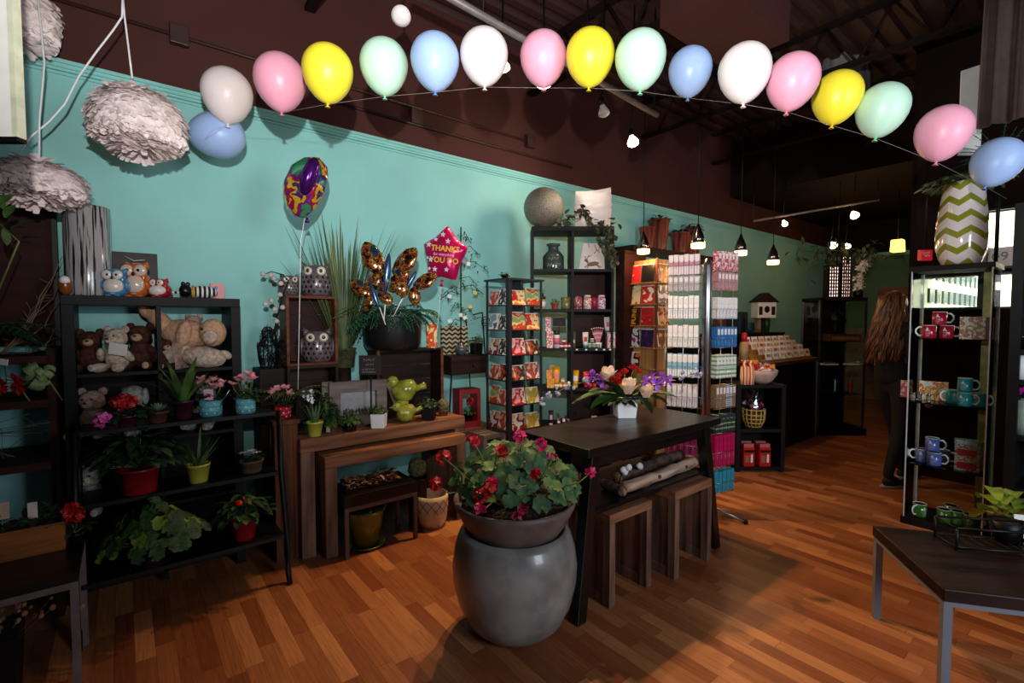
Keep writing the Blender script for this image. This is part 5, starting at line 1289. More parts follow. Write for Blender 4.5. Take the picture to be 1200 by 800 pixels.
o = thing('ivy_pot', 'trailing dark green ivy standing left of the grey frame', 'potted plant', Vector((ony(381, 470, 3.32).x, 3.3, ZC)), 0); pot(o, .03, .04, .08, M_blk); bush(o, .08, .06, .2, 80, [M_lf, M_lf2], 47, .05, .028)
# under the console
o = thing('birch_bark_bundle', 'shallow tray heaped with brown bark chips on the low grey bench', 'tray', Vector((ony(437, 560, 3.08).x, 3.10, .40)), 0)
MB().bx(-.2, .2, -.07, .1, 0, .02).build('tray', M_crd, o); q = random.Random(2)
m = MB()
for i in range(220): m.box((q.uniform(-.18, .18), q.uniform(-.06, .08), .02 + abs(q.gauss(0, .022))), (q.uniform(.02, .045), q.uniform(.012, .025), .005), q.randrange(3), rotm(q.uniform(-.6, .6), q.uniform(-.6, .6), q.uniform(0, 3)))
ch = m.build('bark_chips', [mat('bark_a', '7a4a28', .8), mat('bark_b', 'a08468', .8), mat('bark_c', '3c2418', .8)], o); ch['kind'] = 'stuff'
o = thing('wavy_pot', 'empty olive green ceramic pot with wavy rim and saucer under the console', 'pot', onz(429, 642) + Vector((0.02, .05, 0)), 0); k = 3.0 / FPX
M_olv = mat('olive_glaze', '7c8a2c', .25, var=.08, coat=.5)
m = MB(); wv_ = lambda a, j: (.05 * math.sin(a * 12) if j in (4, 5, 6, 7) else 0)
m.lathe([(0, .014), (.085, .014), (.115, .2), (.118, .215), (.125, .23), (.13, .25), (.122, .25), (.115, .235), (.085, .04), (0, .04)], 72, wob=lambda a, j: .04 * math.sin(a * 11) if j in (4, 5, 6, 7) else 0); m.build('pot', M_olv, o)
MB().lathe([(0, 0), (.105, 0), (.125, .018), (.12, .02), (.1, .008), (0, .008)], 40).build('saucer', M_olv, o)
lp = onz(505, 618); o = thing('lattice_pot', 'cream basket pot with brown diamond lattice lines under the console end', 'pot', lp + Vector((.03, .04, 0)), 0)
MB().lathe([(0, 0), (.085, 0), (.105, .04), (.118, .12), (.12, .2), (.117, .235), (.108, .235), (.1, .06), (0, .05)], 36).build('pot', mat('cream_pot', 'd8bc9c', .6), o)
m = MB(); 
for s_ in (-1, 1):
    for i in range(12):
        pts = []
        for j in range(9):
            t_ = j / 8; z = .02 + .19 * t_; r_ = .096 + .024 * min(1, t_ * 1.6); a = 2 * PI * i / 12 + s_ * t_ * 1.3; pts.append((r_ * 1.005 * math.cos(a), r_ * 1.005 * math.sin(a), z))
        m.tube(pts, .0022, 4)
m.build('lattice_lines', mat('brown_cord', '6a5030', .8), o)
bush_o = thing('dried_topiary', 'grey green dried ball plant behind the low bench top', 'plant', Vector((lp.x - .06, 3.16, 0)), 0); pot(bush_o, .06, .07, .36, M_crd); MB().ell((0, 0, .43), (.07, .07, .07), nz=.25, ns=18).build('ball', mat('dry_moss', '6a6a48', .9, c2='3c4028', scale=50, bump=.8), bush_o)
# ================================================================== bookcase contents
def bk(px_, row, dep=.07): return onbk(px_, row, dep)
BK = (BD + .07) / FPX
M_lbl = {c: mat('label_' + c, c, .4, var=.04) for c in ('efe6e2', 'c01c30', '2c8088', 'f0a818', 'e06a88', '3a1440', 'c8a060', '9a1830', 'a8a070')}
def jar(lab, loc, r, h, c, cap, lbl=None, cat='jar', grp=None, nm='cosmetic_jar'):
    o = thing(nm, lab, cat, loc, FACE, grp); MB().lathe([(0, 0), (r, 0), (r, h * .72), (r * .9, h * .76), (0, h * .76)], 18).build('jar_body', M_lbl.get(c) or mat('label_' + c, c, .4), o)
    MB().lathe([(0, h * .76), (r * .92, h * .76), (r * .92, h * .98), (0, h)], 18).build('lid', M_lbl.get(cap) or mat('label_' + cap, cap, .4), o)
    if lbl: MB().lathe([(r + .0006, h * .2), (r + .0006, h * .58)], 18).build('paper_label', M_lbl.get(lbl) or mat('label_' + lbl, lbl, .4), o)
    return o
def tubeb(lab, loc, r, h, c, cap, grp=None, lbl=None, inv=True, nm='cosmetic_tube', tilt=0):
    o = thing(nm, lab, 'tube', loc, FACE, grp, rot=(0, tilt, FACE) if tilt else None)
    MB().lathe([(0, 0), (r * .75, 0), (r * .78, h * .16), (0, h * .16)], 16).build('cap', M_lbl.get(cap) or mat('label_' + cap, cap, .4), o)
    m = MB(); m.lathe([(0, h * .16), (r * .8, h * .16), (r * .9, h * .3), (r, h * .6), (r * 1.05, h)], 18)
    for i, v in enumerate(m.v):
        t = max(0, (v.z / h - .3) / .7); m.v[i] = Vector((v.x, v.y * (1 - .92 * t), v.z))
    m.build('tube_body', M_lbl.get(c) or mat('label_' + c, c, .4), o)
    if lbl: MB().box((0, -r * .72, h * .55), (r * 1.1, .002, h * .3), M=rotm(-.18, 0, 0)).build('paper_label', M_lbl.get(lbl) or mat('label_' + lbl, lbl, .4), o)
    return o
def cbox(lab, loc, w, d, h, mt, rz=0, cat='box', grp=None, nm='gift_box', lbl=None):
    o = thing(nm, lab, cat, loc, FACE + rz, grp); MB().bx(-w / 2, w / 2, -d / 2, d / 2, 0, h).build('carton', mt, o, bevel=.001)
    if lbl: MB().bx(-w * .3, w * .3, -d / 2 - .001, -d / 2, h * .3, h * .75).build('front_label', lbl, o)
    return o
# top of bookcase
M_gl = mat('silver_glitter', 'a09484', .35, c2='584f46', scale=160, bump=.8); M_gl.node_tree.nodes['Principled BSDF'].inputs['Metallic'].default_value = .35
c = onf(637, 245, 4.5); R = 23 * 4.5 / FPX
o = thing('glitter_globe', 'round sparkling silver glitter globe on top of the bookcase', 'globe', (c.x, c.y, bz), FACE); MB().ell((0, 0, R + .0), R, seg=40, rings=24).build('globe', M_gl, o); MB().lathe([(0, 0), (.05, 0), (.04, .015), (0, .015)], 20).build('base', M_steel, o)
o = thing('white_lamp', 'white square ribbed paper lamp on top of the bookcase behind ivy', 'lamp', (onf(695, 262, 4.62).x, onf(695, 262, 4.62).y, bz), FACE + .05)
m = MB(); w_, h_ = .35, .37; vs = []; n = 14
for j in range(n + 1):
    for i in range(n + 1):
        u, v = i / n * 2 - 1, j / n * 2 - 1
        vs.append((u * w_ / 2 * (1 - .06 * v * v * (-1 if 0 else 1)), -.06 * (1 - u ** 4) * (1 - v ** 4) - .02 * math.sin(v * 18 + 1.4 * math.sin(u * 4)) * (1 - v * v), (v + 1) * h_ / 2 + .012 * (u * u) + .02 * u))
o0 = len(vs); vs += [(x, -y + .02, z) for x, y, z in vs]
fs = []
for j in range(n):
    for i in range(n):
        a = j * (n + 1) + i; fs.append((a, a + 1, a + n + 2, a + n + 1)); fs.append((o0 + a, o0 + a + n + 1, o0 + a + n + 2, o0 + a + 1))
m.add(vs, fs, 0, True); m.build('paper_shade', mat('paper_shade', 'dccfca', .7, var=.03), o); MB().bx(-.08, .08, -.03, .05, 0, .02).build('base', M_white, o)
o = thing('ivy_garland', 'dusty dark ivy garland draped over the top right corner of the bookcase', 'garland', onf(690, 264, BD - .02)); m = MB(); q = random.Random(8); b0 = Vector(o.location)
path = [(652, 262), (668, 255), (682, 246), (694, 262), (706, 268), (716, 262), (712, 285), (716, 300), (720, 305), (700, 278)]
pw = [onf(x, y, BD - .03) - b0 for x, y in path]; vn = MB(); vn.tube(pw[:9], .004, 5); vn.build('vine', M_stem, o)
for i in range(150):
    k_ = q.randrange(len(pw) - 1); c = pw[k_].lerp(pw[k_ + 1], q.random()) + Vector((q.gauss(0, .02), q.gauss(0, .02), q.gauss(.0, .022))); m.blade(c, (q.gauss(0, 1), q.gauss(-.5, .5), q.gauss(-.3, 1)), .06, .05, .5, 0, 3)
m.build('foliage', mat('dusty_ivy', '5a5440', .7, c2='2f3426'), o)
o = thing('apothecary_bottle', 'dark glass apothecary bottle with lettering in the upper left cube', 'bottle', bk(648, 0, .14), FACE); k = BK
MB().lathe([(0, 0), (12 * k, 0), (12.5 * k, 2 * k), (12.5 * k, 16 * k), (9 * k, 21 * k), (6 * k, 23 * k), (6 * k, 28 * k), (8 * k, 29 * k), (8 * k, 31 * k), (0, 31 * k)], 28).build('bottle_body', mat('smoky_glass', '44504e', .12, coat=.5), o)
W = lambda v: Vector((12.6 * k * math.sin(v.x / (12.6 * k)), -12.6 * k * math.cos(v.x / (12.6 * k)), v.z))
for i, z_ in enumerate((12.5, 5.5)): scrawl(MB(), -8 * k, 8 * k, z_ * k, 5 * k, 0, i + 2, .0022, W).build('lettering', M_lbl['a8a070'], o)
# deer canvas
o = thing('deer_canvas', 'pale canvas print of a brown jumping deer in the upper right cube', 'picture', bk(692, 0, .10), FACE); k = BK
m = MB(); m.add([(x, y, z) for y in (-.012, .012) for x, z in ((-15 * k, 0), (16 * k, 0), (14 * k, 31 * k), (-9 * k, 31 * k))], [(0, 1, 2, 3), (7, 6, 5, 4), (0, 4, 5, 1), (1, 5, 6, 2), (2, 6, 7, 3), (3, 7, 4, 0)], 0, False, rotm(-.08, 0, 0)); m.build('canvas', mat('canvas', 'e0d0c8', .7, var=.03), o)
m = MB(); D_ = rotm(-.08, 0, 0); m.ell((2 * k, -.014, 7 * k), (7 * k, .003, 2.6 * k), M=rotm(0, -.15, 0)); m.ell((-6 * k, -.014, 11 * k), (2.2 * k, .003, 1.5 * k), M=rotm(0, .4, 0)); m.tube([(-3.5 * k, -.014, 8.5 * k), (-5.5 * k, -.014, 10.5 * k)], 1.1 * k, 6)
for a, b in (((-3, 6), (-8, 3)), ((-2, 6), (-5, 2)), ((7, 6), (12, 3)), ((6, 6), (10, 2))): m.tube([(a[0] * k, -.014, a[1] * k), (b[0] * k, -.014, b[1] * k)], .45 * k, 5)
for a in ((-5, 12, -3, 17), (-4, 15, 0, 17), (-5, 12, -8, 16)): m.tube([(a[0] * k, -.013, a[1] * k), (a[2] * k, -.013, a[3] * k)], .35 * k, 5)
m.build('deer_print', mat('deer_brown', '7a5c44', .7), o)
m = MB(); 
for a in ((4, 30, 6, 22), (6, 24, 10, 20), (6, 22, 3, 19), (-4, 31, -2, 26), (9, 30, 12, 25), (10, 27, 8, 22)): m.tube([(a[0] * k, -.013, a[1] * k), (a[2] * k, -.013, a[3] * k)], .3 * k, 5)
m.build('branch_print', M_blk, o)
# row 1
q1 = 'jars and candles on the third bookcase shelf'
o = jar('clear lotion bottle with white label at the left end of the candle shelf', bk(636, 1), .026, .12, 'c8a060', '201c1c', 'efe6e2', 'bottle', q1, 'lotion_bottle'); MB().cyl((0, 0, .118), .006, .03, 8).build('pump', M_blk, o)
o = thing('potted_cactus', 'small cactus in a bright terracotta red pot on the candle shelf', 'cactus', bk(650, 1, .03), FACE, q1); pot(o, .022, .034, .055, mat('terracotta', 'b04a2c', .7)); bush(o, .05, .035, .06, 40, mat('cactus_gold', '8a7a38', .6, c2='4c4c28'), 51, .03, .012)
o = thing('candle_glass', 'gold green mercury glass candle cup on the candle shelf', 'candle', bk(663, 1), FACE, q1); MB().lathe([(0, 0), (.036, 0), (.045, .02), (.048, .11), (.044, .11), (.04, .03), (0, .03)], 24).build('glass', mat('mercury_glass', '8c8450', .25, c2='5c5a38', scale=50, coat=.5), o)
def can(lab, px_, mt, r=.037, h=.118, row=1, lid=True, g=q1):
    o = thing('candle_jar', lab, 'candle', bk(px_, row), FACE, g); MB().lathe([(0, 0), (r, 0), (r, h * .82), (r * .8, h * .9), (r * .8, h), (0, h)], 24).build('jar_body', mt, o)
    if lid: MB().lathe([(0, h), (r * .85, h), (r * .85, h + .01), (0, h + .01)], 20).build('lid', M_white, o)
    return o
can('floral paper wrapped candle tin on the candle shelf', 677, print_mat('rose_tin', ['d8b8a8', 'a03848', 'c8c0a0'], 45), lid=False)
can('white candle jar with orange label left of the red tin', 688, print_mat('white_lab', ['f0eae8', 'd86a40', 'f4f0ee', '5060a0'], 28))
can('dark red candle tin between the two white jars', 696, M_lbl['9a1830'], .03, .11, lid=False)
can('white candle jar at the right end of the candle shelf', 704.5, print_mat('white_lab2', ['f0eae8', 'c05a80', 'f4f0ee', '6a70a0'], 28))
# row 2
g2 = 'red and teal cosmetics on the fourth bookcase shelf'
M_rs = print_mat('red_swirl', ['f0e4e0', 'c82840', 'f0e4e0', 'd84858'], 34)
cbox('upper pink swirl box of the stack at the left of the red cosmetics', bk(642, 2, .09) + Vector((0, 0, .155)), .05, .05, .13, M_rs, grp=g2); cbox('white and red swirl box at the bottom of the left stack', bk(644, 2, .06), .058, .05, .155, M_rs, grp=g2)
jar('tall clear bottle with red swirl label beside the chalkboard sign', bk(652.5, 2), .028, .16, 'efe6e2', '2a2020', 'e06a88', 'bottle', g2, 'lotion_bottle')
o = thing('shelf_sign', 'small black chalkboard sign on a wire above the red jars', 'sign', bk(655, 2, .12), FACE); MB().box((0, 0, .24), (.125, .006, .085)).build('board', MC['chalkboard'], o)
m = MB()
for q_ in ((-.064, -.058), (.058, .064)): m.bx(*q_, -.005, .005, .195, .285)
m.bx(-.064, .064, -.005, .005, .28, .286); m.bx(-.064, .064, -.005, .005, .194, .2); m.build('frame', mat('brass_line', '6a5440', .5), o); MB().tube([(0, 0, 0), (0, 0, .2)], .003, 5).build('wire_stand', M_blk, o)
def pyr(cx_, row, c, cap, lbl, nmz, g, r=.02, h=.045, step=5.2):
    w = [('bottom left', -step, 0), ('bottom middle', 0, 0), ('bottom right', step, 0), ('top', -2.2, 1)]
    for a, dx, up in w: jar('%s jar of the little %s pyramid' % (a, nmz), bk(cx_ + dx, row, .06) + Vector((0, 0, up * (h + .001))), r, h, c, cap, lbl, 'jar', g)
pyr(663, 2, 'c01c30', '9a1830', 'efe6e2', 'red jar', g2)
o = thing('tall_tin', 'tall plain olive brown tin behind the red jars', 'tin', bk(671, 2, .11), FACE, g2); MB().lathe([(0, 0), (.031, 0), (.031, .15), (0, .15)], 24).build('tin_body', mat('olive_tin', '6a5c40', .5), o); MB().box((0, -.032, .06), (.03, .002, .03)).build('paper_label', M_paper, o)
tubeb('teal topped tube with white and red label right of the olive tin', bk(686, 2), .026, .145, 'efe6e2', '2c8088', g2, 'c01c30')
pyr(696, 2, '2c8088', 'efe6e2', 'a8a070', 'teal jar', g2, .019, .044, 4.8)
M_strp = print_mat('pink_stripes', ['f0e4e4', 'c86070', 'e8dcdc'], 60)
cup = thing('tube_holder', 'white cup holding a fan of slim striped tubes', 'holder', bk(701, 2, .085), FACE, g2); MB().lathe([(0, 0), (.03, 0), (.034, .05), (.03, .05), (.028, .01), (0, .01)], 20).build('cup', M_white, cup)
for i in range(6):
    t_ = -.36 + .12 * i; o = thing('slim_tube', '%s slim striped tube from the left in the white cup fan' % ORD[i], 'tube', Vector(cup.location) + Vector((0, 0, .012)), 0, 'fan of slim striped tubes', rot=(0, 0, 0)); o.rotation_euler = (Matrix.Rotation(FACE, 3, 'Z') @ Matrix.Rotation(t_, 3, 'Y')).to_euler()
    MB().lathe([(0, 0.0), (.006, 0.0), (.009, .13), (.002, .17)], 10).build('tube_body', M_strp, o); MB().lathe([(0, .17), (.008, .17), (.008, .178), (0, .178)], 8).build('cap', M_white, o)
tubeb('tall striped tube with a teal end at the right of the fourth shelf', bk(712, 2, .1) + Vector((0, 0, .135)), .033, .15, 'efe6e2', '2c8088', g2, 'e06a88'); MB().bx(-.03, .03, -.02, .03, -.135, 0).build('stand_block', M_blk, [x for x in bpy.data.objects if x.name.startswith('cosmetic_tube')][-1])
for i, n_ in enumerate(('bottom', 'top')): cbox('%s red striped soap box at the right end of the fourth shelf' % n_, bk(716, 2, .045) + Vector((0, 0, .073 * i)), .07, .05, .072, print_mat('soapstripe', ['b83048', 'f0e0dc', 'c04058', 'e8d0cc'], 60), grp=g2, lbl=M_paper)
for i, px_ in enumerate((663, 676, 687, 699, 708, 715)):
    o = thing('price_tag', '%s small white price tag from the left on the fourth shelf edge' % ORD[i], 'price tag', onf(px_, 409.5, BD - .008), FACE, 'price tags on the bookcase shelf edge'); MB().box((0, 0, 0), (.018, .002, .012)).build('tag', M_paper, o)
# row 3
g3 = 'yellow and red cosmetics on the fifth bookcase shelf'; M_yel = print_mat('yellow_box', ['e8b030', 'e07820', 'e8c060', 'e08828'], 30)
cbox('tan tall box at the back left of the yellow cosmetics', bk(647, 3, .13), .05, .03, .205, M_lbl['c8a060'], grp=g3); cbox('upper yellow and orange box in the left stack', bk(643.5, 3, .08) + Vector((0, 0, .083)), .05, .05, .082, M_yel, grp=g3); cbox('lower yellow box with an orange flower in the left stack', bk(645, 3, .06), .066, .055, .082, M_yel, grp=g3)
tubeb('tall yellow squeeze tube with white cap left of the yellow jars', bk(652.5, 3), .03, .195, 'f0a818', 'efe6e2', g3, 'e06a88')
pyr(662, 3, 'f0a818', 'c8a060', 'efe6e2', 'yellow jar', g3, .019, .044, 5)
tubeb('wide yellow tube right of the yellow jar pyramid', bk(674, 3), .036, .16, 'f0a818', 'f0a818', g3, 'efe6e2'); tubeb('red squeeze tube alone in the right half of the yellow shelf', bk(687, 3), .028, .15, 'c01c30', '9a1830', g3, 'e06a88')
for i, px_ in enumerate((692, 697)): jar('%s small red jar beside the red squeeze tube' % ('left', 'right')[i], bk(px_, 3, .05), .02, .045, 'c01c30', '9a1830', None, 'jar', g3)
M_pkb = print_mat('pink_box', ['e06a80', 'b83860', 'e88898', 'c0a048'], 26)
cbox('back pink floral carton behind the bouquet', bk(708, 3, .13), .06, .03, .14, M_pkb, grp=g3); cbox('front pink floral carton behind the bouquet', bk(714, 3, .09), .066, .04, .135, M_pkb, grp=g3)
g4 = 'purple bottles and pink boxes on the sixth shelf'
for i, px_ in enumerate((646, 655, 661, 667)): tubeb('%s dark purple bottle from the left on the low dark shelf' % ORD[i], bk(px_, 4, .07), .022, (.14, .06, .09, .06)[i], '3a1440', 'efe6e2' if i == 0 else '3a1440', g4, 'efe6e2' if i < 3 else None)
for i, (px_, w_, h_) in enumerate(((686, .055, .05), (697, .05, .085), (706, .06, .07))): cbox('%s pale pink box behind the white flower pot' % ORD[i], bk(px_, 4, .08), w_, .04, h_, print_mat('palepink', ['d8a8b0', 'e8c8cc', 'c88898'], 26), grp=g4)

# ================================================================== card towers
PAL = [('e8dcd0', 'b8483c', 'd8b890'), ('e07030', 'e8d090', 'c82828'), ('8aa070', 'e0c070', 'b83820'), ('e8a0a0', 'c01c28', 'e8d8c8'), ('d8c8a0', '2c3028', 'c04830'), ('f0ece8', '282828', 'b8b4b0'), ('d8a888', '7a1c20', 'e8dcd0'), ('e8c8c0', 'c02030', '8a6040'), ('e8d8a8', 'a8a030', 'c8a050'), ('88a8b8', 'f0ece8', '30587a')]
cardn = 0
def card(lab, loc, rz, w, h, pal, grp, lean=-.22, env=True, text=None, folded=0):
    global cardn; cardn += 1
    o = thing('greeting_card', lab, 'card', loc, rz, grp)
    m = MB(); m.box((0, 0, h / 2), (w, .004, h), M=Matrix.Identity(4)); Ml = rotm(lean, folded, 0)
    for i, v in enumerate(m.v): m.v[i] = Ml @ v
    m.build('card_front', print_mat('card_print_%d' % (pal % 10), list(PAL[pal % 10]) + [PAL[pal % 10][0]], 10 + pal % 4, .35, pal), o)
    if env:
        m = MB(); m.box((.006, .006, h / 2 + .006), (w, .003, h)); 
        for i, v in enumerate(m.v): m.v[i] = Ml @ v
        m.build('envelope', M_paper, o)
    if text:
        m = MB(); m.text(text[0], text[1], M=Ml @ Matrix.Translation((0, -.004, h / 2)) @ rotm(0, text[3], 0), bold=.002); m.build('lettering', text[2], o)
    return o
KX, KY = onf(596, 400, 3.82).x, onf(596, 400, 3.82).y
kw = .36; kd = .31
zT = onf(596, 325, 3.82).z
o = thing('card_tower', 'four sided black greeting card tower between console and bookcase', 'display stand', (KX, KY, 0)); M_ks = mat('slate_frame', '24242a', .35, var=.05)
MB().bx(-.01, kw + .01, -.01, kd + .01, zT - .015, zT).build('top_board', M_ks, o); MB().bx(-.03, kw + .03, -.03, kd + .03, 0, .06).build('base', M_ks, o)
for x, y, w_ in ((0, 0, .05), (kw - .02, 0, .02), (0, kd - .02, .02), (kw - .02, kd - .02, .02)): MB().bx(x, x + w_ * .7, y, y + w_ * .7, .06, zT - .015).build('post', M_ks, o)
MB().bx(kw / 2 - .01, kw / 2 + .01, .05, kd - .05, .06, zT - .015).build('core_panel', M_ks, o)
zr = [onf(620, y_, 3.9).z for y_ in (357, 386, 415.5, 445, 474, 503)]
for z in zr:
    MB().bx(.035, kw - .02, .0, .06, z - .01, z).build('card_ledge', M_ks, o); MB().bx(0, .06, .035, kd - .02, z - .01, z).build('card_ledge', M_ks, o)
rn = ['top', 'second', 'third', 'fourth', 'fifth', 'lowest']
ht = [.115, .14, .13, .115, .13, .125]
palR = [(1, 2), (2, 1), (3, 4), (4, 0), (3, 8), (6, 8)]; palL = [(0, 5), (9, 5), (6, 5), (0, 4), (2, 0), (6, 0)]
for i, z in enumerate(zr):
    for j in (0, 1):
        card('%s greeting card on the right face of the black tower, %s ledge' % (('left', 'right')[j], rn[i]), (KX + .115 + j * .15, KY + .008, z), 0, .135, ht[(i + j) % 6], palR[i][j], 'cards on the right face of the black tower')
        card('%s greeting card on the left face of the black tower, %s ledge' % (('right', 'left')[j], rn[i]), (KX + .008, KY + .095 + j * .125, z), -PI / 2, .112, ht[(i + j + 2) % 6], palL[i][1 - j], 'cards on the left face of the black tower')
o = thing('sprig_pot', 'small dark leafy sprig on top of the black card tower', 'plant', (KX + .04, KY + .1, zT), 0); pot(o, .02, .028, .03, M_blk); bush(o, .02, .035, .05, 24, M_lf2, 60, .03, .022)
# reddish spinner
SX_, SY_ = onf(769, 400, 5.0).x, onf(769, 400, 5.0).y
M_sp = wood('spinner_wood', 'b88a58', '94683e', .5, 'z')
zS = onf(769, 303, 5.0).z; sw, sdp = .20, .36
o = thing('card_spinner', 'tall light wood card spinner right of the bookcase', 'display stand', (SX_, SY_, 0)); MB().bx(.012, sw, .012, sdp, .1, zS).build('core', M_sp, o); MB().bx(-.008, .012, -.008, .012, .1, zS + .01).build('corner_post', wood('spinner_edge', '7a4428', '54301c', .5, 'z'), o); MB().bx(-.05, sw + .05, -.05, sdp + .05, 0, .1).build('base', M_blk, o)
zs = [onf(752, y_, 5.1).z for y_ in (331, 356, 381, 406.5, 431)]
sp_pal = [('c81820', 'f0e8e0', '2a1414'), ('e89020', 'f0d890', 'c83820')]
for i, z in enumerate(zs):
    m = MB(); m.bx(-.05, 0, .0, sdp, z - .012, z); m.build('card_ledge', M_sp, o); m = MB(); m.bx(.0, sw, -.05, 0, z - .012, z); m.build('card_ledge', M_sp, o)
rn5 = ['top', 'second', 'third', 'fourth', 'lowest']
PAL += []
def pcard(i, j, nm, cols, sc, lab, txt=None, h=.185, side='L'):
    o = thing('greeting_card', lab, 'card', (SX_ - .03, SY_ + .10 + .165 * j, zs[i]) if side == 'L' else (SX_ + .055 + .095 * j, SY_ - .03, zs[i]), -PI / 2 if side == 'L' else 0, 'cards on the wooden spinner')
    w_ = .15 if side == 'L' else .088; Ml = rotm(-.12, 0, 0); m = MB(); m.box((0, 0, h / 2), (w_, .004, h))
    for k_, v in enumerate(m.v): m.v[k_] = Ml @ v
    m.build('card_front', print_mat(nm, cols, sc, .35, i * 2 + j), o); m = MB(); m.box((-.006, .007, h / 2 + .008), (w_, .003, h))
    for k_, v in enumerate(m.v): m.v[k_] = Ml @ v
    m.build('envelope', M_paper if not txt else M_lbl['c8a060'], o)
    if txt: m = MB(); m.text(txt, .075, M=Ml @ Matrix.Translation((0, -.004, h / 2)) @ rotm(0, -PI / 2, 0), bold=.003); m.build('lettering', mat('fun_yellow', 'e8b020', .5), o)
pcard(0, 1, 'sc_red', ['c81c24', 'd8303a', 'f0e8e0'], 12, 'red card with white drinks on the top ledge of the wooden spinner'); pcard(0, 0, 'sc_blk', ['1c1416', '141012', 'b82030'], 8, 'black card with a red wine glass on the top ledge of the wooden spinner')
pcard(1, 1, 'sc_or', ['e89428', 'f0e0b0', 'e07020'], 9, 'orange card with a white arch on the second ledge of the wooden spinner'); pcard(1, 0, 'sc_or2', ['e8a030', 'c82820', 'f0e0d0'], 9, 'yellow orange card with a red panel on the second spinner ledge')
pcard(2, 1, 'sc_maroon', ['4a1018', '5a1820', '380c14'], 9, 'dark maroon card reading FUN! in yellow on the third spinner ledge', 'FUN!'); pcard(2, 0, 'sc_red2', ['c01820', 'cc2028', 'b01018', 'e8a040'], 6, 'bright red card with a small gold figure beside the FUN! card')
pcard(3, 1, 'sc_girl', ['d8d8e4', '2a1c28', 'e8e0e8', 'a03060'], 9, 'pale card with a dark haired girl on the fourth spinner ledge'); pcard(3, 0, 'sc_purple', ['3a1a50', '2c1440', '4c2468', 'c83070'], 10, 'deep purple card on the fourth spinner ledge')
pcard(4, 1, 'sc_orange', ['e0782c', '3a1c20', 'f0e8e0', 'd86820'], 8, 'orange card with a long haired girl on the lowest spinner ledge', h=.16)
for i in range(4):
    for j in range(2): pcard(i, j, 'sr_%d' % (i % 3), [['c8a878', '7a5030', 'e8c890'], ['d0d0d8', '505460', 'f0f0f0'], ['7a2028', 'c8a060', 'e8dcd0']][i % 3], 12, '%s card on the narrow right face of the wooden spinner, %s ledge' % (('left', 'right')[j], rn5[i]), side='R')
o = thing('wooden_cabinet', 'reddish brown wooden cabinet standing behind the wooden card spinner', 'cabinet', Vector((onf(745, 300, 5.25).x, onf(745, 300, 5.25).y, 0)), 0); w_ = 40 * 5.25 / FPX
zc_ = onf(745, 298, 5.25).z
MB().bx(-w_ / 2, w_ / 2, 0, .12, 0, zc_).build('body', M_red, o, bevel=.004); MB().bx(-w_ / 2 - .01, w_ / 2 + .01, -.01, .13, zc_, zc_ + .03).build('top_board', M_red, o)

# ================================================================== chrome rack of slim packs
RP = onz(838, 606); RP = onf(828, 400, 3.66); RP.z = 0
ZR = onf(828, 303, 3.66).z
o = thing('wire_rack', 'tall chrome pole rack with wire pockets of slim boxed packs', 'display stand', RP, FACE); RK = o
MB().lathe([(0, 0.08), (.034, .08), (.034, ZR - .05), (.02, ZR), (0, ZR)], 24).build('pole', metal('rack_pole', '9a9aa0', .28), o)
for a in (-.5, -2.0, 1.1, 2.7):
    m = MB(); m.tube([(0, 0, .11), (.15 * math.cos(a), .15 * math.sin(a), .06), (.29 * math.cos(a), .29 * math.sin(a), .018)], .013, 8); f = m.build('foot', M_steel, o); MB().ell((.29 * math.cos(a), .29 * math.sin(a), .018), .018).build('rubber_tip', M_blk, f)
kk = 3.8 / FPX
# two faces in a shallow V, meeting at the pole
FW = .225; VA = math.radians(28)
def face_pt(side, u, back=0):   # side -1 left / +1 right ; u along the face from the pole
    a = VA; return Vector((side * (.045 + u * math.cos(a)), .0 + u * math.sin(a) + back, 0))
M_wire = metal('wire', 'b8bac0', .3)
rowspec = []
L_rows = [(299, 322, 'a', 'blush and white', 'd8a0a8'), (324, 341, 'b', 'dusty grey', 'c8baba'), (347, 373, 'c', 'white', 'fbf6f6'), (381, 406, 'd', 'ivory', 'f8f2e8'), (414, 440, 'e', 'white blue', 'dfe8ea'), (449, 475, 'f', 'grey', 'dcd4d2'), (506, 530, 'g', 'plum', '8a2050')]
R_rows = [(296, 318, 'a', 'pink striped', 'e0b0b8'), (320, 340, 'b', 'faded rose', 'c88a90'), (349, 373, 'c', 'flecked', 'f8f2f2'), (383, 406, 'd', 'bright blue', '2f78b8'), (415, 441, 'e', 'green banded', 'c8d4b0'), (450, 476, 'f', 'kraft brown', '9a7a58'), (484, 504, 'g', 'navy striped', '3a4450'), (507, 543, 'h', 'magenta', 'c41858'), (549, 573, 'i', 'turquoise', '2f98b0')]
def packmat(side, key, c, j):
    nm = 'pack_%s%s' % (side, key)
    if (side, key) == ('R', 'f') and j in (3, 4): return stripe_mat('checker_pack', '1c1a1a', 'e8e4e0', 90, 2, .5)
    if (side, key) == ('R', 'a'): return print_mat('pack_Ra%d' % (j % 2), ['efe4dc', 'd02860', 'e8d8d0', '2a8878'], 24, seed=j % 2)
    if (side, key) in (('R', 'e'),): return stripe_mat('green_band_pack', 'eef0e4', '8aa878', 30, 2, .55)
    if (side, key) == ('R', 'g'): return stripe_mat('navy_band_pack', '26323c', '90a058', 28, 2, .7)
    if (side, key) == ('L', 'e'): return stripe_mat('blue_band_pack', 'f0f0ee', '88b4c8', 9, 2, .5)
    if (side, key) == ('L', 'a'): return stripe_mat('blush_pack', 'f0dcdc', 'c88898', 10, 2, .6)
    return print_mat(nm, [c, c, c, 'ffffff' if key in 'cd' else c], 60) if 0 else mat(nm, c, .35, var=.12, scale=60)
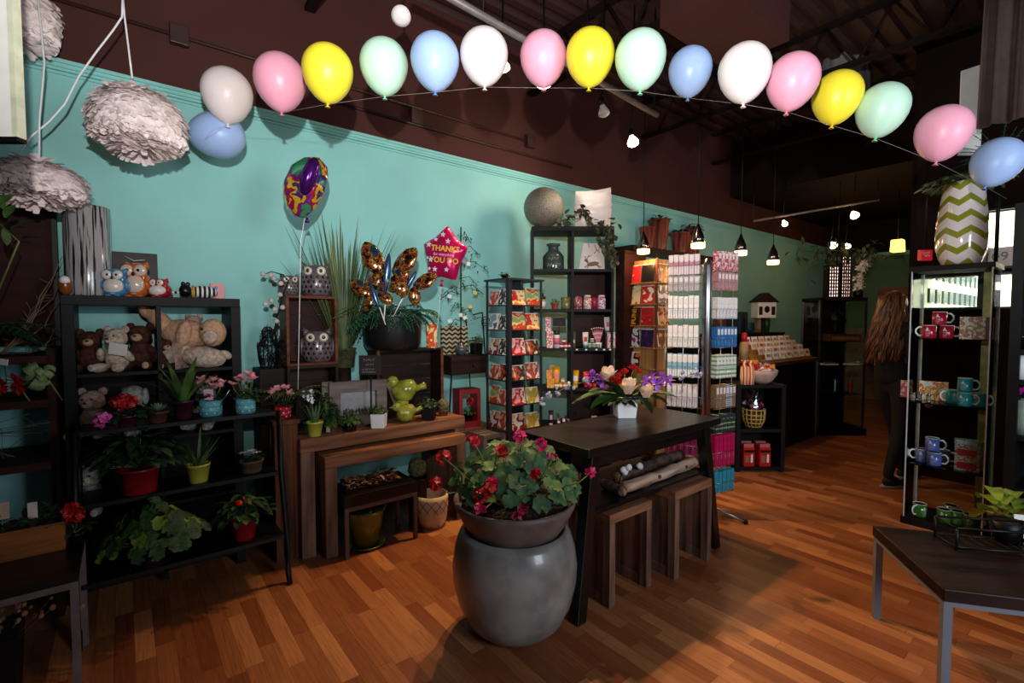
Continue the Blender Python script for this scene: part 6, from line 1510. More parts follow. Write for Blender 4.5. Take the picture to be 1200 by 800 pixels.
def rackrow(side, y0, y1, key, cname, c, ridx, n):
    sg = -1 if side == 'L' else 1
    z1 = onf(828 + sg * 18, y0, 3.74).z; z0 = onf(828 + sg * 18, y1, 3.74).z; h = z1 - z0
    wpk = FW / n * .86
    for j in range(n):
        u = .012 + FW * (j + .5) / n
        p = face_pt(sg, u, -.0)
        w = RK_M @ Vector((p.x, p.y, z0))
        q = rnd.uniform(-.004, .004)
        rz_ = FACE + sg * VA + 0
        pn_ = ORD[j]
        lab = '%s %s pack from the pole, %s row, %s wing of wire rack' % (pn_, cname, ORD[ridx], 'left' if sg < 0 else 'right')
        o = thing('slim_pack', lab, 'boxed pack', w, rz_, '%s packs in the wire rack, %s wing' % (cname, 'left' if sg < 0 else 'right'))
        mb = MB(); mb.bx(-wpk / 2, wpk / 2, -.03, .02, 0, h + q); mb.build('carton', packmat(side, key, c, j), o)
        mb = MB(); mb.bx(-wpk * .36, wpk * .36, -.031, -.030, h * .62, h * .9); mb.build('front_label', M_lbl['efe6e2'] if key not in 'ghi' else mat('label_' + c, c, .3), o)
    # wire pocket
    m = MB()
    for zz in (z0 - .004, z0 + h * .45):
        a_, b_ = face_pt(sg, -.0, -.04), face_pt(sg, FW + .02, -.04); c_, d_ = face_pt(sg, FW + .02, .03), face_pt(sg, 0, .03)
        m.tube([Vector((v.x, v.y, zz)) for v in (d_, a_, b_, c_)], .0022, 5)
    for j in range(0, n + 1, 1):
        a_ = face_pt(sg, .01 + FW * j / n, -.04); m.tube([Vector((a_.x, a_.y, z0 - .004)), Vector((a_.x, a_.y, z0 + h * .45))], .0014, 4)
        b_ = face_pt(sg, .01 + FW * j / n, .03); m.tube([Vector((a_.x, a_.y, z0 - .004)), Vector((b_.x, b_.y, z0 - .004))], .0014, 4)
    m.build('wire_pocket', M_wire, RK)
RK_M = Matrix.Translation(RP) @ rotm(0, 0, FACE)
for i, r_ in enumerate(L_rows): rackrow('L', *r_, i, 6 if r_[2] != 'g' else 5)
for i, r_ in enumerate(R_rows): rackrow('R', *r_, i, 6 if r_[2] not in 'ghi' else 5)
# back panel wires of the two wings
m = MB()
for sg in (-1, 1):
    for u in (.0, FW * .5, FW + .02):
        a = face_pt(sg, u, .035); z0_ = .2 if sg > 0 else .45; m.tube([Vector((a.x, a.y, z0_)), Vector((a.x, a.y, ZR - .03))], .003, 5)
m.build('wing_wires', M_wire, RK)
# ================================================================== on the trestle table
tb = onz(732, 488, TZ) 
o = thing('flower_arrangement', 'bouquet of magnolia, roses and purple orchids in a square white vase', 'flower arrangement', (tb.x, tb.y, TZ), -.62); k = 2.95 / FPX
m = MB(); m.box((0, 0, .07), (.118, .118, .14), taper=1.2); m.build('vase', M_white, o, bevel=.003)
b0 = Vector(o.location); RI = Matrix.Rotation(.62, 3, 'Z')
def BP(px_, py_, D=2.95): return RI @ (onf(px_, py_, D) - b0)
q = random.Random(4); m = MB()
for px_, py_, l_ in ((690, 462, .17), (700, 455, .16), (682, 466, .12), (712, 470, .12), (700, 472, .13), (765, 465, .14), (775, 468, .15), (760, 478, .12), (750, 462, .1), (785, 462, .15), (722, 462, .1), (740, 458, .08), (715, 450, .12), (770, 450, .11), (705, 445, .1)):
    c = BP(738 + (px_ - 738) * .3, 463, 2.93); e_ = BP(px_, py_, 2.85 + q.random() * .15); d = e_ - c
    m.blade(c, d.normalized() + Vector((0, 0, .25)), max(d.length * 1.35, l_), .10, .5, 0, 6)
for i in range(60): m.blade((q.gauss(0, .035), q.gauss(0, .03), .125), (q.gauss(0, 1), q.gauss(-.3, 1), q.uniform(.1, .9)), q.uniform(.08, .16), .06, .5, i % 2, 4)
m.build('foliage', [mat('bouquet_leaf', '3c6a2c', .45, c2='24481c', scale=14), M_lf], o)
M_crm = mat('magnolia_petal', 'f4dcc4', .5, c2='f0c8a4', scale=10, sss=.1)
for cx_, cy_, D, L_, n in ((736, 462, 2.81, .115, 10), (757, 466, 2.84, .095, 7), (712, 445, 2.9, .10, 6)):
    m = MB(); c = BP(cx_, cy_, D)
    for j in range(n):
        a = 2 * PI * j / n + cx_; u = .35 if j % 2 else .9
        m.blade(c, RI @ (Vector((SN, -CS, 0)) * math.cos(a) * u * .8 + Vector((-CS, -SN, 0)) * .45 + Vector((0, 0, 1)) * (math.sin(a) * u * .5 + .75)), L_ * (1 if j % 2 else .85), .062, -.15, 0, 5, fold=.35, prof=lambda t: math.sin(PI * min(1, t * .85 + .12)) ** .6)
    m.build('magnolia', M_crm, o)
M_rose = mat('red_rose', 'd01c18', .45, c2='8c0c10', scale=30)
for cx_, cy_, R in ((723, 451, .042), (732, 438, .028), (742, 434, .032), (726, 442, .026), (749, 438, .022), (717, 446, .026)):
    m = MB(); c = BP(cx_, cy_, 2.88)
    for i in range(16):
        a = i * 2.4; t = i / 16; d = RI @ Vector((math.cos(a) * (.3 + t), math.sin(a) * (.3 + t), 1.2 - t)); m.blade(c, d, R * 1.3, R * 1.1, -.5, 0, 3, fold=.4)
    m.build('rose', M_rose, o); MB().tube([(0, 0, .12), c * .6 + Vector((0, 0, .05)), c], .003, 5).build('flower_stalk', M_stem, o)
M_orc = mat('purple_orchid', '7a2ab0', .45, c2='c070d8', scale=40)
for cx_, cy_, D in ((765, 441, 2.87), (757, 447, 2.86), (776, 442, 2.9), (783, 446, 2.92), (701, 443, 2.95), (694, 440, 2.98), (707, 448, 2.93), (770, 450, 2.88)):
    m = MB(); c = BP(cx_, cy_, D)
    for j in range(5): a = 2 * PI * j / 5 + cx_; m.blade(c, RI @ (Vector((SN, -CS, 0)) * math.cos(a) + Vector((-CS, -SN, 0)) * .4 + Vector((0, 0, math.sin(a)))), .046, .038, .1, 0, 3)
    m.build('orchid', M_orc, o)
M_bud = mat('pale_bud', 'c0c8c0', .5, c2='8a98a0', scale=30)
for path_ in (((700, 446), (685, 447), (668, 452), (655, 458), (642, 465), (636, 472)), ((770, 446), (785, 442), (800, 442), (812, 438), (820, 440))):
    pts = [BP(x, y, 2.95 + .05 * i / 5) for i, (x, y) in enumerate(path_)]; s_ = MB().tube(pts, .002, 5).build('orchid_spray', M_stem, o); m = MB()
    for c in pts[1:]:
        for j in range(4): m.ell(c + Vector((q.gauss(0, .012), q.gauss(0, .01), q.gauss(0, .012))), (.015, .011, .010), j % 2, rotm(q.random(), q.random() * 3, q.random() * 3), seg=8, rings=6)
    m.build('buds', [M_bud, mat('lilac_bud', '9080b0', .5)], s_)
# logs under the table
sz = .525
M_birch = mat('birch_bark', 'c8a890', .8, c2='6a5040', scale=12, stretch=(.3, 2.5, 2.5), bump=.5)
def log(lab, p0, p1, r, mt, seed):
    o = thing('birch_log', lab, 'log', p0, 0, 'logs on the table shelf'); d = Vector(p1) - Vector(p0); n = 14; q = random.Random(seed)
    pts = [d * i / n + Vector((0, q.gauss(0, .002), q.gauss(0, .002))) for i in range(n + 1)]
    MB().tube(pts, [r * (1 + q.uniform(-.08, .06)) for _ in pts], 16).build('bark', mt, o)
    
    for a_, b_ in (((-.004, 0, 0), (0, 0, 0)), (d, d + d.normalized() * .004)): MB().tube([a_, b_], r * .9, 16).build('cut_end', mat('cut_wood', 'a88058', .8), o)
    for t_ in (.35, .7): m = MB(); m.ell(d * t_ + Vector((0, -r * .9, .006)), (.014, .01, .01), nz=.3); m.build('knot', mat('knot_brown', '5a3018', .8), o)
xa, xb = ony(728, 550, 1.72).x, ony(822, 530, 1.72).x
log('long pale birch log lying along the shelf under the black table', (xa + .02, ty0 + .09, sz + .035), (xb + .05, ty0 + .12, sz + .035), .034, M_birch, 1)
log('darker brown log behind the pale birch log under the table', (xa + .12, ty0 + .22, sz + .04), (xb, ty0 + .26, sz + .04), .038, mat('dark_bark', '5a4438', .9, c2='2c201a', scale=20, bump=.7), 2)
log('short split log with rough end at the left under the table', (xa - .02, ty0 + .07, sz + .028), (xa + .0, ty0 + .22, sz + .03), .028, MC['dark_bark'], 3)
o = thing('cotton_stem', 'white cotton bolls on a stem lying on the birch log', 'branch', (xa + .18, ty0 + .17, sz), 0); m = MB(); q = random.Random(5)
for c in ((-.07, 0, .10), (-.045, -.02, .115), (-.055, 0, .085), (.07, -.01, .10), (.09, 0, .09), (-.03, .01, .095)): m.ell(c, (.022, .018, .02), nz=.25, ns=16, seg=10, rings=8)
m.build('cotton_bolls', mat('cotton', 'dcd8dc', .95), o); MB().tube([(-.1, .02, .0), (-.05, .02, .08), (.05, .01, .085), (.09, .01, .08)], .004, 5).build('stem', M_crd, o)

# ================================================================== mugs in the glass cabinet
GM = Matrix.Translation((CX, gy1, 0)) @ rotm(0, 0, -PI / 2)
def gpt(px_, z, dep=.12):
    p = onx(px_, 400, CX + dep); return Vector((p.x, p.y, z))
M_txt = mat('white_print', 'e8e4e4', .5)
def mug(lab, loc, rz, cm, grp, r=.041, h=.095):
    o = thing('coffee_mug', lab, 'mug', loc, rz, grp)
    MB().lathe([(0, .004), (r - .004, 0), (r, .004), (r, h - .003)], 28).build('mug_body', cm, o)
    MB().lathe([(r, h - .003), (r - .001, h), (r - .004, h - .001), (r - .005, .008), (0, .008)], 28).build('inner_wall', M_white, o)
    m = MB(); m.tube([(r - .003, 0, h * .84), (r + .018, 0, h * .86), (r + .033, 0, h * .68), (r + .034, 0, h * .42), (r + .02, 0, h * .2), (r - .003, 0, h * .2)], .006, 10); m.build('handle', M_white, o)
    m = MB(); R_ = r + .0006
    def patch(a0, a1, z0, z1, tri=False):
        n = 4
        for i in range(n):
            A, B_ = a0 + (a1 - a0) * i / n, a0 + (a1 - a0) * (i + 1) / n
            zt = lambda a: z0 + (z1 - z0) * (1 - abs((a - a0) / (a1 - a0) * 2 - 1)) if tri else z1
            m.add([(R_ * math.cos(A), R_ * math.sin(A), z0), (R_ * math.cos(B_), R_ * math.sin(B_), z0), (R_ * math.cos(B_), R_ * math.sin(B_), zt(B_)), (R_ * math.cos(A), R_ * math.sin(A), zt(A))], [(0, 1, 2, 3)])
    for A0 in (-PI / 2, PI / 2):
        s_ = 1 if A0 < 0 else 1
        patch(A0 - .5, A0 - .05, h * .62, h * .86, True); patch(A0 - .5, A0 + .1, h * .57, h * .60)
        for i, w_ in enumerate((.85, .7, .55, .45)): patch(A0 - .5, A0 - .5 + w_, h * (.46 - .1 * i), h * (.475 - .1 * i))
    m.build('printed_lines', M_txt, o); return o
HR, HL = -PI / 2, PI / 2      # handle to the picture's right / left
VW = lambda a: a
M_mr, M_mt, M_mp, M_mg = mat('red_glaze', 'b81438', .15, var=.03, coat=.7), mat('teal_glaze', '24909a', .15, var=.03, coat=.7), mat('periwinkle_glaze', '5c66b4', .15, var=.03, coat=.7), mat('green_glaze', '3c7424', .15, var=.03, coat=.7)
def fr_(px_): # orientation whose local -Y faces the viewer, handle to +X = picture right
    p = onx(px_, 400, CX + .1); return math.atan2(p.y, p.x) - PI / 2
z1, z2, z3 = [z + .0005 for z in gsh]
gm = 'printed red mugs on the top glass shelf'
mug('red mug on top of the two lower red mugs, top glass shelf', gpt(1100, z1 + .097), fr_(1100), M_mr, gm); mug('lower left red mug with its handle pointing left', gpt(1088.5, z1), fr_(1088) + PI, M_mr, gm); mug('lower right red mug with its handle pointing right', gpt(1109, z1), fr_(1109), M_mr, gm)
gm = 'printed teal mugs on the middle glass shelf'
mug('teal mug stacked on top of the other teal mugs', gpt(1133, z2 + .097, .10), fr_(1133), M_mt, gm); mug('front middle teal mug under the stacked one', gpt(1133, z2, .08), fr_(1133) - .2, M_mt, gm); mug('left teal mug with its handle towards the left', gpt(1119, z2, .17), fr_(1119) + PI + .5, M_mt, gm); mug('right teal mug near the gold door edge', gpt(1150, z2, .13), fr_(1150) - .3, M_mt, gm)
gm = 'printed periwinkle mugs on the lower glass shelf'
mug('blue purple mug stacked on top of the others, lower glass shelf', gpt(1097, z3 + .097), fr_(1097), M_mp, gm); mug('front right blue purple mug under the stacked one', gpt(1100, z3, .09), fr_(1100), M_mp, gm); mug('left blue purple mug with its handle to the left', gpt(1086, z3, .14), fr_(1086) + PI, M_mp, gm); mug('rear blue purple mug half hidden behind the front one', gpt(1110, z3, .22), fr_(1110), M_mp, gm)
gm = 'green mugs on the cabinet floor'; z4 = gbz + .0005
mug('leftmost green mug on the cabinet floor with its handle facing front', gpt(1085, z4, .10), fr_(1085) + PI + 1.0, M_mg, gm); mug('second green mug from the left on the cabinet floor', gpt(1114, z4, .10), fr_(1114), M_mg, gm); mug('green mug behind the second one on the cabinet floor', gpt(1122, z4, .24), fr_(1122), M_mg, gm); mug('green mug partly behind the dark wire tray', gpt(1130, z4, .13), fr_(1130), M_mg, gm); mug('rightmost green mug on the cabinet floor', gpt(1146, z4, .12), fr_(1146), M_mg, gm)
def gbox(lab, px_, z, dep, w, d, h, mt, cat='box', nm='gift_box', lean=0, grp=None):
    o = thing(nm, lab, cat, gpt(px_, z, dep), -PI / 2 + .12, grp); m = MB(); m.box((0, 0, h / 2), (w, d, h))
    if lean: 
        for i, v in enumerate(m.v): m.v[i] = rotm(lean, 0, 0) @ v
    m.build('carton', mt, o, bevel=.001); return o
M_rsb = print_mat('rose_print', ['c8c0a8', 'd8d0b8', 'b81840', '8c9440', 'c83050', 'd8d0b8'], 26)
gbox('floral gift box with red roses right of the red mugs', 1139, z1, .12, .13, .10, .155, M_rsb); gbox('dark magenta sided box beside the rose print box', 1158, z1, .16, .05, .12, .15, mat('magenta_side', '7a1840', .5))
M_pop = print_mat('poppy_print', ['b8c8e0', 'e8d8a0', 'd83820', 'b8b860', 'e07060'], 24)
gbox('poppy meadow picture standing at the back of the teal mug shelf', 1096, z2, .22, .165, .012, .14, M_pop, 'picture', 'poppy_picture', -.1); gbox('second darker poppy picture cut by the cabinet post', 1066, z2, .24, .09, .012, .13, print_mat('poppy_dark', ['8a98a8', 'a82828', '9a9878', 'c04838'], 15), 'picture', 'poppy_picture', -.1)
for i, (px_, dp) in enumerate(((1072.5, .07), (1080, .10), (1090.5, .06))):
    o = thing('glass_vial', '%s little silver capped glass jar in front of the poppy pictures' % ('left', 'middle', 'right')[i], 'jar', gpt(px_, z2, dp), 0, 'silver capped vials'); MB().lathe([(0, 0), (.014, 0), (.014, .05), (0, .05)], 16).build('glass', mat('vial_grey', '8a7c78', .2, coat=.5), o)
    for z_ in (0, .05): MB().lathe([(0, z_), (.0155, z_), (.0155, z_ + .013), (0, z_ + .013)], 16).build('silver_cap', M_chrome, o)
M_crt = print_mat('ornament_box', ['8a8078', '9a9890', 'a02820', 'b0aca4'], 22)
for i in range(2): 
    b_ = gbox('%s clear box of red ornaments right of the blue purple mugs' % ('lower', 'upper')[i], 1139, z3 + .0905 * i, .12, .13, .09, .09, M_crt, grp='clear ornament boxes'); MB().bx(-.05, .05, -.047, -.045, .015, .06).build('red_insert', mat('red_insert', 'a01818', .35), b_)
gbox('flat green and blue pack on top of the clear ornament boxes', 1137, z3 + .182, .12, .12, .08, .03, print_mat('greenpack', ['6a9050', 'a8b8c0', '88a860'], 22)); gbox('tall greyish pack in the right back corner of the lower shelf', 1158, z3, .2, .05, .12, .19, mat('greyish_pack', '88887c', .5))
# ---- chevron vase on the cabinet top
gt = gz + .035; vp = gpt(1122, gt, .17)
o = thing('chevron_vase', 'big white vase with olive zigzag stripes on top of the glass cabinet', 'vase', vp, 0); k = 3.5 / FPX * .86
hv = 94 * k / .86
prof = [(0, 0), (.60, 0), (.72, .02), (.86, .1), (.98, .22), (1.0, .36), (.95, .55), (.86, .75), (.78, .93), (.76, 1.0), (.72, 1.0), (.74, .9), (.8, .6), (0, .5)]
RV = 27.5 * k * 1.0
chm = chev_mat('olive_chevron', 'e8dcd8', '8c8c28', 5.2 / hv * 1.0, 1.5, .55, True, .12, .4, .8)
MB().lathe([(r_ * RV, z_ * hv) for r_, z_ in prof], 56).build('vase_body', chm, o)
bush(o, hv * .97, RV * 1.5, .09, 120, [mat('vase_leaf', '5f8040', .5, c2='3a5c2c')], 71, .07, .045, False)
o = thing('fern_spray', 'dark spiky green spray behind the blue balloon at the right', 'plant', gpt(1163, 2.05, .3)); m = MB(); q = random.Random(3)
for i in range(30): m.frond((0, 0, .56), (q.gauss(0, 1), q.gauss(0, 1), q.uniform(.2, .8)), q.uniform(.18, .3), .025, .4, 0, 8)
m.build('fronds', MC['dark_fern'], o); MB().tube([(0, 0, gt - 2.05), (0, 0, .58)], .012, 8).build('stem', M_blk, o)
# ---- right shelf unit content
HM = Matrix.Translation((4.33, gy0 - .10, 0)) @ rotm(0, 0, -PI / 2)
def shp(px_, z): p = onx(px_, 400, 4.33 + .1); return Vector((p.x, p.y, z))
o = thing('tulip_vase', 'frosted ribbed vase with a magenta tulip at the right edge', 'vase', shp(1201, .78), 0); MB().lathe([(0, 0), (.04, 0), (.06, .06), (.05, .14), (.065, .22), (.06, .22), (.045, .12), (0, .05)], 24, wob=lambda a, j: .04 * math.sin(8 * a)).build('vase_body', mat('frosted_glass', '8a9c8c', .3), o)
m = MB()
for j in range(8): m.blade((-.0, 0.02, .24), (math.cos(j * .8), math.sin(j * .8), 1.2), .08, .045, -.2, 0, 4)
m.build('tulip', mat('magenta_petal', 'c020a0', .5), o)
o = thing('white_candle', 'white fluted candle on the upper shelf at the right edge', 'candle', shp(1198, 1.13), 0); MB().lathe([(0, 0), (.05, 0), (.05, .15), (0, .15)], 24, wob=lambda a, j: .03 * math.sin(12 * a)).build('candle', M_white, o)
o = thing('gold_ring', 'shiny copper rimmed ornament at the right edge of the top shelf', 'ornament', shp(1204, 1.32), -PI / 2); MB().tube([(.05 * math.cos(a * .35), 0, .14 + .07 * math.sin(a * .35)) for a in range(19)], .008, 8).build('ring', metal('copper', 'c88050', .25), o); MB().cyl((0, 0, 0), .04, .07, 16).build('base', M_blk, o)
# ---- plant and tray behind the bench
bp = onz(1178, 634, BZ); 
o = thing('pothos_plant', 'lime green leafy plant in a black pot at the back of the dark bench', 'potted plant', Vector((bp.x, bp.y, BZ)), 0); MB().lathe([(0, 0), (.045, 0), (.065, .1), (.06, .1), (.045, .02), (0, .02)], 24).build('pot', M_blk, o); MB().cyl((0, 0, .08), .056, .01, 20).build('soil', M_soil, o)
m = MB(); q = random.Random(10); b0 = Vector(o.location)
for ex, ey in ((1142, 598), (1150, 575), (1160, 565), (1175, 575), (1190, 570), (1205, 590), (1165, 600), (1172, 608), (1185, 606), (1192, 618), (1152, 590), (1200, 580), (1180, 588), (1168, 585), (1195, 598)):
    e_ = onf(ex, ey, 2.62 + q.uniform(-.1, .1)) - b0; c = Vector((0, 0, .11)) + e_ * .1; d = e_ - c; m.blade(c + d * .35, d.normalized() + Vector((0, 0, .2)), d.length * .85, .075, .5, 0, 5)
m.build('foliage', mat('chartreuse_leaf', '9aac38', .5, c2='5f8028', scale=8), o)
st0 = onz(1160, 642, BZ)
o = thing('wire_tray', 'low black wire stand on the dark bench in front of the green mugs', 'stand', Vector((st0.x - .02, st0.y + .02, BZ)), ang + .1); m = MB()
for z in (.012, .10): m.tube([(-.14, -.05, z), (.22, -.05, z), (.22, .09, z), (-.14, .09, z), (-.14, -.05, z)], .006, 6)
for x in (-.14, .22): 
    for y in (-.05, .09): m.tube([(x, y, 0), (x, y, .10)], .006, 6)
m.build('wire_frame', M_blk, o); m = MB()
for i in range(9): m.tube([(-.14 + .045 * i, -.05, .012), (-.14 + .045 * i, .09, .012)], .003, 5)
m.build('wire_grid', M_blk, o)
wc = onz(1197, 630, BZ); o = thing('white_card', 'white standing card at the right edge on the dark bench', 'card', Vector((wc.x, wc.y, BZ)), FACE - .3); MB().box((0, 0, .055), (.06, .004, .11), M=rotm(-.08, 0, 0)).build('card', M_paper, o)

# ================================================================== back of the shop
# high shelf with striped vases
u0, u1 = ony(742, 290, 3.45), ony(856, 300, 3.45); zh = onf(780, 288, 5.6).z
o = thing('wall_shelf', 'dark high wall shelf near the ceiling carrying red striped vases', 'shelf', (u0.x, 3.45, 0)); MB().bx(0, u1.x - u0.x, 0, .29, zh - .06, zh).build('shelf_board', M_crd, o)
for x in (.2, (u1.x - u0.x) - .2): MB().bx(x, x + .03, .05, .29, zh - .2, zh - .06).build('bracket', M_crd, o)
M_rv = mat('red_streak_vase', '8a4a40', .4, c2='3a1c1c', scale=14, stretch=(2, 2, .1))
for i, (px_, rr, hh, lab) in enumerate(((758, .09, .26, 'left shorter red streaked pot on the high wall shelf'), (772, .12, .38, 'tall red streaked pot with greenery on the high wall shelf'), (797, .12, .27, 'third red streaked pot, with a round bush, on the high wall shelf'), (812, .1, .36, 'fourth red streaked pot standing behind the lit pendant lamp'))):
    p = ony(px_, 290, 3.58); o = thing('streaked_pot', lab, 'pot', (p.x, 3.58, zh), 0, 'red streaked pots on the high wall shelf'); pot(o, rr * .75, rr, hh, M_rv)
    if i: bush(o, hh * .9, rr * .8, .12, 50, M_lf, 80 + i, .08, .04)
# counter display
CTt = ctz
def ctp(px_, y): p = ony(px_, 400, y); return Vector((p.x, p.y, CTt))
o = thing('card_display', 'stepped wooden holder full of little gift cards on the counter', 'display stand', (0, 0, 0)); xL, xR = ctp(893, 2.52).x, ctp(948, 2.5).x
M_yw = wood('honey_wood', 'a87838', '7a5020', .5)
steps = [(2.46, .0, .05), (2.54, .05, .10), (2.62, .10, .15), (2.70, .15, .20)]
for i, (y, z0, z1_) in enumerate(steps): MB().bx(xL, xR, y, y + .08, CTt, CTt + .02 + .055 * i).build('step', M_yw, o)
gc = ['efe8e0', 'e8dcc8', 'e8dccc', 'e0c8b8', 'f0ece8']
for i in range(4):
    for j in range(7):
        x = xL + (xR - xL) * (j + .5) / 7; c_ = gc[(i * 3 + j * 2) % 5]
        o = thing('gift_card', '%s small gift card from the left in the %s row of the counter display' % (ORD[j], ('front', 'second', 'third', 'back')[i]), 'card', (x, steps[i][0] + .03, CTt + .02 + .055 * i), FACE * .3, 'gift cards in the counter display'); MB().box((0, 0, .045), (.105, .004, .09), M=rotm(-.25, 0, 0)).build('card', mat('gc_' + c_, c_, .5), o)
        MB().box((.0, -.006, .05), (.06, .001, .03), M=rotm(-.25, 0, 0)).build('printed_motif', mat('motif_%d' % ((i + j) % 3), ('a05848', '8a98a8', 'c8a878')[(i + j) % 3], .5), o)
o = thing('birdhouse', 'white wooden birdhouse with dark roof near the wall behind the counter', 'birdhouse', Vector((ctp(898, 3.2).x, 3.25, 0)), FACE); zb_ = onf(898, 372, 6.6).z
MB().bx(-.13, .13, -.1, .1, zb_, zb_ + .22).build('body', M_white, o); MB().prism([(-.17, zb_ + .22), (.17, zb_ + .22), (0, zb_ + .36)], .24).build('roof', M_crd, o); MB().bx(-.02, .02, -.02, .02, 0, zb_).build('post', M_crd, o); MB().ell((.0, -.1, zb_ + .12), (.04, .01, .05)).build('entry_hole', M_nose, o)
for x in (-.09, .09): MB().bx(x - .025, x + .025, -.105, -.1, zb_ + .04, zb_ + .16).build('shutter', M_crd, o)
o = thing('book_stack', 'row of dark and blue binders standing on the back counter', 'binder', (0, 0, 0)); 
bc = thing('back_counter', 'dark storage counter against the wall behind the checkout', 'counter', (5.6, 3.35, 0)); MB().bx(0, 2.6, 0, .38, 0, 1.28).build('body', M_bw2, bc); MB().bx(-.01, 2.61, -.02, .38, 1.28, 1.31).build('countertop', M_crd, bc)
for i, c_ in enumerate(('1c2c40', '14161c', '20344c')): MB().bx(6.95 + i * .07, 7.01 + i * .07, 3.42, 3.66, 1.311, 1.62).build('binder', mat('binder_' + c_, c_, .5), o)
for i, (x, c_, r_, h_, lab) in enumerate(((7.35, '1c4a54', .09, .16, 'dark teal round pot behind the checkout counter'), (7.7, 'b89070', .08, .22, 'tan ceramic pot behind the checkout counter'), (7.95, '2c6a2c', .05, .3, 'green bottle shaped jar behind the checkout counter'), (6.5, '5a3c30', .1, .25, 'brown pot on the back counter left of the binders'))):
    o = thing('counter_pot', lab, 'pot', (x, 3.5, 1.31), 0); MB().lathe([(0, 0), (r_ * .7, 0), (r_, h_ * .4), (r_ * .8, h_ * .9), (r_ * .9, h_), (0, h_)], 20).build('pot', mat('cp_' + c_, c_, .4), o)
o = thing('paper_stack', 'pale orange wrapped parcel with white cards on the counter back', 'parcel', (6.72, 2.86, CTt), 0); MB().bx(-.12, .12, -.08, .08, 0, .1).build('parcel', mat('peach_wrap', 'b87850', .6), o); MB().box((.02, 0, .16), (.1, .004, .1), M=rotm(-.2, .1, 0)).build('card', M_paper, o)
o = thing('spray_bottle', 'red topped tall bottle at the left end of the counter', 'bottle', onf(872, 412, 5.6), 0); h0 = CTt - Vector(o.location).z; o.location.z = CTt; MB().lathe([(0, 0), (.045, 0), (.045, .22), (0, .22)], 20).build('bottle_body', mat('kraft_bottle', 'b0946c', .5), o); MB().lathe([(0, .22), (.03, .22), (.03, .32), (0, .33)], 16).build('cap', mat('red_cap', 'b01820', .4), o)
# cubby goods
def qp(px_, z, dep=.12): p = onf(px_, 400, QD + dep); l = QM.inverted() @ Vector((p.x, p.y, 0)); w = QM @ Vector((l.x, dep, z)); return w
k = QD / FPX
o = thing('candy_bowl', 'round white bowl full of wrapped sweets on the black cubby', 'bowl', qp(893, qz), FACE); MB().lathe([(0, 0), (.05, 0), (.10, .03), (.145, .10), (.15, .14), (.143, .14), (.10, .04), (0, .02)], 32).build('bowl', mat('bowl_cream', 'c0a898', .4), o)
q = random.Random(6); m = MB()
for i in range(46): m.box((q.uniform(-.09, .09), q.uniform(-.09, .09), .13 + q.random() * .05), (.055, .03, .018), i % 4, rotm(q.random() * 2, q.random() * 2, q.random() * 3))
s_ = m.build('wrapped_sweets', [mat('wrap_%s' % c_, c_, .3, coat=.4) for c_ in ('d83020', 'f0ece8', 'e89020', 'a8a0b0')], o); s_['kind'] = 'stuff'
for i, (px_, c_) in enumerate(((873, 'd83a20'), (880, 'e86a28'))):
    o = thing('candy_bag', '%s tall orange and white striped candy bag at the bowl' % ('left', 'right')[i], 'candy bag', qp(px_, qz, .05), FACE + .1 * i, 'striped candy bags'); m = MB(); m.lathe([(0, 0), (.035, 0), (.04, .08), (.034, .17), (.012, .2), (.03, .24), (0, .23)], 14)
    m.build('bag', stripe_mat('candy_stripe', 'd83020', 'f0d8a8', 38, 0, .45), o)
o = thing('sweet_card', 'yellow folded card standing behind the sweets bowl', 'card', qp(883, qz, .25), FACE); MB().box((0, 0, .16), (.10, .01, .13)).build('card', mat('amber_card', 'd8902c', .5), o); MB().box((0, 0, .05), (.02, .01, .1)).build('stand', M_blk, o)
o = thing('wicker_basket', 'yellow lattice basket of cellophane gifts on the middle cubby level', 'basket', qp(885, qm), FACE); m = MB()
for i in range(14):
    a = 2 * PI * i / 14; m.tube([(.065 * math.cos(a), .065 * math.sin(a), .0), (.10 * math.cos(a), .10 * math.sin(a), .08), (.105 * math.cos(a), .105 * math.sin(a), .19)], .006, 5)
for z_, r_ in ((.01, .068), (.05, .09), (.09, .101), (.13, .104), (.18, .106)): m.tube([(r_ * math.cos(t * .35), r_ * math.sin(t * .35), z_) for t in range(19)], .006, 5)
m.build('weave', mat('yellow_cane', 'c8a850', .6), o); MB().lathe([(0, 0), (.06, 0), (.09, .08), (.09, .15), (0, .15)], 18).build('liner', mat('liner_dark', '4a3420', .8), o)
m = MB(); m.lathe([(.09, .16), (.085, .22), (.04, .3), (.06, .36), (0, .34)], 16, wob=lambda a, j: .15 * math.sin(5 * a + j)); m.build('cellophane', glass('cellophane', (.85, .8, .85), .5), o)
m = MB()
for i in range(14): m.box((q.uniform(-.06, .06), q.uniform(-.06, .06), .17 + q.random() * .06), (.05, .03, .04), i % 3, rotm(q.random(), q.random(), q.random() * 3))
s_ = m.build('gifts', [M_paper, mat('wrap_pink', 'a84860', .5), mat('wrap_brown', '6a3a28', .5)], o); s_['kind'] = 'stuff'
M_rb = mat('red_box', 'c01c14', .35, var=.06)
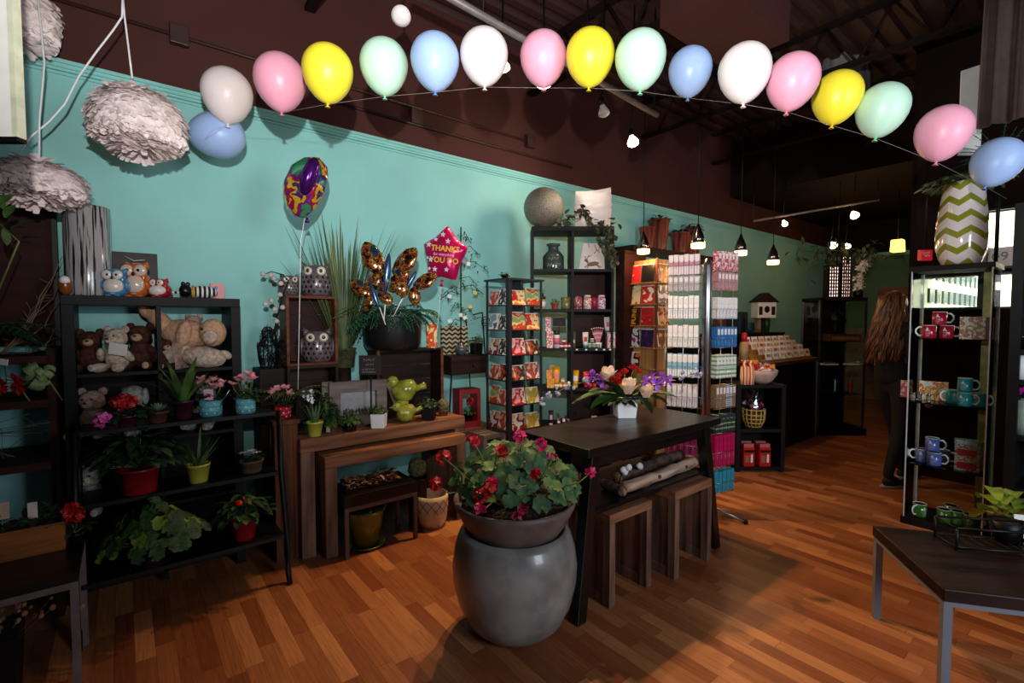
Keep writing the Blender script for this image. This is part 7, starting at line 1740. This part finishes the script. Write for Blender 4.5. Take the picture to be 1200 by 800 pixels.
for i, (px_, dp, lab) in enumerate(((879, .05, 'front left bright red toy box on the lowest cubby level'), (898, .05, 'front right bright red toy box on the lowest cubby level'), (876, .15, 'rear left red box with black top on the lowest cubby level'), (893, .15, 'rear right red box with black top on the lowest cubby level'))):
    o = thing('red_box', lab, 'box', qp(px_, .05, dp), FACE + .05, 'red boxes in the cubby'); MB().bx(-.055, .055, -.03, .03, 0, .19).build('carton', M_rb, o, bevel=.002)
    if i < 2: MB().bx(-.04, .0, -.033, -.03, .04, .11).build('front_window', mat('tan_window', 'a87050', .4), o); MB().bx(.015, .035, -.033, -.03, .04, .12).build('white_print', M_paper, o)
    MB().bx(-.05, .05, -.034, -.03, .14, .165).build('black_band', M_blk, o)
    MB().bx(-.05, .05, -.02, .02, .19, .225).build('header_card', mat('pinkish_header', 'c86860', .5), o)
# display tower goods
def dpt_(px_, z, dep=.15): p = onf(px_, 400, DD + dep); return Vector((p.x, p.y, z))
for i, (px_, row, sh, lab) in enumerate(((972, 1, 0, 'silver bracelet heap on the middle shelf of the glass tower'), (1000, 1, 0, 'white pearl trinkets at the right on the middle tower shelf'), (988, 0, 1, 'flat wooden ring box on the upper shelf of the glass tower'), (980, 2, 2, 'clear figurine on the lower shelf of the glass tower'), (998, 2, 2, 'small red and white figurine on the lower tower shelf'))):
    o = thing('jewellery_tray' if sh < 2 else 'figurine', lab, 'jewellery' if sh < 2 else 'figurine', dpt_(px_, dsh[row]), FACE)
    if sh == 0:
        MB().bx(-.09, .09, -.06, .06, 0, .012).build('tray', M_white, o)
        for j in range(5): MB().tube([(-.07 + .035 * j + .02 * math.cos(t), .02 * math.sin(t), .03) for t in range(8)], .005, 6).build('bracelet', M_chrome, o)
    elif sh == 1: MB().bx(-.22, .18, -.08, .08, 0, .09).build('ring_box', MP, o); MB().bx(-.2, .16, -.083, -.08, .02, .06).build('front_panel', M_yw, o)
    else: MB().lathe([(0, 0), (.03, 0), (.02, .03), (.035, .09), (.02, .14), (.025, .18), (0, .2)], 16).build('body', M_steel if i == 3 else mat('coral_glaze', 'a83838', .3), o)
o = thing('black_mannequin', 'small black jewellery bust on top shelf inside the glass tower', 'display bust', dpt_(978, dsh[0] + .09, .22), FACE); MB().lathe([(0, 0), (.05, 0), (.03, .05), (.09, .16), (.1, .24), (.04, .3), (.035, .36), (0, .36)], 20).build('bust', M_blk, o); MB().tube([(.08 * math.cos(a * .4), -.1, .2 - .06 * math.sin(a * .4)) for a in range(9)], .006, 5).build('necklace', M_chrome, o)
# lattice lantern
lz = dz + .04; k = DD / FPX
o = thing('lattice_lantern', 'dark lattice lantern glowing through rows of square holes on the display tower', 'lantern', dpt_(983, lz, .1), FACE); 
for (xa_, xb_, hh) in ((-14 * k, -1 * k, 38 * k), (1 * k, 13 * k, 50 * k)):
    MB().bx(xa_ + .01, xb_ - .01, .02, .10, .01, hh - .01).build('lit_core', glow('lantern_glow', 'f8d8c8', 4), o); m = MB(); w_ = (xb_ - xa_); n_ = 4
    for i in range(n_ + 1): x = xa_ + (w_ - .018) * i / n_; m.bx(x, x + .013, -.005, .015, 0, hh)
    nz_ = int(hh / .045)
    for j in range(nz_ + 1): z = (hh - .02) * j / nz_; m.bx(xa_, xb_, -.006, .016, z, z + .016)
    m.bx(xa_, xa_ + .008, .0, .12, 0, hh); m.bx(xb_ - .008, xb_, .0, .12, 0, hh); m.bx(xa_, xb_, 0, .12, hh, hh + .01); m.bx(xa_, xb_, .11, .12, 0, hh); m.build('lattice_panel', M_crd, o)
o = thing('white_orchid', 'white orchid cascade at the right of the lattice lantern', 'flower', dpt_(1004, lz, .1), FACE); MB().lathe([(0, 0), (.05, 0), (.06, .1), (0, .1)], 16).build('pot', M_blk, o); MB().tube([(0, 0, .1), (-.03, 0, .4), (.02, -.02, .52), (.06, -.05, .42)], .005, 5).build('flower_stalk', M_stem, o); m = MB(); q = random.Random(9)
for i in range(22):
    c = Vector((q.gauss(.0, .05), -.04, q.uniform(.1, .48)))
    for j in range(5): m.blade(c, (math.cos(j * 1.26), -.4, math.sin(j * 1.26)), .055, .045, .1, 0, 3)
m.build('petals', M_white, o)
o = thing('hanging_vine', 'dark leafy vine hanging around the top of the lattice lantern', 'plant', dpt_(985, lz + .5, .15), FACE); m = MB()
for i in range(150): m.blade((q.gauss(0, .26), q.gauss(0, .08), q.gauss(.1, .09) - (.25 * q.random() if q.random() < .3 else 0)), (q.gauss(0, 1), q.gauss(-.3, .6), q.gauss(-.5, .6)), .12, .045, .5, 0, 3)
m.build('foliage', [mat('vine_leaf', '4a5c34', .6, c2='26341c')], o); MB().tube([(-.45, 0, -.05), (-.2, 0, .12), (.2, 0, .14), (.45, 0, .0)], .006, 5).build('vine', M_stem, o); MB().tube([(0, .1, .12), (0, .1, 3.35 - lz - .5)], .004, 5).build('hanging_wire', M_blk, o)
# signs and far wall things
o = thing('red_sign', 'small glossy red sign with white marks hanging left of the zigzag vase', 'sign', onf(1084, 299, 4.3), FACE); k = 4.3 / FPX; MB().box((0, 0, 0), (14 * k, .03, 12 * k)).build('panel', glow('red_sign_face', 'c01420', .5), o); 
for i, (xa_, xb_, z_, h_) in enumerate(((-5, 3, 2.6, 3.4), (-2.5, 5, -.6, 3))): scrawl(MB(), xa_ * k, xb_ * k, z_ * k, h_ * k, -.017, i + 3, .004).build('lettering', M_txt, o)
MB().bx(-6.6 * k, -6 * k, -.017, -.014, -5 * k, 5 * k).build('white_edge', M_txt, o)
MB().tube([(0, 0, 6 * k), (0, 0, 3.2 - o.location.z)], .006, 5).build('hanger', M_blk, o)
o = thing('wall_picture', 'dark reddish picture hanging on the far wall behind the person', 'picture', onx(1050, 352, FX - .03), -PI / 2); MB().box((0, 0, 0), (.55, .03, .5)).build('canvas', print_mat('red_picture', ['4a1c14', '6a2c1c', '3a1410'], 4), o)
o = thing('lower_panel', 'pale beige wainscot panel standing against the far wall', 'panel', (FX - .06, 2.0, 0), 0); MB().bx(0, .04, -.6, 1.7, 0, 1.35).build('panel', mat('beige_panel', '8a7468', .7), o)
wi = onx(1162, 301, XR - .03); o = thing('window_sign', 'white paper sign with pale numbers stuck in the window right of the zigzag vase', 'sign', Vector((XR + .02, wi.y, wi.z)), -PI / 2); MB().box((0, 0, 0), (.27, .004, .17)).build('paper', M_paper, o); MB().text('109', .11, M=Matrix.Translation((.02, -.004, 0))).build('lettering', mat('sign_grey', '88889a', .6), o)
# ================================================================== the person
pf = onz(1036, 566); 
M_skin = mat('skin', 'c89078', .5, var=.04, sss=.15); M_jean = mat('dark_denim', '10141c', .85, var=.1, scale=60); M_jkt = mat('black_knit', '070708', .9, var=.1, scale=50); M_hair = mat('brown_hair', '8a5430', .45, c2='2c1810', scale=26, stretch=(2, 2, .12))
PR = thing('person', 'person with long brown hair, black jacket, jeans and sneakers standing in profile facing right', 'person', (pf.x + .045, pf.y - .03, 0), FACE + PI / 2 + .15)
HT = onf(1045, 345, 4.5).z; s = HT / 1.70
def skinmesh(name, verts, edges, radii, mt, parent, root=0, sub=2):
    me = bpy.data.meshes.new(name); me.from_pydata([tuple(Vector(v) * s) for v in verts], edges, []); o = bpy.data.objects.new(name, me); COL.objects.link(o); o.parent = parent
    k_ = o.modifiers.new('skin', 'SKIN'); sv = me.skin_vertices[0].data if me.skin_vertices else None
    if sv is None:
        bpy.context.view_layer.objects.active = o; sv = me.skin_vertices[0].data
    for i, r_ in enumerate(radii): sv[i].radius = (r_ * s, r_ * s) if not hasattr(r_, '__len__') else (r_[0] * s, r_[1] * s)
    sv[root].use_root = True; k_.use_smooth_shade = True
    q_ = o.modifiers.new('sub', 'SUBSURF'); q_.levels = sub; q_.render_levels = sub; me.materials.append(mt); return o
V = [(0, 0, .95), (0, .0, 1.12), (0, .01, 1.30), (0, .015, 1.42), (0, .0, 1.50), (0, -.015, 1.58),
     (-.09, 0, .88), (-.10, .02, .50), (-.10, .13, .10), (-.10, .05, .05), (-.10, -.02, .035),
     (.09, 0, .88), (.10, -.14, .50), (.10, -.22, .10), (.10, -.31, .05), (.10, -.38, .035),
     (-.17, .01, 1.39), (-.22, .03, 1.12), (-.20, -.10, .92), (.17, .01, 1.39), (.22, .03, 1.12), (.20, -.10, .92)]
Ed = [(0, 1), (1, 2), (2, 3), (3, 4), (4, 5), (0, 6), (6, 7), (7, 8), (8, 9), (9, 10), (0, 11), (11, 12), (12, 13), (13, 14), (14, 15), (3, 16), (16, 17), (17, 18), (3, 19), (19, 20), (20, 21)]
Rr = [(.14, .11), (.12, .095), (.14, .10), (.11, .08), .05, .05, .088, .06, .04, .035, .03, .088, .06, .04, .035, .03, .055, .042, .032, .055, .042, .032]
skinmesh('body', V, Ed, Rr, M_jean, PR)
# head with a face
hm = MB(); hm.ell((0, 0, 1.60 * s), (.072 * s, .09 * s, .11 * s), seg=24, rings=16); hm.ell((0, -.088 * s, 1.585 * s), (.012 * s, .018 * s, .02 * s)); hm.ell((0, -.06 * s, 1.52 * s), (.035 * s, .035 * s, .03 * s)); 
for q_ in (-1, 1): hm.ell((q_ * .073 * s, .0, 1.59 * s), (.01 * s, .02 * s, .03 * s))
hd = hm.build('head', M_skin, PR)
for q_ in (-1, 1): MB().ell((q_ * .028 * s, -.082 * s, 1.612 * s), (.011 * s, .006 * s, .007 * s), seg=10, rings=6).build('eye', M_nose, hd)
MB().ell((0, -.084 * s, 1.545 * s), (.022 * s, .006 * s, .006 * s), seg=10, rings=6).build('mouth', mat('lips', 'a05050', .5), hd)
# jacket over the torso and arms
JV = [(0, 0, .86), (0, 0, 1.05), (0, .01, 1.25), (0, .015, 1.40), (0, .0, 1.475), (-.17, .01, 1.385), (-.225, .03, 1.12), (-.205, -.09, .94), (.17, .01, 1.385), (.225, .03, 1.12), (.205, -.09, .94)]
JE = [(0, 1), (1, 2), (2, 3), (3, 4), (3, 5), (5, 6), (6, 7), (3, 8), (8, 9), (9, 10)]
skinmesh('jacket', JV, JE, [(.19, .145), (.155, .125), (.165, .125), (.13, .1), .06, .075, .06, .048, .075, .06, .048], M_jkt, PR)
# hands: palm, four curled fingers and a thumb each
for sd in (-1, 1):
    hv_ = [Vector((sd * .20, -.12, .88)), Vector((sd * .20, -.15, .81))]; vs = [hv_[0], hv_[1]]; es = [(0, 1)]; rs = [.026, .03]
    for f_ in range(4):
        off = (f_ - 1.5) * .019; L_ = (.032, .037, .035, .027)[f_]; i0 = len(vs)
        vs += [Vector((sd * .20, -.16 + off, .775)), Vector((sd * .195, -.165 + off, .775 - L_)), Vector((sd * .18, -.16 + off, .775 - 1.8 * L_))]; es += [(1, i0), (i0, i0 + 1), (i0 + 1, i0 + 2)]; rs += [.009, .0085, .007]
    i0 = len(vs); vs += [Vector((sd * .185, -.19, .83)), Vector((sd * .175, -.205, .795))]; es += [(1, i0), (i0, i0 + 1)]; rs += [.011, .009]
    skinmesh('hand', vs, es, rs, M_skin, PR, 0, 1)
# long wavy hair
m = MB(); m.ell((0, .012 * s, 1.625 * s), (.088 * s, .10 * s, .105 * s), seg=20, rings=14, nz=.05)
q = random.Random(2)
for i in range(150):
    a = q.uniform(.05, PI - .05) if i % 5 else q.uniform(-.45, PI + .45); c = Vector((.085 * math.cos(a), .02 + .085 * math.sin(a), 1.66 + q.uniform(-.04, .03))); pts = []; ph = q.random() * 6; Lh = q.uniform(.38, .56)
    for j in range(8):
        t = j / 7; pts.append(Vector((c.x * (1 + .75 * t) + .013 * math.sin(ph + 9 * t), c.y * (1 + .8 * t) + .03 * t + .013 * math.cos(ph + 9 * t), c.z - Lh * t)) * s)
    m.tube(pts, [.014 * s * (1 - .6 * j / 7) for j in range(8)], 5)
m.build('hair', M_hair, PR)
# sneakers
for (x, y, z, rx) in ((-.10, .06, 0, 0), (.10, -.30, .0, 0)):
    m = MB(); m.lathe([(0, .0), (.5, 0), (.52, .012), (.5, .022), (0, .022)], 24)
    for i, v in enumerate(m.v): m.v[i] = Vector((v.x * .09 + x, v.y * .27 + y, v.z)) * s
    sh = MB(); sh.ell((x * s, (y + .03) * s, .05 * s), (.042 * s, .085 * s, .05 * s)); sh.ell((x * s, (y - .07) * s, .035 * s), (.042 * s, .065 * s, .03 * s)); f = sh.build('sneaker', mat('black_canvas', '1c1c20', .8), PR); m.build('rubber_sole', mat('grey_rubber', '8a8a8c', .7), f)
    l_ = MB()
    for j in range(4): l_.tube([((x - .025) * s, (y - .02 - .022 * j) * s, (.085 - .012 * j) * s), ((x + .025) * s, (y - .03 - .022 * j) * s, (.085 - .012 * j) * s)], .003 * s, 5)
    l_.build('laces', M_white, f)
# ================================================================== camera, light
cam_d = bpy.data.cameras.new('camera'); cam = bpy.data.objects.new('camera', cam_d); COL.objects.link(cam)
cam_d.sensor_width = 36; cam_d.lens = FPX / 1200 * 36; cam_d.clip_start = .02; cam_d.clip_end = 100
cam.location = (0, 0, EYE)
cam.rotation_euler = (PI / 2 - PIT, 0, YAW - PI / 2)
SC.camera = cam
def light(kind, name, loc, energy, color=(1, 1, 1), size=.1, target=None, **k):
    l = bpy.data.lights.new(name, kind); l.energy = energy; l.color = color
    if kind == 'AREA': l.size = size
    elif kind in ('POINT', 'SPOT'): l.shadow_soft_size = size
    o = bpy.data.objects.new(name, l); COL.objects.link(o); o.location = loc
    if target is not None: o.rotation_euler = (Vector(target) - Vector(loc)).to_track_quat('-Z', 'Y').to_euler()
    for a, v in k.items(): setattr(l, a, v)
    return o
fl = Vector((-.03, .0, EYE + .42))
light('SPOT', 'camera_flash', fl, 400, (1, .97, .93), .018, onf(620, -130, 4) , spot_size=math.radians(138), spot_blend=.9)
WARM = (1, .62, .30)
for i, (x_, y_, e_) in enumerate(((637, 100, 54), (590, 80, 36), (742, 165, 26))):
    p = onf(x_, y_, 3.75 if i < 2 else 4.3)
    light('SPOT', 'warm_spot', p + Vector((0, 0, -.08)), e_ * 3.6, WARM, .03, ((2.3, 1.9, 0), (2.0, 2.0, 0), (3.6, 1.2, 0))[i], spot_size=math.radians((84, 84, 95)[i]), spot_blend=.8)
wl = onf(742, 168, 4.2) + Vector((-.02, .02, -.1))
light('SPOT', 'wall_wash', wl, 40, (1, .86, .68), .2, ony(540, 235, 3.75), spot_size=math.radians(120), spot_blend=.9)
for i, (x_, y_, d_, e_) in enumerate(((754, 292, 5.0, 5), (818, 285, 4.6, 7), (868, 294, 5.2, 9), (906, 305, 5.6, 12))):
    p = onf(x_, y_, d_); light('POINT', 'pendant_glow', p + Vector((0, 0, -.09)), e_, (1, .5, .2), .03)
for i, (x_, y_, z_, e_) in enumerate(((8.6, 2.6, 2.6, 5), (7.2, 1.7, 2.6, 5), (9.8, 1.9, 2.3, 2))): light('POINT', 'back_glow', (x_, y_, z_), e_, (1, .52, .22), .05)
light('AREA', 'window_daylight', (1.9, -2.4, 1.8), 95, (.82, .9, 1), 1.5, (4.6, 1.0, 1.2))
light('AREA', 'street_daylight', (6.8, -1.2, 3.1), 1500, (1, .97, .92), 1.0, (10, -.8, 2.0))
w = bpy.data.worlds.new('world'); SC.world = w; w.use_nodes = True
w.node_tree.nodes['Background'].inputs[0].default_value = (.6, .7, .85, 1); w.node_tree.nodes['Background'].inputs[1].default_value = .08
SC.view_settings.view_transform = 'Standard'; SC.view_settings.look = 'None'; SC.view_settings.gamma = 1; SC.view_settings.exposure = 0
